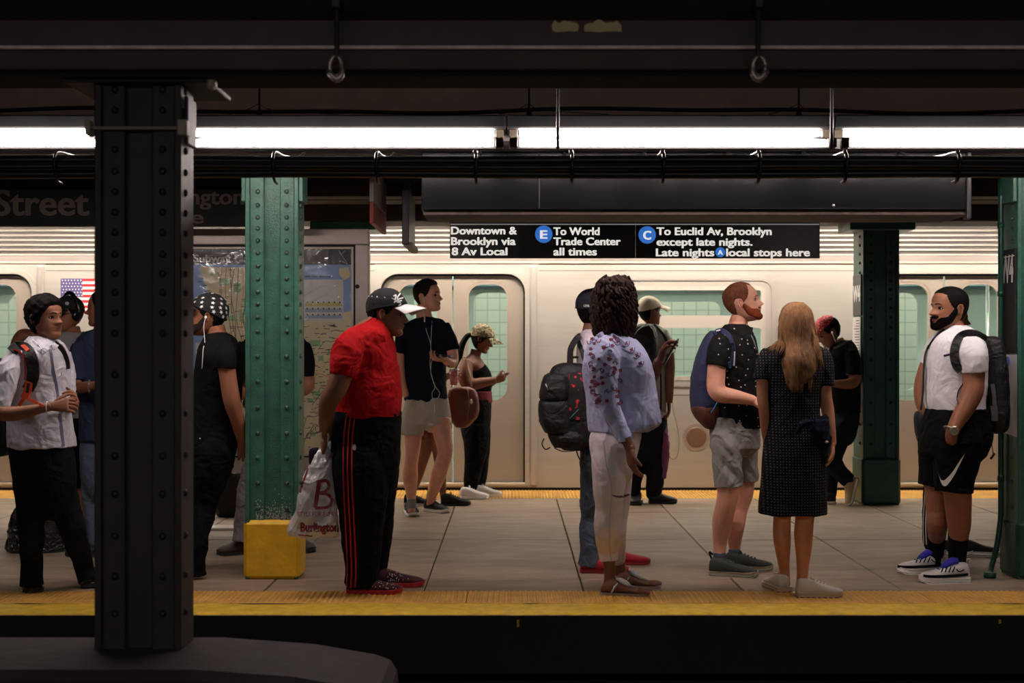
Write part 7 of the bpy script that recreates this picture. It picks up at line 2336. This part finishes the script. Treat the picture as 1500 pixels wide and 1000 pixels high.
# swoosh on the shorts, side print
top_ = [(1374, 690), (1377, 700), (1381, 703.5), (1386, 701), (1396, 690), (1405, 676), (1413.5, 664)]
bot_ = [(1374, 690), (1377, 702), (1381, 710.5), (1387, 710.5), (1397, 697), (1406, 680), (1413.5, 664)]
A_, B_ = crom(top_, 5), crom(bot_, 5)
V = []
for a_, b_ in zip(A_, B_):
    for k in range(4):
        x = a_[0] + (b_[0] - a_[0]) * k / 3; y = a_[1] + (b_[1] - a_[1]) * k / 3
        h_, dr_ = hit(bs, x, y, 7.5); V.append(tuple(h_ - dr_ * .003))
mk('side_mark', (V, [(i * 4 + k, i * 4 + k + 1, (i + 1) * 4 + k + 1, (i + 1) * 4 + k) for i in range(len(A_) - 1) for k in range(3)]), M_white, f.root)
c = f.p(1394, 630, -.24)
wdir = (f.p(1395, 632, -.24) - f.p(1402, 618, -.23)).normalized()
s1 = wdir.cross(Vector((0, 1, 0))).normalized(); s2 = wdir.cross(s1)
mk('watch_strap', tube([c + s1 * .040 * math.cos(a) + s2 * .040 * math.sin(a) for a in [2 * PI * k / 18 for k in range(19)]], .0055, 8, 2, flat=1.6), mat('watch_silver', (186, 176, 156), .3, metal=.8), f.root, smooth=True)
wf = c + Vector((0, -.047, 0))
w_ = mk('watch_face', tube([wf + Vector((0, .006, 0)), wf, wf - Vector((0, .003, 0))], [.026, .026, .022], 20, 1, ref=(1, 0, 0)), MATS['watch_silver'], f.root, smooth=False)
mk('dial', tube([wf - Vector((0, .003, 0)), wf - Vector((0, .0045, 0))], [.019, .019], 18, 1, ref=(1, 0, 0)), mat('dial_dark', (120, 112, 92), .4), w_)
M_up = mat('white_black_shoe', (206, 200, 198), .6, bump=(90, .3)); M_blue2 = mat('blue_laces', (44, 44, 176), .7)
for (h, t_) in (((1419, 852), (1351, 853)), ((1384, 838), (1312, 839))):
    a = ground(*h); b = ground(*t_); b = a + (b - a).normalized() * .285
    o = f.shoe(a, b, M_up, M_solew, .09, .105, .03, laces=M_blue2, name='sneaker')
    x = (b - a).normalized(); s = x.cross(Vector((0, 0, 1)))
    L = .285
    sb = bvh_of(([tuple(Vector(v.co) + f.root.location) for v in o.data.vertices], [tuple(p.vertices) for p in o.data.polygons]))
    px0, px1 = h[0], t_[0]
    yb = h[1]
    sg = -1
    W_ = abs(px1 - px0)
    q = lambda u, v: (px0 + (px1 - px0) * u, yb - v)
    mk('midsole_band', stroke(sb, [q(.02, 11), q(.3, 9), q(.6, 8), q(.85, 8), q(.97, 9)], .016, .004, 7.6, .001), C_black, o)
    for u in (.30, .38, .46, .54):
        mk('side_stripe', stroke(sb, [q(u, 22), q(u + .05, 14)], .007, .002, 7.6, .001, 4), C_black, o)
    mk('side_mark', stroke(sb, [q(.10, 18), q(.2, 15), q(.27, 19)], .006, .003, 7.6, .002, 4), C_black, o)
    mk('tongue', tube([a + x * .07 + Vector((0, 0, .12)), a + x * .10 + Vector((0, 0, .118)), a + x * .15 + Vector((0, 0, .085))], [.03, .032, .024], 12, 3, flat=.6), M_blue2, o, smooth=True)
    mk('heel_loop', tube([a + Vector((0, 0, .10)), a - x * .008 + Vector((0, 0, .13)), a + x * .012 + Vector((0, 0, .125))], .004, 6, 3), M_up, o, smooth=True)
t, g = pack('backpack', 'black backpack with a grey bottle pocket worn by the man in the white tee', [(492, 1438, 1456, .08), (500, 1434, 1464, .13), (530, 1434, 1469, .155), (570, 1436, 1472, .16), (610, 1438, 1472, .16), (628, 1440, 1470, .14), (634, 1446, 1464, .10)], 7.8, M_nylon)
surf_strap(t, bv, [(1441, 496), (1430, 490), (1417, 489), (1406, 494), (1400, 506), (1398, 520), (1401, 534), (1408, 543)], .050, M_nylon, 7.6, .014)
surf_strap(t, bv, [(1384, 482), (1374, 490), (1366, 500), (1360, 510)], .018, M_nylon, 7.7, .008)
mk('far_strap', tube([at(1360, 506, 7.80), at(1355, 520, 7.78), at(1353, 545, 7.76), at(1352, 575, 7.76), at(1349, 600, 7.74)], .012, 8, 4, flat=.4), M_nylon, t, smooth=True)
surf_strap(t, bv, [(1396, 518), (1389, 519.5), (1383, 521)], .012, mat('dark_purple_webbing', (44, 30, 66), .7), 7.55, .004, 'chest_buckle')
surf_strap(t, bv, [(1411, 562), (1404, 572), (1402, 584), (1404, 592)], .006, M_nylon, 7.55, .003, 'adjuster')
surf_strap(t, bvh_of(g), [(1454, 562), (1456, 578), (1457, 594)], .022, mat('grey_mesh', (92, 92, 94), .6), 7.6, .01, 'bottle_top')
surf_strap(t, bvh_of(g), [(1456, 594), (1457, 606), (1457, 616)], .040, MATS['grey_mesh'], 7.6, .01, 'bottle_pocket')
mk('cord', tube([at(1453, 632, 7.72), at(1453, 650, 7.72), at(1455, 665, 7.72)], .0025, 6, 3), M_nylon, t, smooth=True)
mk('toggle', tube([at(1457, 664, 7.72), at(1451, 672, 7.72)], [.006, .007], 8, 1), M_nylon, t, smooth=True)
t, g = pack('tote_bag', 'flat black tote hanging at the far side of the man in the white tee', [(601, 1346, 1352, .02), (606, 1340, 1356, .05), (630, 1341, 1360, .06), (650, 1346, 1362, .05)], 7.96, M_nylon, cat='bag', fold=None)

# ---------------------------------------------------------------- 16 striped track pants
f = Fig(8.86, Vector((at(1392, 0, 8.86).x, 8.86, 0)), 'person in black track pants with white side stripes standing behind the man in white tee', vox=.0085)
f.head(1396, 468, .215, 0)
f.limb('body', [(1394, 510, 0, 14), (1395, 498, 0, 11), (1396, 484, 0, 11)])
f.trunk('top', [(494, 1384, 1408, .07), (500, 1374, 1418, .12), (520, 1368, 1422, .17), (560, 1370, 1422, .16), (610, 1370, 1420, .16), (630, 1370, 1420, .16)])
for s_ in (-1, 1):
    f.limb('top', [(1392, 508, .14 * s_, 12), (1392, 550, .17 * s_, 12), (1396, 600, .15 * s_, 9)])
    f.limb('body', [(1396, 590, .15 * s_, 7), (1398, 625, .12 * s_, 6)], round_ends=True)
f.trunk('trousers', [(620, 1368, 1420, .15), (650, 1366, 1420, .16), (670, 1368, 1418, .15)])
f.limb('trousers', [(1378, 668, -.08, 20), (1370, 710, -.08, 17), (1365, 750, -.06, 14.5), (1366, 790, -.02, 14), (1368, 800, 0, 14)])
f.limb('trousers', [(1404, 668, .08, 18), (1404, 730, .08, 15), (1404, 780, .03, 13), (1404, 797, .02, 13)])
f.build({'body': S_mid, 'top': (C_black, .004, 12), 'trousers': (C_black2, .005, 13)}, vox=.0085)
f.hair(H_black, 'short', .03)
bs = f.bvh('trousers')
for off in (-3.5, 0, 3.5):
    mk('side_stripe', stroke(bs, [(1362 + off, 690), (1359 + off, 715), (1357 + off, 745), (1356 + off, 770), (1357 + off, 797)], .007, .002, 8.7, .001, 6), M_white, f.root)
a = ground(1402, 812); f.shoe(a, a + Vector((.13, -.02, 0)) * 2, M_sneakblack, M_solew, .08, .1, .026)
a = ground(1364, 812); f.shoe(a, a + Vector((.26, -.02, 0)), M_sneakblack, M_solew, .08, .1, .026)
